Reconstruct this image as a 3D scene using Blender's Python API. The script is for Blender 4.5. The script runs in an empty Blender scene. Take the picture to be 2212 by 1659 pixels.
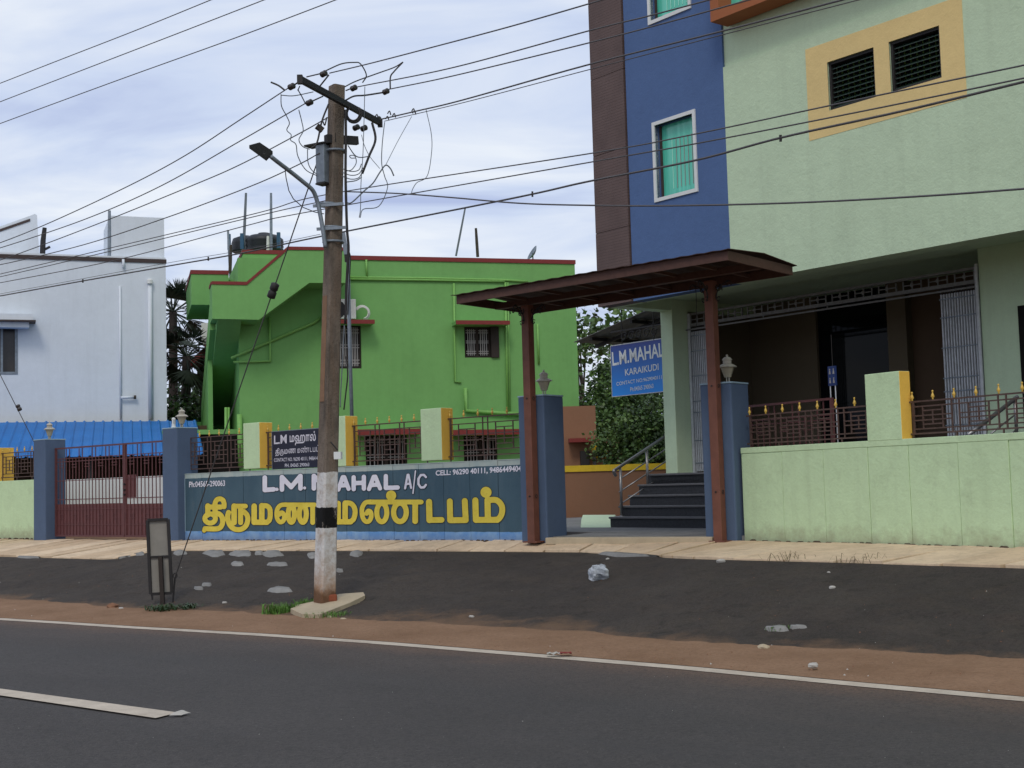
import bpy, math, random
import numpy as np
from mathutils import Vector, Matrix

random.seed(7)
rng = np.random.default_rng(7)
SC = bpy.context.scene
COL = SC.collection

# ------------------------------------------------------------------ camera
ZC = 0.78                       # lens height above the gate threshold (z = 0)
FOC, CX, CY = 2900.0, 1106.0, 829.5   # focal length and centre, in units of a 2212 wide frame
PITCH = math.atan((1048.0 - CY) / FOC)
ROLL = math.atan(0.028)
_f = Vector((0, math.cos(PITCH), math.sin(PITCH)))
_u = Vector((0, -math.sin(PITCH), math.cos(PITCH)))
_r = Vector((1, 0, 0))
CR = _r * math.cos(ROLL) - _u * math.sin(ROLL)
CU = _u * math.cos(ROLL) + _r * math.sin(ROLL)
CF = _f
cd = bpy.data.cameras.new('camera')
cam = bpy.data.objects.new('camera', cd)
COL.objects.link(cam)
cam.matrix_world = Matrix(((CR.x, CU.x, -CF.x, 0), (CR.y, CU.y, -CF.y, 0), (CR.z, CU.z, -CF.z, ZC), (0, 0, 0, 1)))
cd.sensor_width = 36.0
cd.lens = 36.0 * FOC / 2212.0
cd.clip_end = 6000
cd.clip_start = 0.05
SC.camera = cam

# ------------------------------------------------------------------ sky, sun, exposure
SUN_EL, SUN_AZ = math.radians(48), math.radians(189)   # azimuth clockwise from +Y: behind the lens
W = bpy.data.worlds.new('World')
SC.world = W
W.use_nodes = True
nt = W.node_tree
nt.nodes.clear()
def wn(t, **k):
    n = nt.nodes.new(t)
    for a, b in k.items():
        setattr(n, a, b)
    return n
out = wn('ShaderNodeOutputWorld'); bg = wn('ShaderNodeBackground')
sky = wn('ShaderNodeTexSky', sky_type='NISHITA', sun_disc=False, sun_elevation=SUN_EL, sun_rotation=SUN_AZ,
         air_density=1.2, dust_density=2.5, ozone_density=1.5)
tc = wn('ShaderNodeTexCoord')
sep = wn('ShaderNodeSeparateXYZ')
nt.links.new(tc.outputs['Generated'], sep.inputs[0])
addz = wn('ShaderNodeMath', operation='ADD'); addz.inputs[1].default_value = 0.16
mx = wn('ShaderNodeMath', operation='MAXIMUM'); mx.inputs[1].default_value = 0.0
nt.links.new(sep.outputs['Z'], mx.inputs[0]); nt.links.new(mx.outputs[0], addz.inputs[0])
dv = wn('ShaderNodeVectorMath', operation='DIVIDE')
cmb = wn('ShaderNodeCombineXYZ')
for i in range(3):
    nt.links.new(addz.outputs[0], cmb.inputs[i])
nt.links.new(tc.outputs['Generated'], dv.inputs[0]); nt.links.new(cmb.outputs[0], dv.inputs[1])
mp = wn('ShaderNodeMapping'); mp.inputs['Scale'].default_value = (0.7, 1.25, 0.5); mp.inputs['Rotation'].default_value = (0, 0, 0.5)
nt.links.new(dv.outputs[0], mp.inputs['Vector'])
nz = wn('ShaderNodeTexNoise'); nz.inputs['Scale'].default_value = 1.5; nz.inputs['Detail'].default_value = 9; nz.inputs['Roughness'].default_value = 0.52; nz.inputs['Distortion'].default_value = 0.6
nt.links.new(mp.outputs[0], nz.inputs['Vector'])
cr = wn('ShaderNodeValToRGB')
cr.color_ramp.elements[0].position = 0.36; cr.color_ramp.elements[0].color = (4.7, 5.5, 8.1, 1)
cr.color_ramp.elements[1].position = 0.61; cr.color_ramp.elements[1].color = (8.9, 9.4, 10.2, 1)
e = cr.color_ramp.elements.new(0.47); e.color = (6.5, 7.4, 9.4, 1)
nt.links.new(nz.outputs['Fac'], cr.inputs['Fac'])
mixs = wn('ShaderNodeMix', data_type='RGBA'); mixs.inputs['Factor'].default_value = 0.9
nt.links.new(sky.outputs[0], mixs.inputs['A']); nt.links.new(cr.outputs['Color'], mixs.inputs['B'])
nt.links.new(mixs.outputs['Result'], bg.inputs['Color'])
bg.inputs['Strength'].default_value = 0.10
nt.links.new(bg.outputs[0], out.inputs['Surface'])

sd = bpy.data.lights.new('sun', 'SUN')
sd.energy = 1.05; sd.angle = math.radians(16); sd.color = (1.0, 0.93, 0.83)
sun = bpy.data.objects.new('sun', sd); COL.objects.link(sun)
sdir = Vector((math.sin(SUN_AZ) * math.cos(SUN_EL), math.cos(SUN_AZ) * math.cos(SUN_EL), math.sin(SUN_EL)))
sun.rotation_euler = sdir.to_track_quat('Z', 'Y').to_euler()
sun.location = (-5, -5, 30)
SC.view_settings.view_transform = 'Standard'
SC.view_settings.look = 'None'
SC.view_settings.exposure = 0.0
SC.view_settings.gamma = 1.0
SC.view_settings.use_curve_mapping = False

# ------------------------------------------------------------------ survey helpers
def ray(px, py):
    return CF * FOC + CR * (px - CX) + CU * (CY - py)
def at_z(px, py, z):
    d = ray(px, py); t = (z - ZC) / d.z
    return Vector((d.x * t, d.y * t, z))
def at_y(px, py, Y):
    d = ray(px, py); t = Y / d.y
    return Vector((d.x * t, Y, ZC + d.z * t))
def project(p):
    d = Vector(p) - Vector((0, 0, ZC)); w = d.dot(CF)
    return CX + FOC * d.dot(CR) / w, CY - FOC * d.dot(CU) / w

class Frame:
    """a vertical plane in the place: u runs along it (rightwards), n towards the road, z up"""
    def __init__(s, o, e):
        s.o = Vector((o[0], o[1], 0)); e = Vector((e[0], e[1], 0)); s.e = e.normalized()
        s.n = Vector((s.e.y, -s.e.x, 0))
    def P(s, u, n, z):
        p = s.o + s.e * u + s.n * n
        return Vector((p.x, p.y, z))
    def uz(s, px, py, n=0.0):
        d = ray(px, py); o = s.o + s.n * n
        t = o.dot(s.n) / (d.x * s.n.x + d.y * s.n.y)
        p = Vector((d.x * t, d.y * t, ZC + d.z * t))
        return (p - o).dot(s.e), p.z
    def at(s, px, py, n=0.0):
        u, z = s.uz(px, py, n); return s.P(u, n, z)
    def shifted(s, u=0, n=0):
        return Frame(s.P(u, n, 0), s.e)
    def turned(s):
        """the frame of the plane at right angles through the origin: u runs away from the road"""
        return Frame(s.o, -s.n)
def alpha(o, a):
    a = math.radians(a); return Frame(o, (math.sin(a), -math.cos(a)))

# ------------------------------------------------------------------ mesh helpers
class MB:
    def __init__(s):
        s.v = []; s.f = []; s.m = []; s.uv = None
    def add(s, vs, fs, m=0):
        b = len(s.v); s.v += [tuple(v) for v in vs]
        for f in fs:
            s.f.append(tuple(b + i for i in f)); s.m.append(m)
        return s
    def hexa(s, p, m=0, mm=None):
        """p: 4 bottom points (ccw from above) then the 4 above them; mm optional 6 material ids (bottom, top, 4 sides)"""
        fs = [(3, 2, 1, 0), (4, 5, 6, 7), (0, 1, 5, 4), (1, 2, 6, 5), (2, 3, 7, 6), (3, 0, 4, 7)]
        b = len(s.v); s.v += [tuple(v) for v in p]
        for k, f in enumerate(fs):
            s.f.append(tuple(b + i for i in f)); s.m.append(mm[k] if mm else m)
        return s
    def box(s, fr, u0, u1, n0, n1, z0, z1, m=0, mm=None):
        """n1 > n0 is nearer the road; side order: front, right, back, left"""
        p = [fr.P(u0, n1, z0), fr.P(u1, n1, z0), fr.P(u1, n0, z0), fr.P(u0, n0, z0),
             fr.P(u0, n1, z1), fr.P(u1, n1, z1), fr.P(u1, n0, z1), fr.P(u0, n0, z1)]
        return s.hexa(p, m, mm)
    def prism(s, fr, pts, n0, n1, m=0, me=None):
        k = len(pts)
        vs = [fr.P(u, n1, z) for u, z in pts] + [fr.P(u, n0, z) for u, z in pts]
        area = sum(pts[i][0] * pts[(i + 1) % k][1] - pts[(i + 1) % k][0] * pts[i][1] for i in range(k))
        fs = [tuple(range(k)), tuple(range(2 * k - 1, k - 1, -1))]
        fs += [(i, i + k, (i + 1) % k + k, (i + 1) % k) for i in range(k)]
        if area < 0:
            fs = [tuple(reversed(f)) for f in fs]
        b = len(s.v); s.v += [tuple(v) for v in vs]
        for j, f in enumerate(fs):
            s.f.append(tuple(b + i for i in f)); s.m.append(m if (me is None or j < 2) else me)
        return s
    def tube(s, pts, r, seg=6, m=0, cap=True):
        pts = [Vector(p) for p in pts]; n = len(pts)
        rs = r if isinstance(r, (list, tuple)) else [r] * n
        b = len(s.v); prev = None
        for i, p in enumerate(pts):
            t = (pts[min(i + 1, n - 1)] - pts[max(i - 1, 0)])
            if t.length < 1e-9: t = Vector((0, 0, 1))
            t.normalize()
            if prev is None:
                a = Vector((0, 0, 1)) if abs(t.z) < 0.9 else Vector((1, 0, 0))
                x = t.cross(a).normalized()
            else:
                x = (prev - t * prev.dot(t))
                x = x.normalized() if x.length > 1e-6 else t.orthogonal().normalized()
            prev = x; y = t.cross(x)
            for k in range(seg):
                a = 2 * math.pi * k / seg
                q = p + (x * math.cos(a) + y * math.sin(a)) * rs[i]
                s.v.append(tuple(q))
        for i in range(n - 1):
            for k in range(seg):
                k2 = (k + 1) % seg
                s.f.append((b + i * seg + k, b + i * seg + k2, b + (i + 1) * seg + k2, b + (i + 1) * seg + k)); s.m.append(m)
        if cap:
            s.f.append(tuple(b + k for k in reversed(range(seg)))); s.m.append(m)
            s.f.append(tuple(b + (n - 1) * seg + k for k in range(seg))); s.m.append(m)
        return s
    def bar(s, a, c, w, h=None, m=0, up=(0, 0, 1)):
        """square bar from a to c, w across, h in the 'up' sense"""
        h = h or w; a = Vector(a); c = Vector(c); t = (c - a).normalized(); up = Vector(up)
        if abs(t.dot(up)) > 0.98: up = Vector((t.y, -t.x + 0.3, t.z * 0)) if abs(t.z) < 0.5 else Vector((0, 1, 0))
        x = t.cross(up).normalized() * (w / 2); y = x.cross(t).normalized() * (h / 2)
        p = [a - x - y, a + x - y, c + x - y, c - x - y, a - x + y, a + x + y, c + x + y, c - x + y]
        return s.hexa(p, m)
    def lathe(s, c, prof, seg=10, m=0, ax=None):
        c = Vector(c); b = len(s.v); n = len(prof)
        z = Vector(ax).normalized() if ax is not None else Vector((0, 0, 1))
        x = z.orthogonal().normalized() if ax is not None else Vector((1, 0, 0)); y = z.cross(x)
        for r, h in prof:
            for k in range(seg):
                a = 2 * math.pi * k / seg
                s.v.append(tuple(c + x * (r * math.cos(a)) + y * (r * math.sin(a)) + z * h))
        for i in range(n - 1):
            for k in range(seg):
                k2 = (k + 1) % seg
                s.f.append((b + i * seg + k, b + i * seg + k2, b + (i + 1) * seg + k2, b + (i + 1) * seg + k)); s.m.append(m)
        s.f.append(tuple(b + k for k in reversed(range(seg)))); s.m.append(m)
        s.f.append(tuple(b + (n - 1) * seg + k for k in range(seg))); s.m.append(m)
        return s
    def build(s, name, mats, parent=None, smooth=False, bevel=0, loc=None):
        mats = mats if isinstance(mats, (list, tuple)) else [mats]
        o0 = ORIG.get(parent.name, Vector((0, 0, 0))) if parent else (Vector(loc) if loc is not None else Vector((0, 0, 0)))
        me = bpy.data.meshes.new(name)
        me.from_pydata([(v[0] - o0.x, v[1] - o0.y, v[2] - o0.z) for v in s.v], [], s.f)
        for mt in mats: me.materials.append(mt)
        if len(mats) > 1: me.polygons.foreach_set('material_index', s.m)
        if smooth: me.polygons.foreach_set('use_smooth', [True] * len(s.f))
        if s.uv is not None:
            l = me.uv_layers.new(name='UVMap')
            idx = np.empty(len(me.loops), dtype=np.int32); me.loops.foreach_get('vertex_index', idx)
            l.data.foreach_set('uv', np.asarray(s.uv, dtype=np.float32)[idx].ravel())
        me.update()
        o = bpy.data.objects.new(name, me); COL.objects.link(o)
        if parent: o.parent = parent
        elif loc is not None: o.location = o0
        ORIG[o.name] = o0
        if bevel:
            b = o.modifiers.new('edge', 'BEVEL'); b.width = bevel; b.segments = 2; b.limit_method = 'ANGLE'
        return o
ORIG = {}
def tag(o, label=None, cat=None, group=None, kind=None):
    if label: o['label'] = label
    if cat: o['category'] = cat
    if group: o['group'] = group
    if kind: o['kind'] = kind
    return o
def thing(name, label, cat, base, group=None):
    o = bpy.data.objects.new(name, None); COL.objects.link(o); o.location = base; o.empty_display_size = 0.1
    ORIG[o.name] = Vector(base)
    return tag(o, label, cat, group)
def struct(name, base=(0, 0, 0)):
    o = bpy.data.objects.new(name, None); COL.objects.link(o); o.location = base; ORIG[o.name] = Vector(base); o['kind'] = 'structure'
    return o
def part_box(name, mt, parent, fr, u0, u1, n0, n1, z0, z1, bevel=0, mm=None):
    return MB().box(fr, u0, u1, n0, n1, z0, z1, 0, mm).build(name, mt, parent, bevel=bevel)
def curve(pts, sub=6):
    """Catmull-Rom through pts"""
    pts = [Vector(p) for p in pts]
    if len(pts) < 3: return pts
    P = [2 * pts[0] - pts[1]] + pts + [2 * pts[-1] - pts[-2]]
    r = []
    for i in range(1, len(P) - 2):
        a, b, c, d = P[i - 1:i + 3]
        for k in range(sub):
            t = k / sub
            r.append(0.5 * ((2 * b) + (c - a) * t + (2 * a - 5 * b + 4 * c - d) * t * t + (3 * b - a - 3 * c + d) * t ** 3))
    r.append(pts[-1]); return r

# ------------------------------------------------------------------ materials
def lin(h):
    h = h.lstrip('#'); c = [int(h[i:i + 2], 16) / 255 for i in (0, 2, 4)]
    return tuple(x / 12.92 if x <= 0.04045 else ((x + 0.055) / 1.055) ** 2.4 for x in c)
class NT:
    def __init__(s, name):
        s.mat = bpy.data.materials.new(name); s.mat.use_nodes = True; s.t = s.mat.node_tree
        s.b = s.t.nodes['Principled BSDF']; s._pos = None
    def n(s, t, ins=None, **k):
        n = s.t.nodes.new(t)
        for a, b in k.items(): setattr(n, a, b)
        for a, b in (ins or {}).items():
            if hasattr(b, 'is_linked') or hasattr(b, 'links'): s.t.links.new(b, n.inputs[a])
            else: n.inputs[a].default_value = b
        return n
    def pos(s):
        if s._pos is None: s._pos = s.n('ShaderNodeNewGeometry').outputs['Position']
        return s._pos
    def noise(s, scale, detail=4, rough=0.55, vec=None, stretch=None, dist=0):
        v = vec or s.pos()
        if stretch: v = s.n('ShaderNodeVectorMath', {0: v, 1: stretch}, operation='MULTIPLY').outputs[0]
        return s.n('ShaderNodeTexNoise', {'Vector': v, 'Scale': scale, 'Detail': detail, 'Roughness': rough, 'Distortion': dist}).outputs['Fac']
    def ramp(s, fac, a, b, c0=0.0, c1=1.0):
        return s.n('ShaderNodeMapRange', {'Value': fac, 'From Min': a, 'From Max': b, 'To Min': c0, 'To Max': c1}).outputs[0]
    def math(s, op, a, b=0.0):
        return s.n('ShaderNodeMath', {0: a, 1: b}, operation=op).outputs[0]
    def mix(s, f, a, b, blend='MIX'):
        a = (*a, 1) if isinstance(a, tuple) and len(a) == 3 else a
        b = (*b, 1) if isinstance(b, tuple) and len(b) == 3 else b
        return s.n('ShaderNodeMix', {'Factor': f, 'A': a, 'B': b}, data_type='RGBA', blend_type=blend).outputs['Result']
    def z(s):
        return s.n('ShaderNodeSeparateXYZ', {0: s.pos()}).outputs['Z']
    def bump(s, h, strength=0.3, dist=0.01):
        n = s.n('ShaderNodeBump', {'Height': h, 'Strength': strength, 'Distance': dist}).outputs[0]
        s.t.links.new(n, s.b.inputs['Normal'])
    def col(s, c):
        if isinstance(c, tuple): s.b.inputs['Base Color'].default_value = (*c[:3], 1)
        else: s.t.links.new(c, s.b.inputs['Base Color'])
    def done(s, rough=0.8, spec=0.3, metal=0.0):
        if isinstance(rough, (int, float)): s.b.inputs['Roughness'].default_value = rough
        else: s.t.links.new(rough, s.b.inputs['Roughness'])
        s.b.inputs['Specular IOR Level'].default_value = spec
        s.b.inputs['Metallic'].default_value = metal
        return s.mat
def sc(c, k): return tuple(min(1, x * k) for x in c)
def plaster(name, c, var=0.12, rough=0.85, bump=0.25, grain=55, dirt=0.0, dirtcol=(0.12, 0.11, 0.09), streak=0.0, spec=0.25, splash=0.0):
    m = NT(name)
    big = m.noise(0.9, 5, 0.6); mid = m.noise(7, 4, 0.6); fine = m.noise(grain, 3, 0.6)
    f = m.math('ADD', m.math('MULTIPLY', big, 0.6), m.math('MULTIPLY', mid, 0.4))
    k = m.mix(m.ramp(f, 0.32, 0.68), sc(c, 1 - var), sc(c, 1 + var))
    k = m.mix(m.ramp(fine, 0.3, 0.7, 0.0, 0.10), k, sc(c, 0.55))
    if streak:
        st = m.noise(1.0, 6, 0.65, stretch=(5.0, 5.0, 0.35))
        k = m.mix(m.ramp(st, 0.5, 0.75, 0, streak), k, dirtcol)
    if dirt:
        d = m.noise(3.2, 6, 0.7)
        k = m.mix(m.ramp(d, 0.55, 0.75, 0, dirt), k, dirtcol)
    if splash:
        s_ = m.math('ADD', m.z(), m.math('MULTIPLY', m.math('SUBTRACT', m.noise(4.5, 6, 0.75), 0.5), -0.55))
        k = m.mix(m.ramp(s_, -0.02, 0.20, splash, 0.0), k, (0.22, 0.165, 0.11))
    m.col(k)
    h = m.math('ADD', m.math('ADD', m.math('MULTIPLY', m.noise(11, 5, 0.6), 0.5), m.math('MULTIPLY', fine, 0.3)), m.math('MULTIPLY', m.noise(2.2, 4, 0.55), 1.2))
    m.bump(h, bump, 0.018)
    return m.done(rough, spec)
def simple(name, c, rough=0.6, spec=0.4, metal=0.0, var=0.08, scale=14):
    m = NT(name)
    m.col(m.mix(m.ramp(m.noise(scale, 4, 0.6), 0.3, 0.7), sc(c, 1 - var), sc(c, 1 + var)))
    return m.done(rough, spec, metal)

M = {}
M['green'] = plaster('green_house_plaster', (0.178, 0.40, 0.125), 0.08, bump=0.14, streak=0.13, dirt=0.08, dirtcol=(0.085, 0.20, 0.055))
M['pale'] = plaster('pale_green_plaster', (0.53, 0.66, 0.455), 0.05, bump=0.7, grain=38, streak=0.16, dirt=0.06, dirtcol=(0.24, 0.29, 0.21))
M['pale_wall'] = plaster('pale_green_wall_paint', (0.55, 0.71, 0.43), 0.06, bump=0.7, grain=30, dirt=0.25, dirtcol=(0.24, 0.28, 0.17), streak=0.16, splash=0.5)
M['bluestripe'] = plaster('blue_plaster', (0.085, 0.147, 0.30), 0.07, bump=0.45, grain=38)
M['pillar'] = plaster('blue_grey_paint', (0.083, 0.122, 0.195), 0.08, bump=0.35, grain=45)
M['brownred'] = simple('red_brown_trim', (0.20, 0.028, 0.025), 0.7)
M['orange'] = plaster('orange_brown_paint', (0.34, 0.12, 0.05), 0.06)
M['yellowp'] = plaster('ochre_paint', (0.82, 0.50, 0.085), 0.08, bump=0.3)
M['sand_yel'] = plaster('sand_yellow_paint', (0.74, 0.565, 0.25), 0.05, bump=0.5, grain=38)
M['white'] = plaster('white_paint', (0.70, 0.72, 0.70), 0.04, bump=0.1)
M['whitehouse'] = plaster('pale_blue_white_plaster', (0.67, 0.72, 0.77), 0.05, bump=0.25, streak=0.16, dirt=0.06, dirtcol=(0.40, 0.43, 0.44))
M['darkbrown'] = simple('dark_brown_band', (0.055, 0.038, 0.035), 0.7)
M['dark'] = simple('dark_interior', (0.012, 0.011, 0.010), 0.8, 0.1)
M['maroon'] = simple('maroon_enamel', (0.118, 0.043, 0.043), 0.55, 0.35, var=0.15)
M['canopy'] = simple('canopy_brown_paint', (0.082, 0.040, 0.030), 0.6, 0.3, var=0.15)
M['canopy_sheet'] = simple('canopy_sheet_brown', (0.045, 0.022, 0.016), 0.7, 0.25, var=0.2)
M['post'] = simple('red_brown_post_paint', (0.155, 0.060, 0.038), 0.55, 0.35, var=0.18, scale=6)
M['gold'] = simple('gold_paint', (0.62, 0.40, 0.07), 0.4, 0.5)
M['railing'] = simple('railing_brown_paint', (0.085, 0.05, 0.04), 0.6, 0.35, var=0.25)
M['steel'] = simple('stainless_steel', (0.24, 0.24, 0.245), 0.36, 0.5, 0.8)
M['galv'] = simple('galvanised_steel', (0.20, 0.235, 0.27), 0.5, 0.5, 0.4, var=0.2)
M['shutter'] = simple('silver_shutter_steel', (0.50, 0.52, 0.55), 0.5, 0.4, 0.0, var=0.15)
M['iron'] = simple('dark_iron', (0.022, 0.02, 0.02), 0.6, 0.35)
M['wire'] = simple('cable_dark', (0.05, 0.047, 0.047), 0.6, 0.3)
M['alu'] = simple('weathered_conductor', (0.10, 0.095, 0.095), 0.6, 0.3, 0.2)
M['cable_pale'] = simple('cable_pale_grey', (0.14, 0.16, 0.18), 0.6, 0.3)
M['ceramic'] = simple('brown_porcelain', (0.03, 0.022, 0.02), 0.3, 0.5)
M['stone'] = simple('black_granite', (0.032, 0.034, 0.039), 0.38, 0.5, var=0.35, scale=30)
M['granite_edge'] = simple('grey_granite_edge', (0.11, 0.11, 0.115), 0.45, 0.4)
M['transom'] = simple('dusty_grey_enamel', (0.20, 0.20, 0.20), 0.6, 0.3, var=0.2)
M['lampcream'] = simple('aged_cream_plastic', (0.42, 0.39, 0.32), 0.45, 0.4, var=0.12)
M['lampglass'] = simple('cloudy_lamp_glass', (0.36, 0.32, 0.23), 0.25, 0.5)
M['brownwall'] = plaster('brown_house_plaster', (0.26, 0.135, 0.08), 0.06, bump=0.2, dirt=0.12)
M['yellow'] = simple('yellow_paint', (0.65, 0.44, 0.02), 0.6)
M['grille'] = simple('grey_grille', (0.30, 0.29, 0.28), 0.5)
M['acwhite'] = simple('off_white_plastic', (0.62, 0.62, 0.57), 0.5)
M['tank'] = simple('black_tank_plastic', (0.022, 0.024, 0.028), 0.5, 0.4)
M['tankblue'] = simple('blue_steel_bracket', (0.02, 0.08, 0.15), 0.5)
M['pipegreen'] = simple('green_painted_pipe', (0.19, 0.42, 0.10), 0.5)
M['wood'] = simple('dark_wood', (0.03, 0.022, 0.018), 0.8)
M['letterwhite'] = simple('white_lettering', (0.62, 0.60, 0.66), 0.7)
M['navy'] = simple('navy_board', (0.004, 0.005, 0.022), 0.45)
M['leafA'] = simple('leaf_dark', (0.028, 0.055, 0.018), 0.5, 0.35, var=0.5, scale=3)
M['leafB'] = simple('leaf_mid', (0.055, 0.105, 0.027), 0.5, 0.35, var=0.5, scale=3)
M['leafC'] = simple('leaf_light', (0.10, 0.17, 0.045), 0.5, 0.35, var=0.4, scale=3)
M['palm'] = simple('palmyra_leaf', (0.02, 0.032, 0.018), 0.55, 0.3, var=0.4)
M['bark'] = simple('bark', (0.06, 0.05, 0.04), 0.9, 0.2, var=0.3)
M['grassA'] = simple('grass_green', (0.10, 0.21, 0.04), 0.7, 0.2, var=0.4, scale=20)
M['cement'] = plaster('old_cement', (0.24, 0.235, 0.22), 0.3, dirt=0.45, bump=0.9, dirtcol=(0.09, 0.08, 0.07))
M['cement_warm'] = plaster('cream_cement', (0.46, 0.38, 0.26), 0.15, dirt=0.25, bump=0.5)
M['brick'] = plaster('old_red_brick', (0.24, 0.07, 0.035), 0.2, bump=0.8, grain=60)

# ------------------------------------------------------------------ the frames of the place
LW = Frame(at_z(396, 1166, -0.04), at_z(1133, 1167, 0.0) - at_z(396, 1166, -0.04))          # lettered wall
RW = Frame(at_z(1608, 1166, 0.0), at_z(2212, 1183, 0.0) - at_z(1608, 1166, 0.0))            # pale wall, right
p1c, p2c = at_z(1183, 1168, 0.0), at_z(1592, 1167, 0.0)
GF = Frame(p1c, p2c - p1c)                                                                  # main gate line, u = 0 at first pillar corner
l1c, l2c = at_z(98, 1165.9, -0.055), at_z(384, 1167.0, -0.04)
LG = Frame(l1c, l2c - l1c)                                                                  # side gate line
bo = at_y(1294, 664, 21.25)
BF = alpha((bo.x, bo.y), 38.0)                                                              # marriage hall front, u = 0 at its near-left corner
wo = at_y(359, 700, 36.0)
WHF = Frame((wo.x, wo.y), (0.934, 0.358))                                                   # white house, u = 0 at its right corner
go = at_y(1248, 780, 37.0)
GH = Frame((go.x, go.y), (0.961, 0.276))                                                    # green house, u = 0 at its right corner
if 'DBG' in globals():
    for k, f in (('LW', LW), ('RW', RW), ('GF', GF), ('LG', LG)): print(k, f.o[:], f.e[:], math.degrees(math.atan2(f.e.x, -f.e.y)))
    print('gate len', (p2c - p1c).length, 'side gate len', (l2c - l1c).length)

# ------------------------------------------------------------------ ground
def lerp_tab(tab, x):
    if x <= tab[0][0]: return tab[0][1:]
    for a, b in zip(tab, tab[1:]):
        if x <= b[0]:
            t = (x - a[0]) / (b[0] - a[0]); return tuple(p + (q - p) * t for p, q in zip(a[1:], b[1:]))
    return tab[-1][1:]
def hash2(x, y):
    return math.sin(x * 12.9898 + y * 78.233) * 43758.5453 % 1.0
def vnoise(x, y):
    xi, yi = math.floor(x), math.floor(y); xf, yf = x - xi, y - yi
    u, v = xf * xf * (3 - 2 * xf), yf * yf * (3 - 2 * yf)
    a, b, c, d = hash2(xi, yi), hash2(xi + 1, yi), hash2(xi, yi + 1), hash2(xi + 1, yi + 1)
    return a + (b - a) * u + (c - a) * v + (a - b - c + d) * u * v
def fbm(x, y, o=4):
    s, a = 0, 0.5
    for k in range(o):
        s += a * vnoise(x, y); x, y, a = x * 2.03 + 7, y * 2.03 + 3, a * 0.5
    return s
COLS = list(range(-260, 2481, 20))
T_WALL = [(-260, 1164, -0.06), (0, 1164, -0.055), (396, 1166.5, -0.04), (1133, 1167, 0), (1608, 1166.5, 0), (2212, 1183, 0), (2480, 1191, 0)]
T_PATH = [(-260, 1197, -0.25), (0, 1200, -0.25), (225, 1206, -0.25), (262, 1204, -0.24), (322, 1187, -0.13), (370, 1187, -0.115), (743, 1187, -0.115), (999, 1188, -0.115), (1290, 1190, -0.11), (1440, 1201, -0.11), (1475, 1203, -0.10), (1838, 1211.6, -0.10), (2212, 1223, -0.10), (2480, 1231, -0.10)]
T_TAR = [(-260, 1284, -0.66), (0, 1297, -0.66), (137, 1307, -0.66), (232, 1314.5, -0.66), (337, 1321, -0.66), (450, 1324, -0.66), (637, 1336, -0.66), (830, 1346, -0.66), (1050, 1357, -0.66), (1250, 1368, -0.66), (1480, 1389, -0.66), (1700, 1403, -0.66), (2212, 1432, -0.66), (2480, 1447, -0.66)]
T_LINE = [(-260, 1322, -0.70), (0, 1338, -0.70), (137, 1346, -0.70), (250, 1354, -0.70), (553, 1371, -0.70), (830, 1390, -0.70), (1106, 1412.5, -0.70), (1475, 1443, -0.70), (1838, 1478, -0.70), (2212, 1511.6, -0.70), (2480, 1536, -0.70)]
def row(tab): return [at_z(x, *lerp_tab(tab, x)) for x in COLS]
def smooth(r, k=6, keep=2):
    for _ in range(k):
        r = [r[0]] + [(r[i - 1] + 2 * r[i] + r[i + 1]) / 4 for i in range(1, len(r) - 1)] + [r[-1]]
    return r
def extend(r, L=90):
    """carry a row on straight, far past both ends of the view"""
    a = (r[0] - r[8]).normalized(); b = (r[-1] - r[-9]).normalized()
    return [r[0] + a * L, r[0] + a * 25, r[0] + a * 8] + r + [r[-1] + b * 5, r[-1] + b * 20, r[-1] + b * L]
def away(r, d, z):
    """a row d metres further from the road (d < 0: nearer the lens)"""
    o = []
    for i, p in enumerate(r):
        t = (r[min(i + 1, len(r) - 1)] - r[max(i - 1, 0)]); t.z = 0; t.normalize()
        q = p + Vector((-t.y, t.x, 0)) * d; q.z = z; o.append(q)
    return o
R_WALL, R_TAR, R_LINE = smooth(row(T_WALL), 3), smooth(row(T_TAR), 5), smooth(row(T_LINE), 12)
R_PATH = row(T_PATH)
E_WALL, E_PATH, E_TAR, E_LINE = extend(R_WALL), extend(R_PATH), extend(R_TAR), extend(R_LINE)
def strip(rows, uvs=True):
    """mesh through rows of points; uv = metres along, metres across"""
    mb = MB(); n = len(rows[0]); mb.uv = []
    along = [0.0]
    for i in range(1, n): along.append(along[-1] + (rows[0][i] - rows[0][i - 1]).length)
    for j, r in enumerate(rows):
        for i, p in enumerate(r):
            mb.v.append(tuple(p)); mb.uv.append((along[i], (r[i] - rows[0][i]).length))
    for j in range(len(rows) - 1):
        for i in range(n - 1):
            mb.f.append((j * n + i, (j + 1) * n + i, (j + 1) * n + i + 1, j * n + i + 1)); mb.m.append(0)
    return mb
def between(a, b, k, bulge=None):
    return [[p + (q - p) * (t / k) for p, q in zip(a, b)] for t in range(k + 1)]

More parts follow.
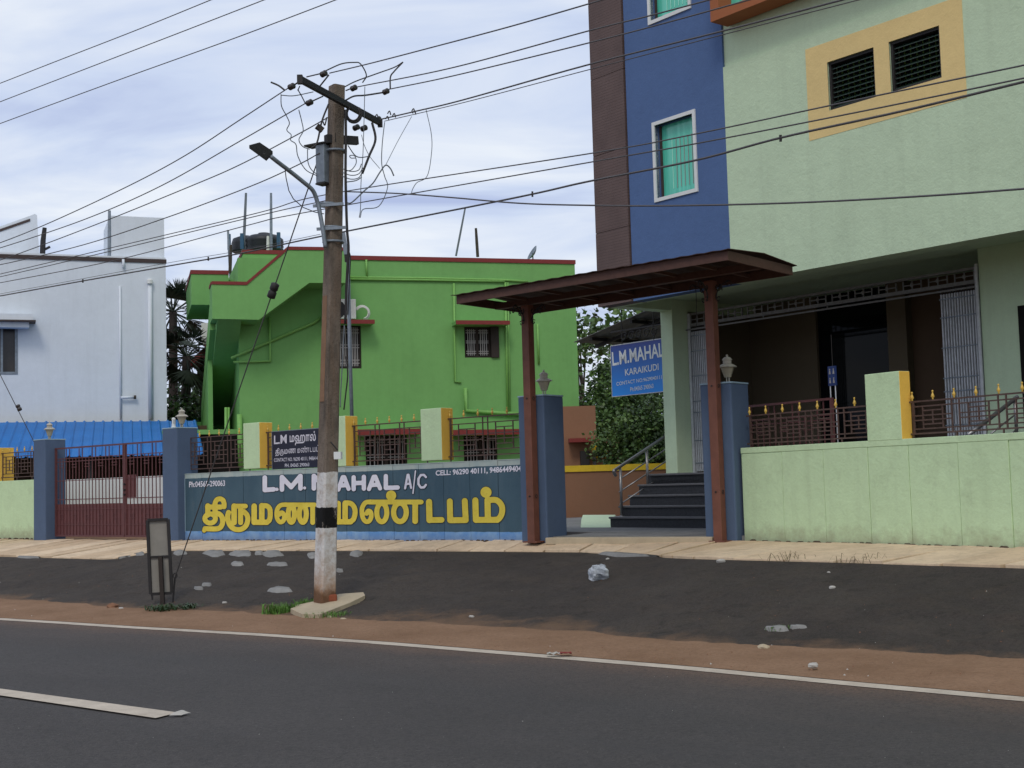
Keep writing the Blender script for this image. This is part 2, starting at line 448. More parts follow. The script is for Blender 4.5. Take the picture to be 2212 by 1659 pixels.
# earth: one sheet under everything, from far behind the houses to far behind the lens
m = NT('red_earth')
k = m.mix(m.ramp(m.noise(1.3, 6, 0.65), 0.3, 0.7), (0.205, 0.120, 0.070), (0.30, 0.185, 0.115))
k = m.mix(m.ramp(m.noise(28, 4, 0.7), 0.45, 0.75, 0, 0.5), k, (0.12, 0.07, 0.045))
k = m.mix(m.ramp(m.noise(90, 2, 0.6), 0.62, 0.72, 0, 0.6), k, (0.36, 0.27, 0.19))
m.col(k); m.bump(m.math('ADD', m.noise(9, 6, 0.7), m.math('MULTIPLY', m.noise(60, 3, 0.7), 0.4)), 0.6, 0.03)
M['earth'] = m.done(0.95, 0.1)
low = lambda r, d: [p - Vector((0, 0, d)) for p in r]
far_b = [Vector((x, 1500, -0.4)) for x in np.linspace(-3000, 3000, len(E_WALL))]
far_f = [Vector((x, -600, -0.8)) for x in np.linspace(-3000, 3000, len(E_WALL))]
strip([far_b, away(E_WALL, 60, -0.3), away(E_WALL, 12, -0.06), low(E_WALL, 0.06), low(E_PATH, 0.12), low(E_TAR, 0.06), low(E_LINE, 0.05), away(E_LINE, -16, -0.76), far_f]).build('ground', M['earth'])['kind'] = 'structure'

# sandy verge between the carriageway and the tarred apron
rv = []
for t in np.linspace(0, 1, 13):
    r = []
    for i, (a, b) in enumerate(zip(away(E_TAR, 0.25, -0.645), away(E_LINE, 0.10, -0.694))):
        p = a + (b - a) * t
        p.z += 0.035 * (fbm(p.x * 2.1, p.y * 2.1) - 0.5) * math.sin(math.pi * min(1, t * 1.0)) + 0.012 * math.sin(math.pi * t)
        r.append(p)
    rv.append(r)
strip(rv).build('verge', M['earth'], smooth=True)['kind'] = 'structure'

# tarred apron sloping up to the footpath
m = NT('worn_tar_apron')
k = m.mix(m.ramp(m.noise(0.8, 6, 0.65), 0.3, 0.7), (0.064, 0.054, 0.047), (0.10, 0.084, 0.070))
k = m.mix(m.ramp(m.noise(3.0, 6, 0.7, dist=0.6), 0.48, 0.72, 0, 0.55), k, (0.105, 0.080, 0.058))
k = m.mix(m.ramp(m.noise(70, 3, 0.7), 0.35, 0.7, 0.0, 0.45), k, (0.018, 0.015, 0.013))
k = m.mix(m.ramp(m.noise(130, 2, 0.6), 0.66, 0.74, 0, 0.6), k, (0.17, 0.15, 0.13))
k = m.mix(m.ramp(m.noise(26, 5, 0.85), 0.47, 0.64, 0, 0.5), k, (0.026, 0.022, 0.019))
k = m.mix(m.ramp(m.noise(4.2, 9, 0.75, dist=0.4), 0.54, 0.63, 0, 0.5), k, (0.028, 0.025, 0.022))  # dark blotches: damp patches, with the shadows of small dents painted in
k = m.mix(m.ramp(m.noise(1.7, 8, 0.7, dist=0.8), 0.52, 0.68, 0, 0.38), k, (0.105, 0.085, 0.067))
uvt = m.n('ShaderNodeUVMap').outputs[0]; vt = m.n('ShaderNodeSeparateXYZ', {0: uvt}).outputs['Y']
fr_t = m.math('ADD', m.n('ShaderNodeSeparateXYZ', {0: uvt}).outputs['X'], m.math('MULTIPLY', m.math('SUBTRACT', m.noise(1.1, 6, 0.7), 0.5), 0.55))
k = m.mix(m.ramp(fr_t, 0.90, 1.01, 0.0, 0.85), k, (0.19, 0.118, 0.072))
m.col(k); m.bump(m.math('ADD', m.noise(14, 6, 0.7), m.math('MULTIPLY', m.noise(95, 3, 0.7), 0.5)), 0.95, 0.035)
M['tar'] = m.done(0.9, 0.2)
def ridge(x, y):
    """old tyre ridges pressed in while the tar was soft"""
    s = 0
    for a, b, c in ((0.62, 0.78, 11.45), (0.50, 0.866, 11.3), (0.70, 0.71, 12.6)):
        d = x * a + y * b - c
        s += math.exp(-(d / 0.06) ** 2) * 0.05 * vnoise(x * 0.5 + a * 9, y * 0.5)
    return s
def apron_z(p, t):
    e = math.sin(math.pi * min(1, max(0, t))) ** 0.5
    return p.z + e * (0.10 * (fbm(p.x * 0.45, p.y * 0.45) - 0.47) + 0.06 * (fbm(p.x * 2.3 + 4, p.y * 2.3) - 0.47) + 0.035 * (fbm(p.x * 8, p.y * 8) - 0.47)) + ridge(p.x, p.y) * e
A_TOP, A_BOT = low(E_PATH, 0.022), E_TAR
def ragged(r, amp, s):
    o = []
    for i, p in enumerate(r):
        t = (r[min(i + 1, len(r) - 1)] - r[max(i - 1, 0)]); t.z = 0; t.normalize()
        o.append(p + Vector((t.y, -t.x, 0)) * amp * (fbm(p.x * s, p.y * s) - 0.45))
    return o
def dense(r, k):
    o = []
    for a, b in zip(r, r[1:]):
        o += [a + (b - a) * (i / k) for i in range(k)]
    return o + [r[-1]]
DT, DB = dense(A_TOP, 3), dense(A_BOT, 3)
DTb = away(DT, 0.12, 0)
for i, p in enumerate(DTb): p.z = DT[i].z - 0.03
DB = ragged(DB, 0.35, 0.8); DB = ragged(DB, 0.18, 4.0)
KA = 64
rows = [DTb]
for t in range(KA + 1):
    f = (t / KA) ** 1.15; r = []
    for p, q in zip(DT, DB):
        c = p + (q - p) * f; c.z = apron_z(c, f); r.append(c)
    rows.append(r)
drop = [Vector((p.x, p.y, p.z - 0.05)) for p in rows[-1]]
for p, q in zip(drop, away(rows[-1], -0.10, 0)): p.x, p.y = q.x, q.y
rows.append(drop)
ap = strip(rows); nr, ncol = len(rows), len(rows[0])
ap.uv = [(max(0.0, min(1.0, (j - 1) / KA)), 0.0) for j in range(nr) for i in range(ncol)]
ap.build('tar_apron', M['tar'], smooth=True)['kind'] = 'structure'
def on_apron(px, py):
    """the point of the apron seen at a frame position"""
    i = (px - COLS[0]) / 20.0; i0 = int(max(0, min(len(COLS) - 2, math.floor(i)))); w = i - i0
    P0 = R_PATH[i0].lerp(R_PATH[i0 + 1], w) - Vector((0, 0, 0.022)); Q0 = R_TAR[i0].lerp(R_TAR[i0 + 1], w)
    lo, hi = 0.0, 1.0
    for _ in range(30):
        t = (lo + hi) / 2; c = P0.lerp(Q0, t); c.z = apron_z(c, t)
        if project(c)[1] < py: lo = t
        else: hi = t
    c = P0.lerp(Q0, lo); c.z = apron_z(c, lo)
    return c

# carriageway
m = NT('asphalt_road')
uvn = m.n('ShaderNodeUVMap').outputs[0]
v = m.n('ShaderNodeSeparateXYZ', {0: uvn}).outputs['Y']
k = m.mix(m.ramp(m.noise(0.6, 5, 0.6), 0.3, 0.7), (0.060, 0.053, 0.0485), (0.079, 0.070, 0.0645))
wear = m.noise(1.0, 4, 0.6, vec=uvn, stretch=(0.12, 1.6, 1))
k = m.mix(m.ramp(wear, 0.4, 0.7, 0, 0.4), k, (0.088, 0.080, 0.075))
fine = m.noise(120, 3, 0.75)
k = m.mix(m.ramp(fine, 0.4, 0.7, 0, 0.45), k, (0.034, 0.032, 0.031))
vor = m.n('ShaderNodeTexVoronoi', {'Vector': m.pos(), 'Scale': 55.0}).outputs['Distance']
k = m.mix(m.ramp(vor, 0.10, 0.16, 0.22, 0.0), k, (0.20, 0.195, 0.19))
dust = m.math('ADD', v, m.math('MULTIPLY', m.noise(1.6, 6, 0.7), -0.9))
k = m.mix(m.ramp(dust, -0.30, 0.42, 0.92, 0.0), k, (0.17, 0.105, 0.072))
dust2 = m.math('ADD', v, m.math('MULTIPLY', m.noise(0.8, 6, 0.7), -1.5))
k = m.mix(m.ramp(dust2, -0.4, 1.3, 0.35, 0.0), k, (0.14, 0.092, 0.066))
k = m.mix(m.ramp(m.noise(30, 5, 0.85), 0.46, 0.62, 0, 0.65), k, (0.026, 0.024, 0.023))
k = m.mix(m.ramp(m.noise(42, 4, 0.85, dist=0.5), 0.57, 0.68, 0, 0.55), k, (0.15, 0.138, 0.128))
k = m.mix(m.ramp(m.noise(0.9, 6, 0.6, vec=uvn, stretch=(0.25, 1.1, 1)), 0.52, 0.66, 0, 0.30), k, (0.045, 0.043, 0.043))
m.col(k); m.bump(m.math('ADD', m.noise(160, 2, 0.7), vor), 0.55, 0.008)
M['road'] = m.done(0.82, 0.28)
road = strip([away(E_LINE, 0.22, -0.70)] + [away(E_LINE, -d, -0.70 + h) for d, h in ((0.0, 0.0), (0.6, 0.01), (1.8, 0.035), (3.6, 0.06), (5.4, 0.035), (7.4, 0.0), (9.4, -0.02))]).build('road', M['road'])
road['kind'] = 'structure'
m = NT('worn_road_paint')
k = m.mix(m.ramp(m.noise(5, 6, 0.7), 0.3, 0.75), (0.58, 0.50, 0.40), (0.40, 0.34, 0.27))
k = m.mix(m.ramp(m.noise(1.4, 5, 0.7, stretch=(1, 1, 1)), 0.56, 0.7, 0, 0.6), k, (0.24, 0.17, 0.12))
k = m.mix(m.ramp(m.noise(60, 3, 0.8), 0.58, 0.72, 0, 0.55), k, (0.11, 0.095, 0.08))
m.col(k); M['paint'] = m.done(0.75, 0.25)
def prof(d):
    tab = ((-0.22, 0.0), (0.0, 0.0), (0.6, 0.01), (1.8, 0.035), (3.6, 0.06), (5.4, 0.035), (7.4, 0.0), (9.4, -0.02))
    for a, b in zip(tab, tab[1:]):
        if d <= b[0]: return -0.70 + a[1] + (b[1] - a[1]) * (d - a[0]) / (b[0] - a[0])
    return -0.72
def band(d0, d1, lo=None, hi=None, wob=0.012):
    base = dense(E_LINE, 3)
    a, b = away(base, -d0, prof(d0) + 0.004), away(base, -d1, prof(d1) + 0.004)
    a, b = ragged(a, wob, 2.6), ragged(b, wob, 2.2)
    if lo is not None: a, b = a[lo:hi], b[lo:hi]
    return strip([a, b])
band(-0.09, 0.09).build('edge_line', M['paint'], parent=road)
# painted centre dash, its cut end and the folded scrap of tape lying on it
p_end, q_end = at_z(336, 1553, -0.64), at_z(385, 1541, -0.64)
p_far, q_far = at_z(0, 1503.6, -0.64), at_z(0, 1489, -0.64)
dp, dq = (p_far - p_end), (q_far - q_end)
mb = MB(); n = 24; mb.uv = []
for j in range(n + 1):
    t = j / n * 1.25
    for a, d in ((p_end, dp), (q_end, dq)):
        c = a + d * t; mb.v.append((c.x, c.y, -0.634)); mb.uv.append((t, 0))
for j in range(n):
    mb.f.append((2 * j, 2 * j + 1, 2 * j + 3, 2 * j + 2)); mb.m.append(0)
mb.f = [tuple(reversed(f)) for f in mb.f]
mb.build('centre_dash', M['paint'], parent=road)

# footpath of stone slabs: each slab its own piece
m = NT('cream_stone_slab')
oi = m.n('ShaderNodeObjectInfo').outputs['Random']
k = m.mix(oi, (0.60, 0.44, 0.28), (0.74, 0.575, 0.39))
k = m.mix(m.ramp(m.noise(2.2, 6, 0.7), 0.42, 0.75, 0, 0.6), k, (0.34, 0.25, 0.165))
k = m.mix(m.ramp(m.noise(9, 5, 0.7, stretch=(1, 1, 1)), 0.5, 0.8, 0, 0.5), k, (0.24, 0.19, 0.14))
k = m.mix(m.ramp(m.noise(60, 3, 0.7), 0.5, 0.8, 0, 0.3), k, (0.2, 0.15, 0.1))
m.col(k); m.bump(m.noise(20, 5, 0.7), 0.35, 0.01); M['slab'] = m.done(0.88, 0.2)
path = struct('footpath')
strip([away(E_WALL, 0.3, -0.05), low(E_WALL, 0.05), low(E_PATH, 0.075)]).build('bedding', M['earth'], parent=path)
bw_, bp_ = (R_WALL[-1] - R_WALL[-9]).normalized(), (R_PATH[-1] - R_PATH[-9]).normalized()
aw_, ap_ = (R_WALL[0] - R_WALL[8]).normalized(), (R_PATH[0] - R_PATH[8]).normalized()
XW = [R_WALL[0] + aw_ * k for k in (4, 3, 2, 1)] + R_WALL + [R_WALL[-1] + bw_ * k for k in range(1, 9)]
XP = [R_PATH[0] + ap_ * k for k in (4, 3, 2, 1)] + R_PATH + [R_PATH[-1] + bp_ * k for k in range(1, 9)]
# measured along the footpath row by row
acc = [0.0]
for a, b in zip(XW, XW[1:]): acc.append(acc[-1] + (b - a).length)
def path_pt(s, t):
    s = max(0.0, min(acc[-1] - 1e-4, s))
    for i in range(len(acc) - 1):
        if acc[i + 1] >= s:
            w = (s - acc[i]) / (acc[i + 1] - acc[i]); break
    p = XW[i].lerp(XW[i + 1], w)
    d = (XW[min(i + 4, len(XW) - 1)] - XW[max(0, i - 3)]); d.z = 0; d.normalize()
    # straight out from the wall to the front edge of the footpath
    best = None
    for a, b in zip(XP, XP[1:]):
        fa, fb = (a - p).dot(d), (b - p).dot(d)
        if fa <= 0 <= fb or fb <= 0 <= fa:
            q = a.lerp(b, 0 if fa == fb else fa / (fa - fb)); best = q; break
    if best is None: best = XP[0] if (XP[0] - p).dot(d) > 0 else XP[-1]
    return p.lerp(best, t)
def s_of(px):
    i = (px - COLS[0]) / 20.0 + 4; i0 = int(i); return acc[i0] + (acc[i0 + 1] - acc[i0]) * (i - i0)
GATE0, GATE1 = s_of(1207), s_of(1462)
s = 0.3; r2 = random.Random(3); SKEW = -0.55
while s < acc[-1] - 0.6:
    wdt = 0.62 + r2.uniform(-0.06, 0.08)
    for (ta, tb) in ((0.0, 1.0),):
        dz = [r2.uniform(-0.012, 0.012) for _ in range(4)]; g = 0.014
        fr = 0.985 + r2.uniform(-0.03, 0.03)
        c = [path_pt(s + g, ta), path_pt(s + wdt - g, ta), path_pt(s + wdt - g, tb * fr), path_pt(s + g, tb * fr)]
        c = [p + Vector((0, 0, d)) for p, d in zip(c, dz)]
        lowp = [p - Vector((0, 0, 0.065)) for p in c]
        MB().hexa([lowp[3], lowp[2], lowp[1], lowp[0], c[3], c[2], c[1], c[0]]).build('slab', M['slab'], parent=path, bevel=0.006)
    s += wdt
# cement dropped on the tar while the slabs were laid, and the smooth apron at the gate
r3 = random.Random(11)
def patch(px, py, w, h, name='cement_patch', mat='cement', seed=0, lift=0.012, up=0.018):
    rr = random.Random(seed + int(px)); n = 14; ring = []; c = on_apron(px, py)
    for k in range(n):
        a = 2 * math.pi * k / n; rad = 1 + rr.uniform(-0.22, 0.22)
        q = on_apron(px + w / 2 * math.cos(a) * rad, py - h / 2 * math.sin(a) * rad); ring.append(q)
    mb = MB(); mb.v = [tuple(c + Vector((0, 0, up + lift)))]
    for q in ring: mb.v.append(tuple(c.lerp(q, 0.75) + Vector((0, 0, up * 0.8 + lift + rr.uniform(-0.004, 0.004)))))
    for q in ring: mb.v.append(tuple(q + Vector((0, 0, -0.03))))
    for k in range(n):
        k2 = (k + 1) % n
        mb.f.append((0, 1 + k, 1 + k2)); mb.f.append((1 + k, 1 + n + k, 1 + n + k2, 1 + k2)); mb.m += [0, 0]
    return mb, c
apr = bpy.data.objects['tar_apron']
for px, py, w, h in ((270, 1198, 34, 11), (301, 1197, 24, 9), (388, 1195, 34, 11), (465, 1196, 54, 15), (522, 1197, 56, 15), (559, 1196, 20, 9), (590, 1197, 56, 16), (512, 1219, 36, 8),
                     (601, 1220, 50, 8), (447, 1264, 24, 5), (430, 1272, 24, 5), (603, 1275, 62, 11), (676, 1201, 28, 12), (770, 1197, 32, 13), (733, 1234, 20, 6), (66, 1203, 60, 8), (1362, 1196, 136, 14), (1678, 1360, 56, 9), (1725, 1357, 46, 5)):
    mb, c = patch(px, py, w, h); mb.build('cement_patch', M['cement'], parent=apr, smooth=True)
# raised cream threshold and concrete yard inside the main gate
yard = struct('forecourt')
q = [at_z(1190, 1166, 0.0), at_z(1560, 1168, 0.0)]
YF = Frame(p1c, p2c - p1c)
MB().box(YF, 0.02, 2.5, -0.12, 0.10, -0.05, 0.045).build('threshold', M['cement_warm'], parent=yard, bevel=0.01)
m = NT('grey_concrete_yard')
k = m.mix(m.ramp(m.noise(1.2, 6, 0.7), 0.3, 0.7), (0.13, 0.13, 0.13), (0.24, 0.235, 0.225))
m.col(m.mix(m.ramp(m.noise(30, 4, 0.7), 0.5, 0.8, 0, 0.4), k, (0.08, 0.078, 0.075))); m.bump(m.noise(30, 4, 0.7), 0.3, 0.01)
M['yard'] = m.done(0.8, 0.3)
MB().box(BF, -6, 14, -12, 1.1, -0.05, 0.058).build('paving', M['yard'], parent=yard)
MB().box(YF, 0.0, 2.9, -3.5, -0.13, -0.05, 0.052).build('paving', M['yard'], parent=yard)

# ------------------------------------------------------------------ boundary walls, piers, railings
def band_paint():
    m = NT('lettered_wall_paint')
    z = m.z(); ed = m.math('MULTIPLY', m.math('SUBTRACT', m.noise(6, 4, 0.6), 0.5), 0.02)
    zz = m.math('ADD', z, ed)
    base = m.mix(m.ramp(m.noise(1.2, 5, 0.6), 0.3, 0.7), (0.040, 0.082, 0.115), (0.062, 0.115, 0.150))
    st = m.noise(1.0, 6, 0.65, stretch=(7, 7, 0.4))
    base = m.mix(m.ramp(st, 0.5, 0.75, 0, 0.35), base, (0.10, 0.15, 0.18))
    blue = m.mix(m.ramp(m.noise(4, 5, 0.7), 0.4, 0.65), (0.11, 0.27, 0.56), (0.22, 0.38, 0.60))
    top = m.mix(m.ramp(m.noise(5, 5, 0.7), 0.35, 0.65), (0.33, 0.41, 0.40), (0.42, 0.47, 0.43))
    k = m.mix(m.math('LESS_THAN', zz, 0.115), base, blue)
    k = m.mix(m.math('GREATER_THAN', zz, 1.065), k, top)
    k = m.mix(m.ramp(m.noise(3, 6, 0.75), 0.6, 0.8, 0, 0.25), k, (0.16, 0.15, 0.13))
    k = m.mix(m.ramp(z, -0.05, 0.10, 0.45, 0), k, (0.20, 0.15, 0.10))
    m.col(k); m.bump(m.noise(30, 5, 0.6), 0.35, 0.01)
    return m.done(0.7, 0.3)
M['band'] = band_paint()
M['leftband'] = plaster('pale_blue_border', (0.30, 0.42, 0.50), 0.12)
def u_at(fr, px, py, n=0): return fr.uz(px, py, n)[0]

def finial(c, parent):
    MB().lathe(c, [(0.006, 0), (0.012, 0.008), (0.007, 0.018), (0.022, 0.035), (0.017, 0.052), (0.008, 0.075), (0.007, 0.085), (0.012, 0.093), (0.011, 0.103), (0.002, 0.108)], 7).build('finial', M['gold'], parent, smooth=True)
def railing(fr, n, u0, u1, z0, z1, label, cat='railing', finials=True, group='brown lattice railings on the boundary wall'):
    t = thing('lattice_railing', label, cat, fr.P((u0 + u1) / 2, n, z0), group)
    h = z1 - z0; L = u1 - u0; k = max(1, round(L / 0.60)); W_ = L / k; b = 0.0075
    def hb(ua, ub, f, nn=0.0): MB().box(fr, ua, ub, n - b + nn, n + b + nn, z0 + h * f - b, z0 + h * f + b).build('bar', M['railing'], t)
    def vb(u, f0, f1): MB().box(fr, u - b, u + b, n - b + 0.001, n + b + 0.001, z0 + h * f0, z0 + h * f1).build('bar', M['railing'], t)
    MB().box(fr, u0 - 0.05, u1 + 0.05, n - 0.009, n + 0.009, z0 + h - 0.010, z0 + h + 0.008).build('top_rail', M['railing'], t)
    hb(u0, u1, 0.86); hb(u0, u1, 0.25)
    MB().box(fr, u0 - 0.05, u1 + 0.05, n - 0.009, n + 0.009, z0 + h * 0.125 - 0.009, z0 + h * 0.125 + 0.009).build('bottom_rail', M['railing'], t)
    vb(u0 + 0.012, 0, 1); vb(u1 - 0.012, 0, 1)
    for i in range(k):
        a = u0 + i * W_ + (0.05 if i else 0.03); c = u0 + (i + 1) * W_ - (0.05 if i < k - 1 else 0.03); w = c - a
        vb(a, 0.125, 1.0); vb(c, 0.125, 1.0)
        if i: vb(u0 + i * W_, 0.0, 0.125)
        x1, x2, xm = a + w * 0.24, a + w * 0.76, a + w * 0.5
        vb(x1, 0.25, 0.86); vb(x2, 0.25, 0.86); vb(xm, 0.37, 0.74)
        hb(a, c, 0.61, 0.002); hb(a, c, 0.485, 0.002); hb(x1, x2, 0.74, 0.002); hb(x1, x2, 0.37, 0.002)
    if finials:
        kf = max(2, round(L / 0.29))
        for i in range(kf + 1):
            finial(fr.P(u0 + 0.01 + (L - 0.02) * i / kf, n, z0 + h + 0.006), t)
    return t

# --- the lettered wall
wl = thing('boundary_wall', 'slate blue wall with yellow Tamil lettering and white lettering', 'wall', LW.P(4.1, 0, 0))
UE = u_at(LW, 1134, 1090)
joints = [0.0] + [u_at(LW, x, 1100) for x in (436.5, 480, 526, 569, 613.6, 660, 704, 748, 796, 850, 905.6, 958.7, 1016, 1077.5)] + [UE]
MB().box(LW, 0.0, UE, -0.14, -0.012, -0.12, 1.142).build('core', M['pillar'], wl)
for a, b_ in zip(joints, joints[1:]):
    MB().box(LW, a + 0.004, b_ - 0.004, -0.02, random.uniform(-0.003, 0.003), -0.10, 1.137).build('panel', M['band'], wl, bevel=0.004)
cop = MB().box(LW, 0.0, UE, -0.15, 0.004, 1.138, 1.152); cop.build('coping', M['band'], wl, bevel=0.004)
MB().box(LW, 0.0, 0.075, 0.0015, 0.0055, 0.10, 1.07).build('painted_border', M['leftband'], wl)
PIERS = {}
def pier(fr, owner, pxl, pxr, pxy, ytop, ybase, n0=0.006, d=None, key=None):
    ul, zt = fr.uz(pxl, ytop, n0); ur, zt2 = fr.uz(pxr, ytop, n0)
    # depth of the pier from where its far right edge is seen
    lo, hi = 0.05, 1.0
    for _ in range(40):
        mid = (lo + hi) / 2
        if project(fr.P(ur, n0 - mid, 1.5))[0] < pxy: lo = mid
        else: hi = mid
    d = lo; zb = fr.uz((pxl + pxr) / 2, ybase, n0)[1]
    MB().box(fr, ul, ur, n0 - d, n0, zb - 0.02, zt2, mm=[0, 0, 0, 1, 0, 0]).build('pier', [M['pale_wall'], M['yellowp']], owner, bevel=0.008)
    PIERS[key] = (ul, ur, zt2, d)
    return ul, ur
A = pier(LW, wl, 525, 560, 589, 912, 1010, key='A')
B = pier(LW, wl, 711, 745.5, 773.5, 898, 1005, key='B')
C = pier(LW, wl, 907.7, 952.5, 979.6, 880.6, 992, key='C')
NR = -0.14
ztop_l = LW.uz(776.5, 919.2, NR)[1]
ZW = 1.152
u_l2 = u_at(LW, 410, 960, NR)
railing(LW, NR, u_l2, A[0], ZW, ztop_l, 'short lattice railing between the blue gate pillar and the first ochre pier')
railing(LW, NR, A[1] + 0.03, B[0], ZW, ztop_l, 'lattice railing behind the navy name board')
railing(LW, NR, B[1] + 0.03, C[0], ZW, ztop_l, 'lattice railing just right of the concrete pole, between two ochre piers')
railing(LW, NR, C[1] + 0.03, UE - 0.12, ZW, ztop_l, 'lattice railing between the ochre pier and the canopy post')

# --- pale green wall on the right
wr = thing('boundary_wall', 'pale green wall of upright panels beside the canopy gate', 'wall', RW.P(2.5, 0, 0))
U1 = u_at(RW, 2520, 1100) + 5.0
zr = 1.175
MB().box(RW, 0.0, U1, -0.14, -0.012, -0.12, zr - 0.012).build('core', M['pale_wall'], wr)
jr = [0.0] + [u_at(RW, x, 1100) for x in (1693, 1783, 1880, 1968, 2075, 2186, 2300, 2420)] + [u_at(RW, 2520, 1100) + 0.6 * k for k in range(8)] + [U1]
for a, b_ in zip(jr, jr[1:]):
    MB().box(RW, a + 0.0035, b_ - 0.0035, -0.02, random.uniform(-0.004, 0.004), -0.10, zr - 0.075).build('panel', M['pale_wall'], wr, bevel=0.004)
MB().box(RW, 0.0, U1, -0.15, 0.006, zr - 0.073, zr).build('coping', M['pale_wall'], wr, bevel=0.006)
D_ = pier(RW, wr, 1866.6, 1941.6, 1969, 801, 948, n0=0.010, key='D')
zt_r = RW.uz(1985, 867, NR)[1]
u_r = u_at(RW, 1619, 920, NR)
railing(RW, NR, u_r, D_[0], zr, zt_r, 'lattice railing between the canopy pillar and the pier of the pale green wall')
railing(RW, NR, D_[1] + 0.03, U1 - 0.2, zr, zt_r, 'lattice railing in front of the silver folding shutter')

# --- pale green wall past the side gate
w3 = thing('boundary_wall', 'pale green wall left of the side gate', 'wall', LG.P(-2, -0.2, 0))
zl3 = LG.uz(30, 1038, -0.2)[1]
MB().box(LG, -6.0, -0.44, -0.34, -0.2, -0.2, zl3).build('panel', M['pale_wall'], w3, bevel=0.006)
ul, zt3 = LG.uz(-22, 968, -0.19); ur = LG.uz(-10, 968, -0.19)[0]
MB().box(LG, ul - 0.15, ur, -0.62, -0.19, zl3 - 0.3, zt3, mm=[0, 0, 0, 1, 0, 0]).build('pier', [M['pale_wall'], M['yellowp']], w3, bevel=0.008)
railing(LG, -0.32, ur + 0.06, -0.46, zl3, LG.uz(40, 977, -0.32)[1], 'lattice railing left of the side gate, against the blue roof sheet', finials=True)

# ------------------------------------------------------------------ gate pillars and their lamps
P1F, P2F = alpha(p1c, 51.0), alpha(p2c, 51.0)
def gate_pillar(fr, zb, zt, label, w=0.46):
    t = thing('gate_pillar', label, 'pillar', fr.P(-w / 2, -w / 2, zb), 'blue gate pillars')
    MB().box(fr, -w, 0, -w, 0, zb - 0.15, zt - 0.02).build('shaft', M['pillar'], t, bevel=0.02)
    MB().box(fr, -w - 0.004, 0.004, -w - 0.004, 0.004, zt - 0.022, zt).build('cap', M['leftband'], t, bevel=0.006)
    return t
ZP = 2.035
gate_pillar(P1F, 0, ZP, 'blue grey gate pillar behind the canopy post nearest the lettered wall')
gate_pillar(P2F, 0, ZP, 'blue grey gate pillar behind the canopy post beside the pale green wall')
gate_pillar(LG, -0.05, ZP - 0.05, 'blue grey pillar at the left of the maroon side gate')
LG2 = Frame(l2c, LG.e)
gate_pillar(LG2, -0.04, ZP - 0.035, 'blue grey pillar between the maroon side gate and the lettered wall')
def lamp(fr, z, h, label, w=0.46, du=0.0):
    c = fr.P(-w / 2 + du, -w / 2, z); s = h / 0.36
    t = thing('pillar_lamp', label, 'lamp', c, 'lantern lamps on the gate pillars')
    q = lambda prof: [(r * s, y * s) for r, y in prof]
    MB().lathe(c, q([(0.05, 0), (0.05, 0.008), (0.03, 0.012)]), 10).build('base', M['iron'], t, smooth=False)
    for a in range(4):
        p = c + Vector((math.cos(a * 1.57 + .6), math.sin(a * 1.57 + .6), 0)) * 0.022 * s
        MB().tube([p, p + Vector((0, 0, 0.075 * s))], 0.008 * s, 6).build('stem', M['lampcream'], t)
    MB().lathe(c, q([(0.045, 0.07), (0.05, 0.085), (0.06, 0.12), (0.085, 0.19), (0.098, 0.205)]), 8).build('glass', M['lampglass'], t)
    MB().lathe(c, q([(0.118, 0.200), (0.118, 0.212), (0.075, 0.238), (0.052, 0.245)]), 8).build('brim', M['lampcream'], t)
    MB().lathe(c, q([(0.050, 0.243), (0.055, 0.25), (0.055, 0.288), (0.047, 0.292)]), 8).build('vent', M['lampcream'], t)
    MB().lathe(c, q([(0.066, 0.290), (0.066, 0.297), (0.040, 0.325), (0.014, 0.335), (0.012, 0.345), (0.018, 0.351), (0.012, 0.36), (0.001, 0.364)]), 8).build('cap', M['lampcream'], t)
    return t
lamp(P1F, ZP, 0.36, 'aged lantern lamp on the pillar in front of the green house wall', du=0.07)
lamp(P2F, ZP, 0.37, 'aged lantern lamp on the pillar in front of the dark hall porch', du=0.06)
lamp(LG, ZP - 0.05, 0.36, 'lantern lamp on the leftmost blue pillar, against the blue roof')
lamp(LG2, ZP - 0.035, 0.36, 'lantern lamp on the pillar between side gate and lettered wall', du=0.06)
c = LG2.P(-0.38, -0.2, ZP - 0.035)
t = thing('bulb_guard', 'small white slotted bulb cover beside a lantern lamp on the blue pillar', 'lamp', c)
MB().lathe(c, [(0.045, 0), (0.045, 0.03), (0.036, 0.035), (0.036, 0.17), (0.028, 0.19), (0.01, 0.197)], 10).build('body', M['white'], t, smooth=False)
for k in range(5):
    a = k * 1.2566 - 1.2; p = c + Vector((math.cos(a), math.sin(a), 0)) * 0.034
    MB().tube([p + Vector((0, 0, 0.08)), p + Vector((0, 0, 0.155))], 0.006, 5).build('slot', M['iron'], t)

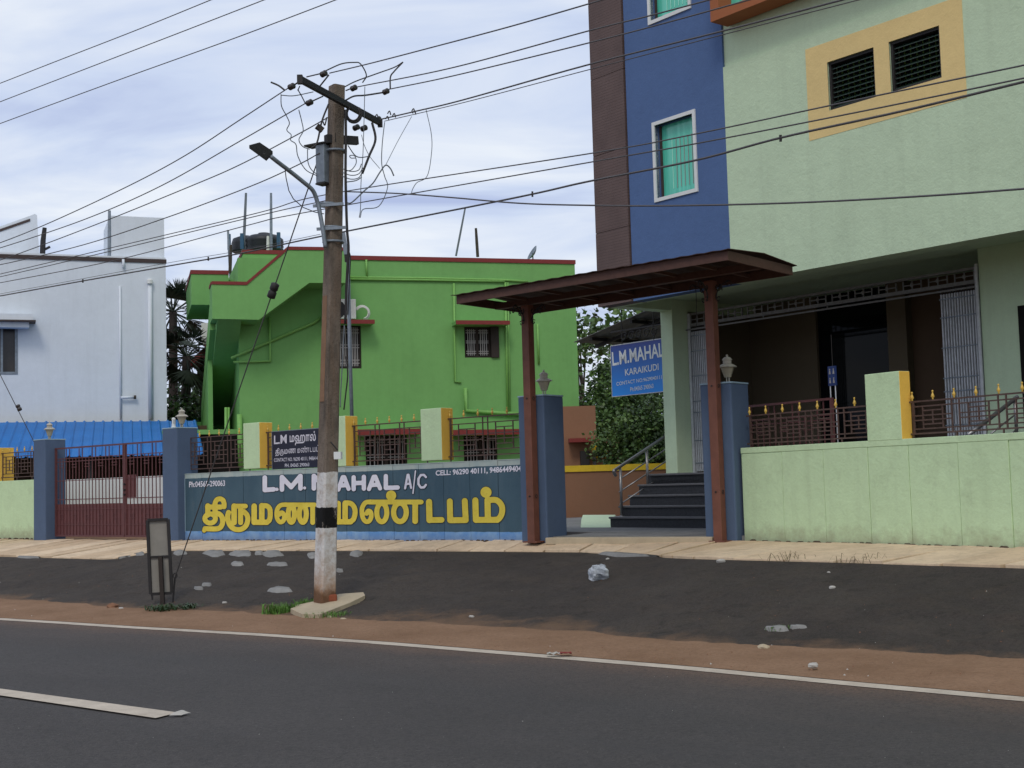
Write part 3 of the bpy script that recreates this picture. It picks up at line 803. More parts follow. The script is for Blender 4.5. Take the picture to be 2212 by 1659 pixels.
# ------------------------------------------------------------------ side gate
def gate_leaf(fr, n, u0, u1, z0, z1, zs, label, latch=False, step=0.115):
    t = thing('gate_leaf', label, 'gate', fr.P((u0 + u1) / 2, n, z0), 'maroon steel gate leaves')
    w = 0.022
    for nm, a in (('stile', u0), ('stile', u1 - 0.035)):
        MB().box(fr, a, a + 0.035, n - 0.02, n + 0.02, z0, z1).build(nm, M['maroon'], t)
    for f, hh in ((z1 - 0.03, 0.03), (z0, 0.035)):
        MB().box(fr, u0 + 0.036, u1 - 0.036, n - 0.018, n + 0.018, f, f + hh).build('rail', M['maroon'], t)
    H = z1 - z0
    for f in (0.87, 0.835, 0.62, 0.41, 0.13, 0.30):
        MB().box(fr, u0 + 0.036, u1 - 0.036, n - 0.007, n + 0.007, z0 + H * f, z0 + H * f + 0.014).build('rail', M['maroon'], t)
    MB().box(fr, u0 + 0.02, u1 - 0.02, n - 0.012, n - 0.0085, z0 + 0.02, zs).build('sheet', M['maroon'], t)
    k = int((u1 - u0 - 0.07) / step)
    for i in range(k + 1):
        u = u0 + 0.05 + (u1 - u0 - 0.1) * i / k; top = 0.87 if i % 4 in (1, 2) else 0.98
        MB().box(fr, u - 0.007, u + 0.007, n - 0.0065, n + 0.0075, z0 + 0.03, z0 + H * top).build('bar', M['maroon'], t)
        if i % 4 == 1 and i + 1 <= k:
            u2 = u0 + 0.05 + (u1 - u0 - 0.1) * (i + 1) / k
            for f in (0.20, 0.24, 0.77, 0.80):
                MB().box(fr, u - 0.03, u2 + 0.03, n - 0.006, n + 0.009, z0 + H * f, z0 + H * f + 0.012).build('bar', M['maroon'], t)
    if latch:
        MB().box(fr, u0 + 0.04, u0 + 0.36, n - 0.012, n - 0.0086, z0 + H * 0.42, z0 + H * 0.66).build('lock_plate', M['maroon'], t)
        for zz in (0.56, 0.50, 0.45):
            MB().lathe(fr.P(u0 + 0.02, n + 0.02, z0 + H * zz), [(0.02, 0), (0.02, 0.03)], 8, ax=fr.n).build('hinge', M['iron'], t)
    return t
NG = -0.22
um = u_at(LG, 270, 1060, NG)
zg1 = LG.uz(150, 966, NG)[1]; zs = LG.uz(200, 1088, NG)[1]
gate_leaf(LG, NG, 0.02, um - 0.01, 0.0, zg1, zs, 'maroon side gate leaf next to the leftmost blue pillar')
gate_leaf(LG, NG, um + 0.01, u_at(LG2, 351, 1060, NG) + 4.555 if False else 4.555 - 0.48, 0.0, zg1, zs - 0.02, 'maroon side gate leaf with lock plate, behind the roadside sign', latch=True)
# main gate leaf folded back inside the pale green wall
zf = RW.uz(1700, 868, -0.95)[1]
gate_leaf(RW, -0.95, u_at(RW, 1618, 900, -0.95), u_at(RW, 1800, 900, -0.95), 0.06, zf, 1.0, 'maroon gate leaf folded back behind the lattice railing beside the hall porch')

# ------------------------------------------------------------------ gate canopy
CA = alpha((-0.21, 19.0), 52.06); CL, CW = 4.22, 0.85
zc0, zc1 = 3.285, 3.365
def czz(u): return zc0 + (zc1 - zc0) * u / CL
cnp = thing('gate_canopy', 'dark brown flat canopy on two red brown posts over the main gate', 'canopy', CA.P(CL / 2, 0, 0))
def cbox(name, u0, u1, n0, n1, a0, a1, mt, bevel=0, crown=0):
    """a box that follows the fall of the roof; a0, a1 are heights above the underside line"""
    p = [CA.P(u, n, czz(u) + a) for a in (a0, a1) for u, n in ((u0, n1), (u1, n1), (u1, n0), (u0, n0))]
    return MB().hexa(p).build(name, mt, cnp, bevel=bevel)
fh = 0.115
cbox('fascia', 0, CL, CW - 0.03, CW, 0, fh, M['canopy'])
cbox('fascia', 0, CL, -CW, -CW + 0.03, 0, fh, M['canopy'])
cbox('fascia', 0, 0.03, -CW + 0.031, CW - 0.031, 0, fh, M['canopy'])
cbox('fascia', CL - 0.03, CL, -CW + 0.031, CW - 0.031, 0, fh, M['canopy'])
cbox('centre_beam', 0.031, CL - 0.031, -0.05, 0.05, -0.01, 0.075, M['canopy'])
for k in range(1, 7):
    u = CL * k / 7
    for a, b in ((-CW + 0.031, -0.051), (0.051, CW - 0.031)):
        cbox('purlin', u - 0.02, u + 0.02, a, b, 0.045, 0.085, M['canopy'])
# sheet: a very low ridge along the middle, overhanging the fascia, ends turned up a little
mb = MB(); nu, nn = 40, 12
for j in range(nn + 1):
    n_ = -CW - 0.05 + (2 * CW + 0.10) * j / nn
    for i in range(nu + 1):
        u = -0.06 + (CL + 0.10) * i / nu
        z = czz(u) + fh + 0.004 + 0.05 * (1 - abs(n_) / CW) + 0.004 * math.cos(i * math.pi)
        mb.v.append(tuple(CA.P(u, n_, z)))
for j in range(nn):
    for i in range(nu):
        a = j * (nu + 1) + i; mb.f.append((a, a + nu + 1, a + nu + 2, a + 1)); mb.m.append(0)
o = mb.build('roof_sheet', M['canopy_sheet'], cnp)
s = o.modifiers.new('t', 'SOLIDIFY'); s.thickness = 0.008; s.offset = 1
POSTS = []
for fr, px in ((P1F, 1154.5), (P2F, 1559.5)):
    uu = fr.uz(px, 1160, 0.165)[0]; b0 = fr.P(uu - 0.0625, 0.1025, 0); POSTS.append(b0)
    d = b0 - CA.o; ct = CA.P(d.dot(CA.e), 0, 0)
    zt = czz(d.dot(CA.e)) + 0.0
    f2 = fr.shifted(uu - 0.0625, 0.1025)
    MB().box(f2, -0.0625, 0.0625, -0.0625, 0.0625, -0.03, zt).build('post', M['post'], cnp, bevel=0.006)
    MB().box(f2, -0.12, 0.12, -0.09, 0.09, -0.02, 0.0).build('base_plate', M['post'], cnp)
    for zz in (1.98, 0.62):
        MB().lathe(f2.P(0.0, 0.062, zz), [(0.012, 0), (0.012, 0.012)], 8, ax=f2.n).build('bolt', M['iron'], cnp)
        ringp = [f2.P(0.068, math.cos(a) * 0.022, zz + math.sin(a) * 0.022) for a in np.linspace(0, 6.283, 12)]
        MB().tube(ringp, 0.004, 5).build('eye', M['iron'], cnp)
    # scrolled brackets, both ways along the canopy and towards the road
    for ax, sg in ((CA.e, 1), (CA.e, -1), (CA.n, 1), (CA.n, -1)):
        o0 = b0 + ax * (0.07 * sg)
        def sp(a, r0, r1, c, k0, k1, N=22):
            return [o0 + ax * sg * (c[0] + (r0 + (r1 - r0) * q) * math.cos(k0 + (k1 - k0) * q)) + Vector((0, 0, zt + c[1] + (r0 + (r1 - r0) * q) * math.sin(k0 + (k1 - k0) * q))) for q in np.linspace(0, 1, N)]
        mb = MB()
        mb.tube(sp(0, 0.20, 0.20, (0.21, -0.235), math.pi, math.pi * 0.52), 0.009, 5)
        mb.tube(sp(0, 0.055, 0.012, (0.185, -0.06), -0.6, 5.6), 0.008, 5)
        mb.tube(sp(0, 0.05, 0.012, (0.055, -0.10), 2.2, 8.2), 0.008, 5)
        mb.tube(sp(0, 0.035, 0.01, (0.04, -0.25), 0.8, 6.8), 0.007, 5)
        mb.build('scroll_bracket', M['iron'], cnp, smooth=True)
# a thin earthing wire hangs from the sheet
a = CA.P(3.1, -0.3, czz(3.1) + 0.04)
MB().tube(curve([a, a + Vector((0.01, 0.02, -0.25)), a + Vector((0.0, 0.03, -0.62))]), 0.004, 5).build('hanging_cord', M['iron'], cnp)

# ------------------------------------------------------------------ painted lettering
Z8 = lambda x, y: ((740 + 0.25316 * x) / 1.73599, (1830 + 0.25316 * y) / 1.73599)
R5 = lambda x, y: ((1290 + 0.36166 * x) / 1.73599, (1480 + 0.36166 * y) / 1.73599)
R4 = lambda x, y: ((650 + 0.29837 * x) / 1.73599, (1480 + 0.29837 * y) / 1.73599)
def ell(cx, cy, rx, ry, a0=0, a1=360, n=28):
    return [(cx + rx * math.cos(math.radians(a)), cy + ry * math.sin(math.radians(a))) for a in np.linspace(a0, a1, n)]
def sm(pts, k=5):
    return [(p.x, p.y) for p in curve([Vector((x, y, 0)) for x, y in pts], k)]
WORD1 = [([(155, 262), (155, 400)], 66), ([(150, 282), (345, 282)], 66), ([(262, 262), (262, 400)], 68), (ell(190, 452, 78, 68), 64),
         (sm([(262, 372), (325, 385), (368, 440), (372, 525), (335, 588), (270, 606), (115, 603)]), 66), ([(112, 606), (100, 632)], 52),
         (sm([(262, 300), (262, 232), (288, 176), (335, 160), (380, 182), (397, 236), (396, 278)]), 64),
         ([(545, 268), (545, 512)], 72), ([(641, 300), (641, 512)], 66), ([(545, 268), (712, 268)], 62),
         (sm([(690, 350), (735, 400), (748, 470), (722, 555), (665, 605), (600, 617), (535, 600), (482, 548), (454, 470), (450, 410), (462, 362)]), 66),
         ([(842, 268), (842, 508)], 72), ([(842, 508), (1030, 508)], 70), ([(955, 262), (955, 508)], 72), (sm([(955, 262), (1030, 266), (1072, 310), (1080, 400), (1066, 475), (1030, 506)]), 66),
         (sm([(1320, 246), (1235, 256), (1185, 315), (1175, 400), (1192, 470), (1232, 506), (1275, 482), (1288, 425), (1268, 372), (1238, 368), (1215, 392)]), 58),
         (ell(1392, 385, 46, 124), 64), (ell(1562, 385, 52, 124), 66), ([(1310, 248), (1735, 248)], 58), ([(1708, 262), (1708, 512)], 62)]
WORD2 = [([(-61, 1128), (-61, 1318)], 50), ([(12, 1128), (12, 1318)], 50), ([(-61, 1318), (70, 1318)], 48), (sm([(12, 1122), (70, 1128), (108, 1172), (114, 1235), (98, 1290), (66, 1318)]), 46),
         (sm([(275, 1110), (222, 1120), (190, 1170), (186, 1230), (200, 1285), (228, 1316), (262, 1308), (282, 1265), (276, 1218), (252, 1206), (234, 1232)]), 42),
         (ell(392, 1222, 52, 96), 46), (ell(580, 1220, 66, 96), 48), ([(262, 1113), (800, 1113)], 44), ([(738, 1120), (738, 1312)], 52), ([(488, 1045), (489, 1045)], 92),
         ([(882, 1112), (886, 1300)], 56), ([(886, 1300), (1012, 1298)], 52), ([(1097, 1106), (1101, 1302)], 54), ([(1101, 1302), (1262, 1300)], 54), ([(1252, 1102), (1262, 1300)], 54),
         ([(1362, 1096), (1368, 1298)], 56), ([(1368, 1298), (1590, 1298)], 54), ([(1488, 1094), (1492, 1298)], 56), (sm([(1488, 1094), (1580, 1094), (1634, 1150), (1638, 1225), (1606, 1285), (1560, 1298)]), 54), ([(1472, 1012), (1473, 1012)], 100)]
def sdf_mesh(strokes, step, grow=0.0):
    P = []
    for pts, w in strokes:
        for a, b in zip(pts, pts[1:]): P.append((a[0], a[1], b[0], b[1], w / 2 + grow))
    P = np.array(P); pad = P[:, 4].max() + step * 2
    x0, x1 = min(P[:, 0].min(), P[:, 2].min()) - pad, max(P[:, 0].max(), P[:, 2].max()) + pad
    y0, y1 = min(P[:, 1].min(), P[:, 3].min()) - pad, max(P[:, 1].max(), P[:, 3].max()) + pad
    gx, gy = np.arange(x0, x1, step), np.arange(y0, y1, step)
    X, Y = np.meshgrid(gx, gy); F = np.full(X.shape, 1e9)
    for ax, ay, bx, by, w in P:
        dx, dy = bx - ax, by - ay; L = dx * dx + dy * dy + 1e-9
        t = np.clip(((X - ax) * dx + (Y - ay) * dy) / L, 0, 1)
        F = np.minimum(F, np.hypot(X - ax - t * dx, Y - ay - t * dy) - w)
    vs, fs, key = [], [], {}
    def vid(k, p):
        if k not in key: key[k] = len(vs); vs.append(p)
        return key[k]
    ny, nx = F.shape
    for j in range(ny - 1):
        for i in range(nx - 1):
            c = [(i, j), (i + 1, j), (i + 1, j + 1), (i, j + 1)]; f = [F[b, a] for a, b in c]
            if min(f) >= 0: continue
            poly = []
            for k in range(4):
                (a, b), (a2, b2) = c[k], c[(k + 1) % 4]; fa, fb = f[k], f[(k + 1) % 4]
                if fa < 0: poly.append(vid((a, b), (gx[a], gy[b])))
                if (fa < 0) != (fb < 0):
                    t = fa / (fa - fb); kk = tuple(sorted(((a, b), (a2, b2))))
                    poly.append(vid(kk, (gx[a] + (gx[a2] - gx[a]) * t, gy[b] + (gy[b2] - gy[b]) * t)))
            if len(poly) >= 3: fs.append(tuple(reversed(poly)))
    return vs, fs
def painted(name, strokes, mapping, fr, n, mt, parent, step=7, grow=0.0):
    vs, fs = sdf_mesh(strokes, step, grow)
    mb = MB(); mb.v = [tuple(fr.at(*mapping(*v), n)) for v in vs]; mb.f = fs; mb.m = [0] * len(fs)
    # faces towards the road
    if fs:
        a, b, c = [Vector(mb.v[i]) for i in fs[len(fs) // 2][:3]]
        if (b - a).cross(c - a).dot(fr.n) < 0: mb.f = [tuple(reversed(f)) for f in fs]
    return mb.build(name, mt, parent)
m = NT('yellow_sign_paint')
k = m.mix(m.ramp(m.noise(4, 5, 0.7), 0.3, 0.7), (0.62, 0.48, 0.05), (0.74, 0.60, 0.08))
m.col(m.mix(m.ramp(m.noise(25, 4, 0.7), 0.55, 0.8, 0, 0.35), k, (0.22, 0.16, 0.03))); M['yellowpaint'] = m.done(0.7, 0.3)
m = NT('white_sign_paint')
k = m.mix(m.ramp(m.noise(4, 5, 0.7), 0.3, 0.7), (0.66, 0.65, 0.74), (0.76, 0.75, 0.80))
m.col(m.mix(m.ramp(m.noise(25, 4, 0.7), 0.55, 0.8, 0, 0.3), k, (0.3, 0.3, 0.36))); M['whitepaint'] = m.done(0.7, 0.3)
M['outline'] = simple('dark_letter_outline', (0.012, 0.020, 0.032), 0.7)
NL = 0.0055
WORD1B = [(p, w * 1.14) for p, w in WORD1]; WORD2B = [(p, w * 1.14) for p, w in WORD2]
for wd, mp_, st, g in ((WORD1B, Z8, 8, 8), (WORD2B, R5, 5.5, 5.5)):
    painted('letter_outline', wd, mp_, LW, NL, M['outline'], wl, st, g)
    painted('yellow_lettering', wd, mp_, LW, NL + 0.0015, M['yellowpaint'], wl, st)
# white block capitals
def cap(ch, x0, x1, yt0, yt1, h, w):
    """strokes for a block capital; top edge runs from yt0 to yt1, letter height h"""
    def q(a, b): return (x0 + (x1 - x0) * a, (yt0 + (yt1 - yt0) * a) + h * b)
    S = {'L': [[(0, 0), (0, 1)], [(0, 1), (1, 1)]], 'M': [[(0, 1), (0, 0)], [(0, 0), (0.5, 0.85)], [(0.5, 0.85), (1, 0)], [(1, 0), (1, 1)]],
         'A': [[(0, 1), (0.42, 0)], [(0.58, 0), (1, 1)], [(0.42, 0), (0.58, 0)], [(0.2, 0.68), (0.8, 0.68)]], 'H': [[(0, 0), (0, 1)], [(1, 0), (1, 1)], [(0, 0.5), (1, 0.5)]],
         '/': [[(1, 0), (0, 1)]], '.': [[(0, 1), (0.05, 1)]],
         'C': [[(1, 0.2), (0.75, 0.02), (0.35, 0.02), (0.05, 0.3), (0.05, 0.7), (0.35, 0.98), (0.75, 0.98), (1, 0.8)]]}[ch]
    return [([q(*p) for p in s_], w) for s_ in S]
LT = []
for ch, x0, x1, a, b, h, w in (('L', 572, 591, 1031.5, 1030, 27, 10), ('.', 598, 599, 1033, 1033, 24, 7.5), ('M', 609, 649, 1030.5, 1028, 27, 10), ('.', 658, 659, 1030, 1030, 24, 6.5),
                               ('M', 678, 720, 1028, 1026, 27, 10), ('A', 731, 753, 1031.5, 1030, 26, 9), ('H', 764, 786, 1031, 1030, 25.5, 9.5), ('A', 797, 821, 1030.5, 1029, 26, 9), ('L', 833.5, 859, 1028.5, 1027.5, 25.5, 9.5),
                               ('A', 875, 888, 1026, 1025, 29, 4.6), ('/', 892, 897, 1066, 1017, 0, 2.6), ('C', 903, 920, 1026, 1025, 28, 5)):
    if ch == '/': LT.append(([(892, 1066), (897.5, 1017)], 2.8))
    else: LT += cap(ch, x0, x1, a, b, h, w)
ident = lambda x, y: (x, y)
painted('letter_outline', LT, ident, LW, NL, M['outline'], wl, 1.3, 1.2)
painted('white_lettering', LT, ident, LW, NL + 0.0015, M['whitepaint'], wl, 1.3)
def text(name, s_, quad, fr, n, mt, parent, bold=0.0, mirror=False):
    """lettering laid into a quad (top-left, top-right, bottom-right, bottom-left) of a surface"""
    c = bpy.data.curves.new('t', 'FONT'); c.body = s_; c.offset = bold; c.resolution_u = 3
    o = bpy.data.objects.new('t', c); COL.objects.link(o)
    me = bpy.data.meshes.new_from_object(o.evaluated_get(bpy.context.evaluated_depsgraph_get()))
    vs = [tuple(v.co) for v in me.vertices]; fs = [tuple(p.vertices) for p in me.polygons]
    bpy.data.objects.remove(o); bpy.data.meshes.remove(me); bpy.data.curves.remove(c)
    xs, ys = [v[0] for v in vs], [v[1] for v in vs]; x0, x1, y0, y1 = min(xs), max(xs), min(ys), max(ys)
    mb = MB()
    for v in vs:
        a, b = (v[0] - x0) / (x1 - x0), (y1 - v[1]) / (y1 - y0)
        T = Vector(quad[0]).lerp(Vector(quad[1]), a); Bq = Vector(quad[3]).lerp(Vector(quad[2]), a)
        q = T.lerp(Bq, b); mb.v.append(tuple(fr.at(q.x, q.y, n)))
    mb.f = fs; mb.m = [0] * len(fs)
    a, b, c_ = [Vector(mb.v[i]) for i in fs[0][:3]]
    if (b - a).cross(c_ - a).dot(fr.n) < 0: mb.f = [tuple(reversed(f)) for f in fs]
    return mb.build(name, mt, parent)
text('white_lettering', 'CELL: 96290 40111, 9486449404', [R5(950, 785), R5(1840, 732), R5(1840, 806), R5(950, 850)], LW, NL, M['whitepaint'], wl, 0.03)
text('white_lettering', 'Ph:04565-290063', [R4(198, 1092), R4(650, 1074), R4(650, 1148), R4(198, 1166)], LW, NL, M['whitepaint'], wl, 0.02)

# ------------------------------------------------------------------ navy name board on the railing
NB = -0.11
q = [LW.uz(*R4(1240, 470), NB), LW.uz(718, 917.5, NB), LW.uz(718, 1002, NB), LW.uz(*R4(1245, 940), NB)]
bd = thing('name_board', 'navy board with white Tamil and English lettering tied to the railing', 'sign', LW.P((q[0][0] + q[1][0]) / 2, NB, q[3][1]))
MB().box(LW, q[0][0], q[1][0], NB - 0.012, NB, q[3][1], q[0][1]).build('panel', M['navy'], bd)
MB().box(LW, q[0][0] - 0.012, q[0][0] - 0.001, NB - 0.014, NB + 0.003, q[3][1] - 0.01, q[0][1] + 0.01).build('frame', M['galv'], bd)
MB().box(LW, q[0][0], q[1][0], NB - 0.014, NB + 0.003, q[0][1] + 0.001, q[0][1] + 0.012).build('frame', M['galv'], bd)
NBL = NB + 0.002
text('lettering', 'L.M', [R4(1265, 515), R4(1425, 500), R4(1425, 612), R4(1265, 625)], LW, NBL, M['letterwhite'], bd, 0.02)
text('lettering', 'மஹால்', [R4(1462, 480), R4(1790, 455), R4(1790, 625), R4(1462, 640)], LW, NBL, M['letterwhite'], bd, 0.02)
def fit(box, quad):
    x0, y0, x1, y1 = box
    def f(x, y):
        a, b = (x - x0) / (x1 - x0), (y - y0) / (y1 - y0)
        T = Vector(quad[0]).lerp(Vector(quad[1]), a); Bq = Vector(quad[3]).lerp(Vector(quad[2]), a); q_ = T.lerp(Bq, b); return q_.x, q_.y
    return f
thin = lambda wd, k_: [(p, w * k_) for p, w in wd]
painted('lettering', thin(WORD1, 0.62), fit((75, 125, 1740, 650), [R4(1280, 672), R4(1535, 655), R4(1535, 758), R4(1280, 775)]), LW, NBL, M['letterwhite'], bd, 14)
painted('lettering', thin(WORD2, 0.62), fit((-86, 960, 1665, 1345), [R4(1558, 640), R4(1850, 622), R4(1850, 720), R4(1558, 735)]), LW, NBL, M['letterwhite'], bd, 10)
text('lettering', 'CONTACT NO. 96290 40111, 94864 49404', [R4(1265, 800), R4(1880, 768), R4(1880, 825), R4(1265, 852)], LW, NBL, M['letterwhite'], bd, 0.01)
text('lettering', 'PH. 04565 290063', [R4(1402, 868), R4(1708, 855), R4(1708, 898), R4(1402, 912)], LW, NBL, M['letterwhite'], bd, 0.01)

# ------------------------------------------------------------------ marriage hall
def wall_holes(fr, u0, u1, z0, z1, n_front, n_back, holes):
    """a wall face with real openings and reveals; holes = (u0, u1, z0, z1)"""
    us = sorted({u0, u1, *[h[0] for h in holes], *[h[1] for h in holes]}); zs = sorted({z0, z1, *[h[2] for h in holes], *[h[3] for h in holes]})
    us = [u for u in us if u0 <= u <= u1]; zs = [z for z in zs if z0 <= z <= z1]
    mb = MB()
    def inside(u, z): return any(h[0] < u < h[1] and h[2] < z < h[3] for h in holes)
    for a, b in zip(us, us[1:]):
        for c, d in zip(zs, zs[1:]):
            if not inside((a + b) / 2, (c + d) / 2):
                mb.add([fr.P(a, n_front, c), fr.P(b, n_front, c), fr.P(b, n_front, d), fr.P(a, n_front, d)], [(0, 1, 2, 3)])
    F, Bk = n_front, n_back
    for a, b, c, d in holes:
        d = min(d, z1)
        mb.add([fr.P(a, F, c), fr.P(a, F, d), fr.P(a, Bk, d), fr.P(a, Bk, c)], [(0, 1, 2, 3)])
        mb.add([fr.P(b, F, c), fr.P(b, Bk, c), fr.P(b, Bk, d), fr.P(b, F, d)], [(0, 1, 2, 3)])
        mb.add([fr.P(a, F, c), fr.P(a, Bk, c), fr.P(b, Bk, c), fr.P(b, F, c)], [(0, 1, 2, 3)])
        mb.add([fr.P(a, F, d), fr.P(b, F, d), fr.P(b, Bk, d), fr.P(a, Bk, d)], [(0, 1, 2, 3)])
    # ends, top, bottom
    for a in (u0, u1):
        mb.add([fr.P(a, F, z0), fr.P(a, F, z1), fr.P(a, Bk, z1), fr.P(a, Bk, z0)], [(0, 1, 2, 3) if a == u0 else (3, 2, 1, 0)])
    mb.add([fr.P(u0, F, z0), fr.P(u0, Bk, z0), fr.P(u1, Bk, z0), fr.P(u1, F, z0)], [(0, 1, 2, 3)])
    mb.add([fr.P(u0, F, z1), fr.P(u1, F, z1), fr.P(u1, Bk, z1), fr.P(u0, Bk, z1)], [(0, 1, 2, 3)])
    return mb
hall = thing('marriage_hall', 'three storey pale green marriage hall with blue and brown stripes', 'building', BF.P(5, 0, 0))
ZS, ZT, UR = 3.565, 11.5, 15.0
ub0, ub1 = BF.uz(1357, 330)[0], BF.uz(1569, 330)[0]
m = NT('brown_ribbed_tile')
zz = m.z(); rib = m.math('FRACT', m.math('MULTIPLY', zz, 22.0))
k = m.mix(m.ramp(m.noise(2, 5, 0.6), 0.3, 0.7), (0.10, 0.068, 0.062), (0.135, 0.092, 0.083))
k = m.mix(m.math('LESS_THAN', rib, 0.16), k, (0.085, 0.058, 0.052))
m.col(k); m.bump(m.math('GREATER_THAN', rib, 0.16), 0.5, 0.01); M['browntile'] = m.done(0.7, 0.3)
tiles = []
zj = [ZS + 0.0, 4.75, 6.0, 7.25, 8.5, 9.75, ZT]
for a, b in zip(zj, zj[1:]):
    MB().box(BF, 0.0, ub0 - 0.03, -0.3, 0.02, a + 0.004, b - 0.004).build('tile_panel', M['browntile'], hall)
MB().box(BF, ub0 - 0.029, ub0 - 0.001, -0.3, -0.03, ZS, ZT).build('groove', M['darkbrown'], hall)
def quad_uz(pts, n=0.0):
    q = [BF.uz(x, y, n) for x, y in pts]
    return ((q[0][0] + q[2][0]) / 2, (q[1][0] + q[3][0]) / 2, (q[2][1] + q[3][1]) / 2, (q[0][1] + q[1][1]) / 2)
wA = quad_uz([(1410.3, 267), (1503.4, 233.6), (1414.6, 440), (1507.7, 412)])
hA = wA[3] - wA[2]
zB = quad_uz([(1410.3, 267), (1503.4, 233.6), (1404, 55.5), (1495, 16)])[2]
wB = (wA[0], wA[1], zB, zB + hA)
fw = 0.055
ins = lambda h, d: (h[0] + d, h[1] - d, h[2] + d, h[3] - d)
wall_holes(BF, ub0, ub1, ZS, ZT, 0.0, -0.22, [ins(wA, fw), ins(wB, fw)]).build('blue_wall', M['bluestripe'], hall)
m = NT('teal_curtained_glass')
x = m.noise(1.0, 4, 0.6, stretch=(9, 9, 0.5))
k = m.mix(m.ramp(x, 0.35, 0.65), (0.07, 0.48, 0.34), (0.15, 0.64, 0.48))
m.col(k); M['teal'] = m.done(0.12, 0.5)
for h in (wA, wB):
    w = MB()
    for a, b, c, d in ((h[0], h[1], h[2], h[2] + fw), (h[0], h[1], h[3] - fw, h[3]), (h[0], h[0] + fw, h[2] + fw, h[3] - fw), (h[1] - fw, h[1], h[2] + fw, h[3] - fw)):
        w.box(BF, a, b, -0.05, 0.022, c, d)
    fo = w.build('window', M['white'], hall)
    i = ins(h, fw)
    MB().box(BF, i[0], i[1], -0.13, -0.115, i[2], i[3]).build('pane', M['teal'], fo)
    for s_ in range(7):
        u = i[0] + (i[1] - i[0]) * (0.30 + 0.62 * s_ / 6)
        MB().box(BF, u - 0.005, u + 0.005, -0.114, -0.108, i[2] + 0.12, i[3] - 0.25).build('grille_bar', simple('pale_grille', (0.40, 0.80, 0.64), 0.4) if s_ == 0 and 'pg' not in M else M.get('pg', M['grille']), fo)
    M['pg'] = bpy.data.materials['pale_grille']
    for s_ in range(2):
        u = i[0] + (i[1] - i[0]) * 0.03
    MB().box(BF, i[0], i[0] + 0.03, -0.115, -0.085, i[2], i[3]).build('sash', M['darkbrown'], fo)
    MB().box(BF, i[1] - 0.02, i[1], -0.115, -0.085, i[2], i[3]).build('sash', M['darkbrown'], fo)
# pale field with the sand coloured patch and two louvred windows
lv1 = quad_uz([(1788, 139), (1888.6, 102.5), (1790.5, 243.4), (1890.8, 209)])
lv2 = quad_uz([(1919.8, 89.7), (2028.7, 50.4), (1925, 199.4), (2033.9, 164.4)])
zl = (lv1[2] + lv2[2]) / 2; zh = (lv1[3] + lv2[3]) / 2
lv1 = (lv1[0], lv1[1], zl, zh); lv2 = (lv2[0], lv2[1], zl, zh)
zled = BF.uz(1572, 142)[1]
wall_holes(BF, ub1 + 0.001, UR, ZS, zled, 0.0, -0.22, [lv1, lv2] if zh < zled else []).build('pale_wall', M['pale'], hall) if zh < zled else None
if zh >= zled:
    # louvres cross the ledge line: keep one plane there
    wall_holes(BF, ub1 + 0.001, UR, ZS, ZT, -0.03, -0.22, [lv1, lv2]).build('pale_wall', M['pale'], hall)
    uc = lv1[0] - 0.8
    MB().box(BF, ub1 + 0.002, uc, -0.028, 0.0, ZS, zled).build('proud_field', M['pale'], hall)
else:
    MB().box(BF, ub1 + 0.002, UR, -0.22, -0.035, zled + 0.001, ZT).build('recessed_field', M['pale'], hall)
ys = (BF.uz(1744, 206)[0], BF.uz(2083, 100)[0], BF.uz(1748, 305)[1], BF.uz(1741, 107)[1])
py_ = MB()
for a, b, c, d in ((ys[0], ys[1], ys[2], zl), (ys[0], lv1[0], zl, zh), (lv1[1], lv2[0], zl, zh), (lv2[1], ys[1], zl, zh), (ys[0], ys[1], zh, min(ys[3], zled - 0.002) if zh < zled else ys[3])):
    py_.box(BF, a, b, -0.02, 0.004, c, d)
py_.build('painted_surround', M['sand_yel'], hall)
M['louvre'] = simple('dark_green_louvre_glass', (0.02, 0.04, 0.028), 0.15, 0.5)
for h in (lv1, lv2):
    f = MB(); b = 0.035
    for a, b_, c, d in ((h[0], h[1], h[2], h[2] + b), (h[0], h[1], h[3] - b, h[3]), (h[0], h[0] + b, h[2] + b, h[3] - b), (h[1] - b, h[1], h[2] + b, h[3] - b)):
        f.box(BF, a + 0.001, b_ - 0.001, -0.14, -0.03, c + 0.001, d - 0.001)
    fo = f.build('window', M['iron'], hall)
    n_ = 9
    for k_ in range(n_):
        z = h[2] + b + (h[3] - h[2] - 2 * b) * (k_ + 0.5) / n_; dz = (h[3] - h[2]) / n_ * 0.42
        p = [BF.P(h[0] + b, -0.05, z - dz), BF.P(h[1] - b, -0.05, z - dz), BF.P(h[1] - b, -0.12, z + dz * 0.6), BF.P(h[0] + b, -0.12, z + dz * 0.6)]
        q = [v + Vector((0, 0, 0.006)) for v in p]
        MB().hexa(p + q).build('louvre_slat', M['louvre'], fo)
    MB().box(BF, h[0], h[1], -0.24, -0.222, h[2], h[3]).build('backing', M['dark'], fo)
    for k_ in range(7):
        u = h[0] + (h[1] - h[0]) * (k_ + 1) / 8
        MB().box(BF, u - 0.008, u + 0.008, -0.20, -0.185, h[2] + b, h[3] - b).build('grille_bar', M['pipegreen'], fo)
# orange framed bay above
ua, zo = BF.uz(1535, 48, 0.35)
ub = ua + 6.0
bay = MB().box(BF, ua, ub, 0.0, 0.35, zo, zo + 0.13); bay.build('bay_sill', M['orange'], hall)
MB().box(BF, ua, ua + 0.16, 0.0, 0.349, zo + 0.131, ZT).build('bay_jamb', M['orange'], hall)
MB().box(BF, ua + 0.162, ub, 0.05, 0.08, zo + 0.131, ZT).build('bay_glass', M['teal'], hall)
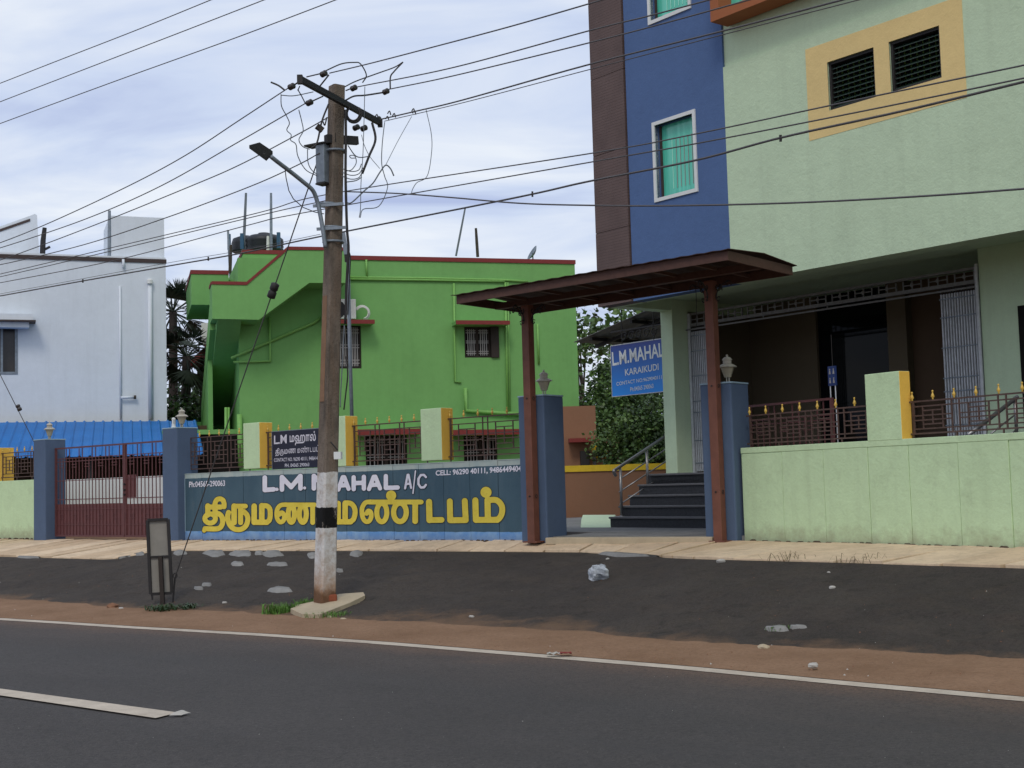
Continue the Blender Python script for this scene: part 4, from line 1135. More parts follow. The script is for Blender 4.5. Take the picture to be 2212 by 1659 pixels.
# side wall, top, and the underside with its edge beams
MB().box(BF, 0.0, UR, -9.0, -0.301, 3.75, ZT - 0.01).build('upper_mass', M['pale'], hall)
bw = 0.30
MB().box(BF, 0.0, UR, -bw, -0.222, ZS + 0.001, 3.749).build('edge_beam', M['pale'], hall)
MB().box(BF, 0.0, 0.26, -9.0, -bw - 0.001, ZS + 0.002, 3.748).build('edge_beam', M['pale'], hall)
# column and the porch behind
PN = -1.72
MB().box(BF, 0.0, 0.27, -1.72, -1.35, 0.9, 3.75).build('column', M['pale'], hall, bevel=0.006)
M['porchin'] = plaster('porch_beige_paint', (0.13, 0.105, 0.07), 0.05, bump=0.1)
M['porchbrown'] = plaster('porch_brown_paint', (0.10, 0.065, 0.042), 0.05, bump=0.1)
ue = BF.uz(2122, 760, PN)[0]
MB().box(BF, -0.3, UR, -9.0, -1.30, 0.0, 0.9).build('plinth', M['stone'], hall)
MB().box(BF, ue + 0.05, UR, -9.0, -1.66, 0.901, 3.749).build('porch_wall', M['pale'], hall)
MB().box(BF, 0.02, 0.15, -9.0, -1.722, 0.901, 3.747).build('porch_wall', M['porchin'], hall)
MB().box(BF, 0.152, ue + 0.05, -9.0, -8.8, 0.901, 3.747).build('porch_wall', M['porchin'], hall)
uw0, uw1 = BF.uz(1921, 800, -3.2)[0], BF.uz(1962, 800, -3.2)[0]
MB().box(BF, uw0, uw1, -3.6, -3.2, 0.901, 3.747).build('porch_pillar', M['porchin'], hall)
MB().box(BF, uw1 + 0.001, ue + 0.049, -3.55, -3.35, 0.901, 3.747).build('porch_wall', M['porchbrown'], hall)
m = NT('dark_shopfront_glass'); m.col((0.006, 0.007, 0.008)); M['glassdark'] = m.done(0.04, 0.10)
MB().box(BF, 1.6, uw0 - 0.06, -3.42, -3.40, 0.901, 3.747).build('shopfront_glass', M['glassdark'], hall)
MB().box(BF, uw0 - 0.059, uw0 - 0.005, -3.45, -3.36, 0.901, 3.747).build('shopfront_frame', M['shutter'], hall)
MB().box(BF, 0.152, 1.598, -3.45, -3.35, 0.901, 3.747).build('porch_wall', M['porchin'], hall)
# lattice transom above the shutters
zr1, zr2 = BF.uz(1486, 678, PN)[1], BF.uz(1486, 703, PN)[1]
zr3 = BF.uz(1600, 697, PN)[1]
tr = MB().box(BF, 0.28, ue, PN - 0.02, PN + 0.02, zr1 - 0.035, zr1).build('transom', M['transom'], hall)
MB().box(BF, 0.28, ue, PN - 0.02, PN + 0.02, zr2 - 0.03, zr2 + 0.02).build('rail', M['transom'], tr)
MB().box(BF, 0.28, ue, PN + 0.06, PN + 0.075, zr3 - 0.012, zr3 + 0.012).build('rail', M['transom'], tr)
k_ = 13; wz = (ue - 0.28) / k_
for i in range(k_):
    a = 0.28 + wz * i; zc_, zt_ = zr2 + 0.02, zr1 - 0.05; zm = (zc_ + zt_) / 2
    for u in (a + 0.06, a + wz - 0.06):
        MB().box(BF, u - 0.007, u + 0.007, PN - 0.01, PN + 0.01, zc_, zt_).build('bar', M['transom'], tr)
    MB().box(BF, a + 0.07, a + wz - 0.07, PN - 0.008, PN + 0.009, zm - 0.007, zm + 0.007).build('bar', M['transom'], tr)
    MB().box(BF, a + wz / 2 - 0.007, a + wz / 2 + 0.007, PN - 0.007, PN + 0.010, zc_, zt_).build('bar', M['transom'], tr)
    MB().lathe(BF.P(a + wz / 2, PN + 0.01, zm), [(0.03, 0), (0.03, 0.006), (0.015, 0.012)], 8, ax=BF.n).build('rosette', M['transom'], tr)
    if i % 3 == 1 and i < 9:
        MB().box(BF, a - 0.008, a + 0.008, PN + 0.04, PN + 0.055, zr3 + 0.012, zr2 - 0.03).build('bar', M['transom'], tr)
for u in (0.30, ue - 0.02):
    MB().box(BF, u - 0.02, u + 0.03, PN - 0.021, PN + 0.03, 0.901, zr1).build('jamb', M['shutter'], tr)
# collapsible steel shutters pushed to both ends
def shutter(u0, u1, zt, label):
    t = thing('folding_shutter', label, 'shutter', BF.P((u0 + u1) / 2, PN, 0.9), 'silver folding shutters of the hall porch')
    k = max(6, round((u1 - u0) / 0.021))
    for i in range(k):
        u = u0 + (u1 - u0) * (i + 0.5) / k; zig = 0.012 * (1 if i % 2 else -1)
        MB().box(BF, u - 0.0075, u + 0.0075, PN - 0.012 + zig, PN + 0.012 + zig, 0.92, zt).build('slat', M['shutter'], t)
    for f in (0.06, 0.22, 0.42, 0.5, 0.68, 0.86, 0.97):
        z = 0.92 + (zt - 0.92) * f
        MB().box(BF, u0, u1, PN + 0.0245, PN + 0.03, z - 0.008, z + 0.008).build('lattice_bar', M['galv'], t)
    for i in range(0, k, 2):
        u = u0 + (u1 - u0) * (i + 0.5) / k
        MB().lathe(BF.P(u, PN, zt), [(0.014, 0), (0.014, 0.05), (0.02, 0.055), (0.02, 0.08)], 6).build('roller', M['iron'], t)
shutter(0.34, BF.uz(1545, 850, PN)[0], zr2 - 0.12, 'silver folding shutter bunched beside the porch column')
shutter(BF.uz(2038, 780, PN)[0], ue - 0.05, zr2 - 0.12, 'silver folding shutter bunched at the far end of the porch, under the louvred windows')
# dark doorway at the frame edge
MB().box(BF, BF.uz(2203, 750, -1.655)[0], UR - 0.5, -1.66, -1.652, 0.92, BF.uz(2205, 660, -1.655)[1]).build('doorway', M['dark'], hall)
MB().tube([BF.P(ue + 0.03, PN + 0.09, 0.92), BF.P(ue + 0.03, PN + 0.09, 3.55)], 0.022, 8).build('pipe', M['shutter'], hall)
# --- steps of dark granite
s0 = at_z(1319, 1139, 0.058); d = s0 - BF.o; su, sn = d.dot(BF.e), d.dot(BF.n)
st = thing('front_steps', 'five dark granite steps up to the hall porch', 'steps', BF.P(su + 1.2, sn - 0.6, 0.058))
RS = (0.9 - 0.058) / 5; TD = (sn + 1.30) / 4.0 if sn > -0.5 else 0.3
for k_ in range(5):
    n1 = sn - TD * k_; z0, z1 = 0.058 + RS * k_, 0.058 + RS * (k_ + 1)
    e_ = min(n1 - TD, -1.28) if k_ == 4 else n1 - TD
    b_ = e_ if k_ < 4 else -1.32
    MB().box(BF, su, su + 3.4, -1.301 if n1 > -1.28 else -1.32, n1, z0, z1 - 0.032).build('riser', M['stone'], st)
    MB().box(BF, su - 0.015, su + 3.4, max(n1 - TD - 0.02, -1.3) if n1 > -1.2 else -1.6, n1 + 0.025, z1 - 0.031, z1 + 0.001).build('tread', M['granite_edge'], st, bevel=0.006)
# --- handrails
def handrail(fr, label, top, posts, mids, base):
    t = thing('handrail', label, 'handrail', base, 'steel handrails of the hall steps')
    pts = [fr.at(*p) for p in top]
    MB().tube(curve(pts, 4), 0.027, 8).build('top_rail', M['steel'], t, smooth=True)
    for (a, b) in posts:
        A_, B_ = fr.at(*a), fr.at(*b); B_ = Vector((A_.x, A_.y, B_.z))
        MB().tube([A_, B_], 0.022, 8).build('post', M['steel'], t, smooth=True)
        MB().lathe(A_, [(0.05, 0), (0.05, 0.012), (0.028, 0.02)], 10).build('flange', M['steel'], t, smooth=True)
    for a, b in mids:
        MB().tube([fr.at(*a), fr.at(*b)], 0.011, 6).build('rail', M['steel'], t, smooth=True)
SFr = Frame(BF.P(su + 0.10, 0, 0), -BF.n)
S3 = lambda x, y: ((2080 + 0.30741 * x) / 1.73599, (1550 + 0.30741 * y) / 1.73599)
handrail(SFr, 'stainless steel handrail at the left end of the hall steps', [S3(745, 765), S3(722, 708), S3(765, 672), S3(1100, 448), S3(1385, 258)],
         [(S3(820, 1262), S3(812, 668)), (S3(1140, 990), S3(1130, 450))], [(S3(785, 810), S3(1378, 425)), (S3(785, 962), S3(1382, 572)), (S3(795, 1112), S3(1385, 718))], SFr.at(*S3(820, 1262)))
S6 = lambda x, y: ((3200 + 0.28933 * x) / 1.73599, (1280 + 0.28933 * y) / 1.73599)
SF2 = Frame(BF.P(ue + 1.0, 0, 0), -BF.n)
handrail(SF2, 'steel handrail of the second flight, seen through the lattice railing', [S6(1480, 1220), S6(2065, 770), S6(2115, 715)],
         [(S6(2120, 1250), S6(2112, 720))], [(S6(1780, 1200), S6(2115, 935)), (S6(2040, 1200), S6(2130, 1135))], SF2.at(*S6(2120, 1250)))
# --- hanging sign
NS = -1.80
S2 = lambda x, y: ((2040 + 0.31646 * x) / 1.73599, (1150 + 0.31646 * y) / 1.73599)
q = [BF.uz(*S2(790, 490), NS), BF.uz(*S2(1480, 352), NS), BF.uz(*S2(1500, 975), NS), BF.uz(*S2(815, 1080), NS)]
us0, us1, zs0, zs1 = (q[0][0] + q[3][0]) / 2, 0.35, (q[3][1] + q[2][1]) / 2, (q[0][1] + q[1][1]) / 2
sg = thing('hanging_sign', 'blue hanging sign reading L.M.MAHAL KARAIKUDI beside the porch column', 'sign', BF.P((us0 + us1) / 2, NS, zs0))
m = NT('blue_printed_sign')
z = m.z(); f = m.ramp(z, zs0, zs1)
m.col(m.mix(f, (0.0, 0.24, 0.74), (0.016, 0.035, 0.22))); M['signblue'] = m.done(0.35, 0.4)
MB().box(BF, us0, us1, NS - 0.03, NS, zs0, zs1).build('panel', M['signblue'], sg)
for a, b, c, d in ((us0 - 0.012, us0 - 0.001, zs0 - 0.012, zs1 + 0.012), (us0, us1, zs0 - 0.013, zs0 - 0.001), (us0, us1, zs1 + 0.001, zs1 + 0.016)):
    MB().box(BF, a, b, NS - 0.035, NS + 0.006, c, d).build('frame', M['shutter'], sg)
NSL = NS + 0.003
text('lettering', 'L.M.MAHAL', [S2(802, 540), S2(1408, 424), S2(1420, 592), S2(812, 704)], BF, NSL, M['white'], sg, 0.02)
text('lettering', 'KARAIKUDI', [S2(958, 742), S2(1355, 672), S2(1358, 750), S2(962, 820)], BF, NSL, M['white'], sg, 0.01)
text('lettering', 'CONTACT NO:9629040111,9486449404', [S2(857, 895), S2(1640, 772), S2(1642, 822), S2(860, 945)], BF, NSL, M['white'], sg, 0.005)
text('lettering', 'Ph:04565 290063', [S2(1022, 955), S2(1295, 912), S2(1297, 962), S2(1024, 1008)], BF, NSL, M['white'], sg, 0.005)
for i in range(5):
    u = us0 + 0.35 + i * 0.19; pts = []
    cz = zs1 + 0.14
    mb = MB(); mb.tube([BF.P(u + 0.08 * math.cos(a) * (1 - 0.08 * a), NS, cz + 0.085 * math.sin(a) * (1 - 0.08 * a)) for a in np.linspace(0.3, 7.5, 26)], 0.011, 5)
    mb.build('scroll', M['iron'], sg, smooth=True)
MB().box(BF, us0, us1, NS - 0.02, NS, zs1 + 0.24, zs1 + 0.265).build('hanger_bar', M['iron'], sg)
for u in (us0 + 0.3, us0 + 1.1): MB().tube([BF.P(u, NS, zs1), BF.P(u, NS, zs1 + 0.8)], 0.010, 6).build('hanger', M['iron'], sg)
# --- tin lean-to behind the sign
m = NT('old_roofing_sheet'); m.col(m.mix(m.ramp(m.noise(3, 5, 0.7), 0.3, 0.7), (0.10, 0.10, 0.095), (0.19, 0.185, 0.175))); M['tin'] = m.done(0.6, 0.4, 0.2)
NLn = -2.05
a1, z1_ = BF.uz(1240, 740, NLn); a2, z2_ = BF.uz(1392, 673, NLn)
lt = thing('lean_to_roof', 'grey tin lean-to roof above the blue hanging sign', 'roof', BF.P(a1, NLn, 0.05))
sl = (z2_ - z1_) / (a2 - a1); a3 = 0.0
mb = MB(); kk = 40
for j in (0, 1):
    for i in range(kk + 1):
        n_ = NLn - 3.6 * i / kk; w_ = 0.012 * math.sin(i * 2.1)
        u_, zq = (a1, z1_) if j == 0 else (a3, z1_ + sl * (a3 - a1))
        mb.v.append(tuple(BF.P(u_, n_, zq + w_)))
for i in range(kk): mb.f.append((i, i + 1, kk + 2 + i, kk + 1 + i)); mb.m.append(0)
o = mb.build('sheet', M['tin'], lt); s_ = o.modifiers.new('t', 'SOLIDIFY'); s_.thickness = 0.012
for f in (0.14, 0.5, 0.86):
    u_ = a1 + (a3 - a1) * f; zq = z1_ + sl * (u_ - a1) - 0.05
    MB().bar(BF.P(u_, NLn - 0.05, zq), BF.P(u_, NLn - 3.6, zq), 0.05, 0.06).build('purlin', M['iron'], lt)
for n_ in (NLn - 0.45, NLn - 1.8, NLn - 3.3):
    MB().bar(BF.P(a1 + 0.1, n_, z1_ - 0.07), BF.P(a3, n_, z1_ + sl * (a3 - a1) - 0.11), 0.05, 0.06).build('rafter', M['iron'], lt)
for n_ in (NLn - 0.9, NLn - 3.3):
    MB().tube([BF.P(a1 + 0.35, n_, 0.0), BF.P(a1 + 0.35, n_, z1_ + 0.02)], 0.035, 8).build('post', M['iron'], lt) if n_ < NLn - 2 else None
# pictogram board standing in the porch
NPb = -1.0
c0 = RW.at(1798, 812, -1.35)
fb = RW.shifted((c0 - RW.o).dot(RW.e), -1.35)
pb = thing('pictogram_board', 'small blue board with four white pictograms on a thin stand', 'sign', fb.P(0, 0, 0.06))
MB().box(fb, -0.07, 0.07, -0.01, 0.01, c0.z - 0.13, c0.z + 0.13).build('panel', simple('sign_blue', (0.01, 0.03, 0.13), 0.5), pb)
for u in (-0.033, 0.033):
    for z in (-0.065, 0.055):
        MB().lathe(fb.P(u, 0.0105, c0.z + z + 0.032), [(0.010, 0), (0.010, 0.003)], 10, ax=fb.n).build('pictogram', M['grille'], pb)
        MB().prism(fb, [(u - 0.007, c0.z + z + 0.02), (u - 0.016, c0.z + z - 0.03), (u + 0.016, c0.z + z - 0.03), (u + 0.007, c0.z + z + 0.02)], 0.0105, 0.0135).build('pictogram', M['grille'], pb)
for u in (-0.045, 0.045): MB().tube([fb.P(u, 0, 0.06), fb.P(u, 0, c0.z - 0.13)], 0.008, 6).build('leg', M['shutter'], pb)
MB().tube([fb.P(0, -0.012, c0.z + 0.13), fb.P(0.0, -0.012, c0.z + 0.55)], 0.005, 6).build('rod', M['iron'], pb)

# ------------------------------------------------------------------ green house
Z2 = lambda x, y: (288.0 + 0.20833 * x, 489.6 + 0.20833 * y)
Z1 = lambda x, y: (921.7 + 0.25 * x, 489.6 + 0.25 * y)
gh = thing('green_house', 'bright green two storey house with dark red copings and outside stair', 'house', GH.P(-6, -2, 0))
uL = GH.uz(516, 760)[0]; zP = GH.uz(1000, 566)[1]
w1 = (GH.uz(728, 750)[0], GH.uz(780.5, 750)[0], GH.uz(760, 796)[1], GH.uz(760, 702)[1])
w2 = (GH.uz(1003.5, 740)[0], GH.uz(1077, 740)[0], GH.uz(1040, 772.5)[1], GH.uz(1040, 706)[1])
zl0, zl1 = 1.05, GH.uz(850, 938)[1]
g1 = (GH.uz(790, 980)[0], GH.uz(880, 980)[0], zl0, zl1); g2 = (GH.uz(1002, 980)[0], GH.uz(1075, 980)[0], zl0, zl1)
wall_holes(GH, uL, 0.0, -0.1, zP, 0.0, -0.25, [w1, w2, g1, g2]).build('wall', M['green'], gh)
MB().box(GH, uL + 0.001, -0.001, -9.0, -0.26, -0.1, zP - 0.02).build('house_body', M['green'], gh)
uc0 = GH.uz(747, 555)[0]
MB().box(GH, uc0, 0.02, -0.3, 0.03, zP, zP + 0.115).build('coping', M['brownred'], gh)
MB().box(GH, -0.28, 0.02, -9.0, -0.301, zP, zP + 0.114).build('coping', M['brownred'], gh)
def window(h, nm='window', shut=None):
    f = MB(); b = 0.06
    for a, c, d, e_ in ((h[0], h[1], h[2], h[2] + b), (h[0], h[1], h[3] - b, h[3]), (h[0], h[0] + b, h[2] + b, h[3] - b), (h[1] - b, h[1], h[2] + b, h[3] - b), ((h[0] + h[1]) / 2 - 0.05, (h[0] + h[1]) / 2 + 0.05, h[2] + b, h[3] - b)):
        f.box(GH, a + 0.001, c - 0.001, -0.16, -0.06, d + 0.001, e_ - 0.001)
    o = f.build(nm, M['wood'], gh)
    MB().box(GH, h[0], h[1], -0.257, -0.252, h[2], h[3]).build('backing', M['dark'], o)
    for s_ in range(2):
        x0 = h[0] + b + 0.02 if s_ == 0 else (h[0] + h[1]) / 2 + 0.07; x1 = (h[0] + h[1]) / 2 - 0.07 if s_ == 0 else h[1] - b - 0.02
        for f_ in (0.1, 0.38, 0.62, 0.9):
            u = x0 + (x1 - x0) * f_; MB().box(GH, u - 0.011, u + 0.011, -0.05, -0.03, h[2] + b, h[3] - b).build('grille_bar', M['grille'], o)
        for f_ in (0.08, 0.16, 0.48, 0.55, 0.86, 0.94):
            z = h[2] + b + (h[3] - h[2] - 2 * b) * f_; MB().box(GH, x0 - 0.03, x1 + 0.03, -0.051, -0.033, z - 0.011, z + 0.011).build('grille_bar', M['grille'], o)
    return o
window(w1)
o2 = window((w2[0], w2[0] + (w2[1] - w2[0]) * 0.76, w2[2], w2[3]))
MB().box(GH, w2[1] - 0.22, w2[1], -0.20, 0.06, w2[2], w2[3]).build('open_shutter', M['wood'], o2)
window(g1); window(g2)
def sunshade(pl, pr, y, d=0.5, th=0.10):
    a, z = GH.uz(pl, y, d); b = GH.uz(pr, y, d)[0]
    s_ = MB().box(GH, a, b, 0.001, d - 0.012, z - th, z).build('sunshade', M['green'], gh)
    MB().box(GH, a - 0.01, b + 0.01, d - 0.011, d + 0.01, z - th - 0.005, z + 0.003).build('edge', M['brownred'], s_)
    return a, b, z
ssa = sunshade(701, 808.5, 690); ssb = sunshade(985.5, 1100.5, 692)
sunshade(773, 912, 928, 0.6, 0.14); sunshade(975, 1132, 929, 0.6, 0.14)
# projecting stair parapet
n1 = 1.15
pts = [(457.8, 612), (532.8, 613), (621.3, 537), (746, 539), (747.5, 611), (668, 611), (559, 690.6), (458.8, 688.5)]
poly = [GH.uz(x, y, n1) for x, y in pts]
MB().prism(GH, poly, n1 - 0.16, n1).build('stair_parapet', M['green'], gh)
cp = [(457.8, 607.3), (532.8, 608.4), (621.3, 532.3), (746.5, 534), (746, 541), (621.8, 539.5), (533.2, 615.5), (457.8, 614)]
cpo = [GH.uz(x, y, n1 + 0.02) for x, y in cp]
MB().prism(GH, cpo, n1 - 0.18, n1 + 0.02).build('coping', M['brownred'], gh)
# slab, soffit and left cheek of the stair
(ua_, za), (ub_, zb), (uc_, zc_), (ud_, zd) = poly[7], poly[6], poly[5], poly[4]
MB().prism(GH, [(ua_, za + 0.002), (ub_, zb + 0.002), (uc_, zc_ + 0.002), (ud_, zd + 0.002), (ud_, zd + 0.2), (uc_ - 0.1, zc_ + 0.2), (ub_ - 0.1, zb + 0.2), (ua_, za + 0.2)], 0.001, n1 - 0.161).build('stair_slab', M['green'], gh)
ztl = poly[0][1]
MB().box(GH, poly[0][0], poly[0][0] + 0.14, 0.15, n1 - 0.161, za + 0.003, ztl).build('stair_cheek', M['green'], gh)
MB().box(GH, poly[0][0] - 0.02, poly[0][0] + 0.16, 0.15, n1 - 0.181, ztl + 0.001, ztl + 0.07).build('coping', M['brownred'], gh)
MB().box(GH, ud_ - 0.15, ud_, 0.001, n1 - 0.161, zd + 0.003, poly[3][1]).build('stair_cheek', M['green'], gh)
# lower flight: a slab that falls away from the landing towards the back, with its side wall
UC = poly[0][0]
def incl(name, u0, u1, pts):
    """pts: (n, z) outline extruded from u0 to u1"""
    k = len(pts); mb = MB(); mb.v = [tuple(GH.P(u0, n_, z)) for n_, z in pts] + [tuple(GH.P(u1, n_, z)) for n_, z in pts]
    mb.f = [tuple(range(k)), tuple(range(2 * k - 1, k - 1, -1))] + [(i, i + k, (i + 1) % k + k, (i + 1) % k) for i in range(k)]; mb.m = [0] * (k + 2)
    o = mb.build(name, M['green'], gh)
    me = o.data; import bmesh as _b
    bm = _b.new(); bm.from_mesh(me); _b.ops.recalc_face_normals(bm, faces=bm.faces); bm.to_mesh(me); bm.free()
    return o
NB_, ZB_ = -4.6, 2.75
incl('stair_flight', UC + 0.141, uL - 0.001, [(n1 - 0.162, za), (NB_, ZB_), (NB_, ZB_ + 0.22), (n1 - 0.162, za + 0.2)])
incl('stair_side_wall', UC, UC + 0.14, [(0.149, za - 0.16), (NB_, ZB_ - 0.05), (NB_, ZB_ + 0.55), (0.149, za + 0.55)])
zq_ = (za - 0.16) + (ZB_ - 0.05 - (za - 0.16)) * (0.149 + 1.2) / (0.149 - NB_)
incl('stair_light_block', UC + 0.01, UC + 0.13, [(-1.2, -0.1), (NB_, -0.1), (NB_, ZB_ - 0.06), (-1.2, zq_ - 0.01)])  # added below the side wall to shut out light from the left and darken the soffit
MB().box(GH, UC - 0.9, uL - 0.001, NB_ - 0.3, NB_ - 0.01, -0.1, ZB_ + 0.1).build('back_wall', M['green'], gh)
MB().box(GH, UC + 0.15, uL - 0.1, NB_ - 0.009, NB_ + 0.0, -0.05, 2.2).build('doorway', M['dark'], gh)
MB().box(GH, UC - 0.9, uL - 0.001, -0.35, -0.25, -0.1, 2.29).build('bounce_blocker', M['dark'], gh)  # dark board added to keep ground bounce off the stair soffit
MB().box(GH, UC - 1.2, uL - 0.001, NB_ + 0.01, -0.2, 2.30, 2.42).build('entrance_slab', M['green'], gh)
# balcony behind, and the roof parapet at the tank
def parapet(pl, pr, yt, yb, n, depth, side=True, pl2=None, bott=False):
    a, zt = GH.uz(pl, yt, n); b = GH.uz(pr, yt, n)[0]; zb_ = GH.uz(pl, yb, n)[1]
    MB().box(GH, a, b, n - 0.15, n, zb_, zt).build('parapet', M['green'], gh)
    MB().box(GH, a - 0.02, b, n - 0.17, n + 0.02, zt + 0.001, zt + 0.11).build('coping', M['brownred'], gh)
    MB().box(GH, a, a + 0.15, n - depth, n - 0.151, zb_, zt).build('parapet', M['green'], gh)
    MB().box(GH, a - 0.02, a + 0.17, n - depth, n - 0.171, zt + 0.001, zt + 0.11).build('coping', M['brownred'], gh)
    if bott: MB().box(GH, a + 0.151, b, n - depth, n - 0.151, zb_ + 0.01, zb_ + 0.15).build('floor_slab', M['green'], gh)
parapet(413, 494, 592, 658, -1.2, 3.2, bott=True)
parapet(524.5, 640, 548, 612, -0.9, 2.4)
MB().box(GH, GH.uz(493, 620, -1.6)[0], uL + 2.0, -8.5, -1.3, za - 0.2, GH.uz(500, 608, -1.6)[1]).build('house_body', M['green'], gh)
# pipes painted over with the wall
def pipe(pts, r, fr=GH, n=0.03, mt='pipegreen', owner=None, px=True):
    P_ = [fr.at(x, y, n) for x, y in pts]
    MB().tube(P_, r, 7).build('pipe', M[mt], owner or gh, smooth=True)
pipe([(748, 599), (920, 601), (1091, 605), (1140, 608)], 0.035); pipe([(748, 603), (920, 605), (1090, 608)], 0.03, n=0.04)
pipe([(791, 561), (793, 598)], 0.03); pipe([(980.4, 612), (983, 824.6), (995.4, 825.8)], 0.03)
pipe([(1091.7, 610), (1097, 900)], 0.035); pipe([(1097, 610), (1102, 900)], 0.02, n=0.05)
pipe([(1161, 700), (1164, 786)], 0.03); pipe([(1005.4, 838), (1006.7, 887), (1060, 891), (1135, 895)], 0.055, n=0.07)
pipe([Z2(1015, 1365), Z2(1880, 992), Z2(1935, 945)], 0.04, n=0.06); pipe([Z2(1038, 1405), Z2(1420, 1395), Z2(1410, 940)], 0.035, n=0.05)
pipe([(517, 895), (520, 1010)], 0.07, n=0.1); pipe([(488, 880), (488, 1000)], 0.04, n=-0.3); pipe([(494, 880), (494, 1000)], 0.03, n=-0.3)
MB().box(GH, GH.uz(840, 780)[0], GH.uz(848, 780)[0], 0.001, 0.012, GH.uz(845, 777)[1], GH.uz(845, 774)[1]).build('chipped_spot', M['white'], gh) if False else None
# --- air conditioner on the sunshade
au, az = GH.uz(735, 646, 0.42)[0], ssa[2]
ac = thing('air_conditioner', 'white outdoor air conditioner unit on a green house sunshade', 'air conditioner', GH.P(au, 0.25, az))
x1_ = GH.uz(769, 660, 0.42)[0]; zt_ = GH.uz(768, 646, 0.42)[1]
MB().box(GH, x1_ - 0.85, x1_, 0.10, 0.42, az + 0.03, zt_).build('case', M['acwhite'], ac, bevel=0.015)
MB().lathe(GH.P(x1_ - 0.52, 0.421, (az + zt_) / 2), [(0.25, 0), (0.25, 0.008), (0.05, 0.012)], 20, ax=GH.n).build('fan_grille', M['iron'], ac)
for a in (-0.75, -0.15): MB().box(GH, x1_ + a - 0.03, x1_ + a + 0.03, 0.1, 0.42, az + 0.001, az + 0.029).build('foot', M['iron'], ac)
MB().box(GH, x1_ - 0.001, x1_ + 0.02, 0.2, 0.32, az + 0.3, az + 0.36).build('handle', M['grille'], ac)
c = GH.P(x1_ + 0.12, 0.3, az + 0.22)
for k in range(3):
    r_ = 0.20 - k * 0.025
    MB().tube([c + GH.e * (0.06 + r_ * math.cos(a)) + Vector((0, 0, r_ * math.sin(a) - 0.02)) + GH.n * (0.03 * k) for a in np.linspace(-1.4, 2.7, 18)], 0.016, 6).build('hose', M['acwhite'], ac, smooth=True)
# --- roof clutter
tk = at_y(571, 545, 40.5)
tn = thing('water_tank', 'large black ribbed water tank on the green house roof', 'water tank', tk)
R_ = 46 * 40.5 / 2900 * 0.92; H_ = (545 - 507) * 40.5 / 2900
MB().lathe(tk, [(R_ * 0.97, 0), (R_, 0.06), (R_ * 0.96, H_ * 0.25), (R_, H_ * 0.3), (R_ * 0.96, H_ * 0.5), (R_, H_ * 0.56), (R_ * 0.98, H_ * 0.72), (R_ * 0.75, H_ * 0.93), (R_ * 0.35, H_ * 1.02), (R_ * 0.3, H_ * 1.1), (0.02, H_ * 1.12)], 24).build('shell', M['tank'], tn, smooth=True)
for s_ in (-1, 1):
    MB().box(Frame((tk.x, tk.y - R_ - 0.03), (1, 0)), s_ * R_ * 0.93 - 0.05, s_ * R_ * 0.93 + 0.05, -0.05, 0.05, tk.z, tk.z + H_ * 0.9).build('stand_post', M['tankblue'], tn)
t2 = at_y(531, 545, 42.0)
tn2 = thing('water_tank', 'small black water tank beside the larger tank', 'water tank', t2)
MB().lathe(t2, [(0.42, 0), (0.45, 0.05), (0.43, 0.2), (0.45, 0.26), (0.4, 0.42), (0.15, 0.52)], 18).build('shell', M['tank'], tn2, smooth=True)
MB().box(Frame((t2.x - 0.42, t2.y - 0.5), (1, 0)), -0.05, 0.05, -0.03, 0.03, t2.z, t2.z + 0.5).build('stand_post', M['tankblue'], tn2)
def rod(x0, y0, x1, y1, Y, r, label, mt='galv', name='roof_rod', cat='rod'):
    a, b = at_y(x0, y0, Y), at_y(x1, y1, Y)
    return tag(MB().tube([a, (a + b) / 2, b], [r, r, r * 0.8], 7).build(name, M[mt], loc=a), label, cat)
rod(526, 545, 531.5, 417, 40.2, 0.045, 'tall grey rod beside the small black tank', 'cable_pale')
rod(586, 545, 585.5, 417, 39.8, 0.045, 'straight steel pipe rising in front of the large black tank')
rod(579, 545, 579, 510, 39.8, 0.05, 'short white pipe against the large black tank', 'acwhite')
rod(498, 600, 492.5, 497, 38.6, 0.04, 'thin steel rod on the green house balcony corner')
rod(497, 590, 499, 529, 38.5, 0.05, 'short bent stick against the balcony rod', 'bark')
rod(985, 553, 1005, 449, 38.5, 0.03, 'pale thin bamboo stick leaning on the green house roof', 'cable_pale')
rod(1032, 555, 1028, 493, 38.5, 0.045, 'dark upright stick on the green house roof', 'bark')
da = at_y(1151, 553, 38.2)
dh = thing('dish_antenna', 'small grey dish antenna edge above the green house coping', 'antenna', da)
MB().lathe(da + Vector((0, 0, 0.08)), [(0.02, -0.06), (0.14, -0.03), (0.24, 0.03), (0.23, 0.035), (0.12, -0.015)], 16, ax=(-0.8, -0.25, 0.5)).build('dish', M['galv'], dh, smooth=True)
MB().tube([da + Vector((0, 0, -0.1)), da + Vector((0, 0, 0.08))], 0.02, 6).build('stem', M['iron'], dh)

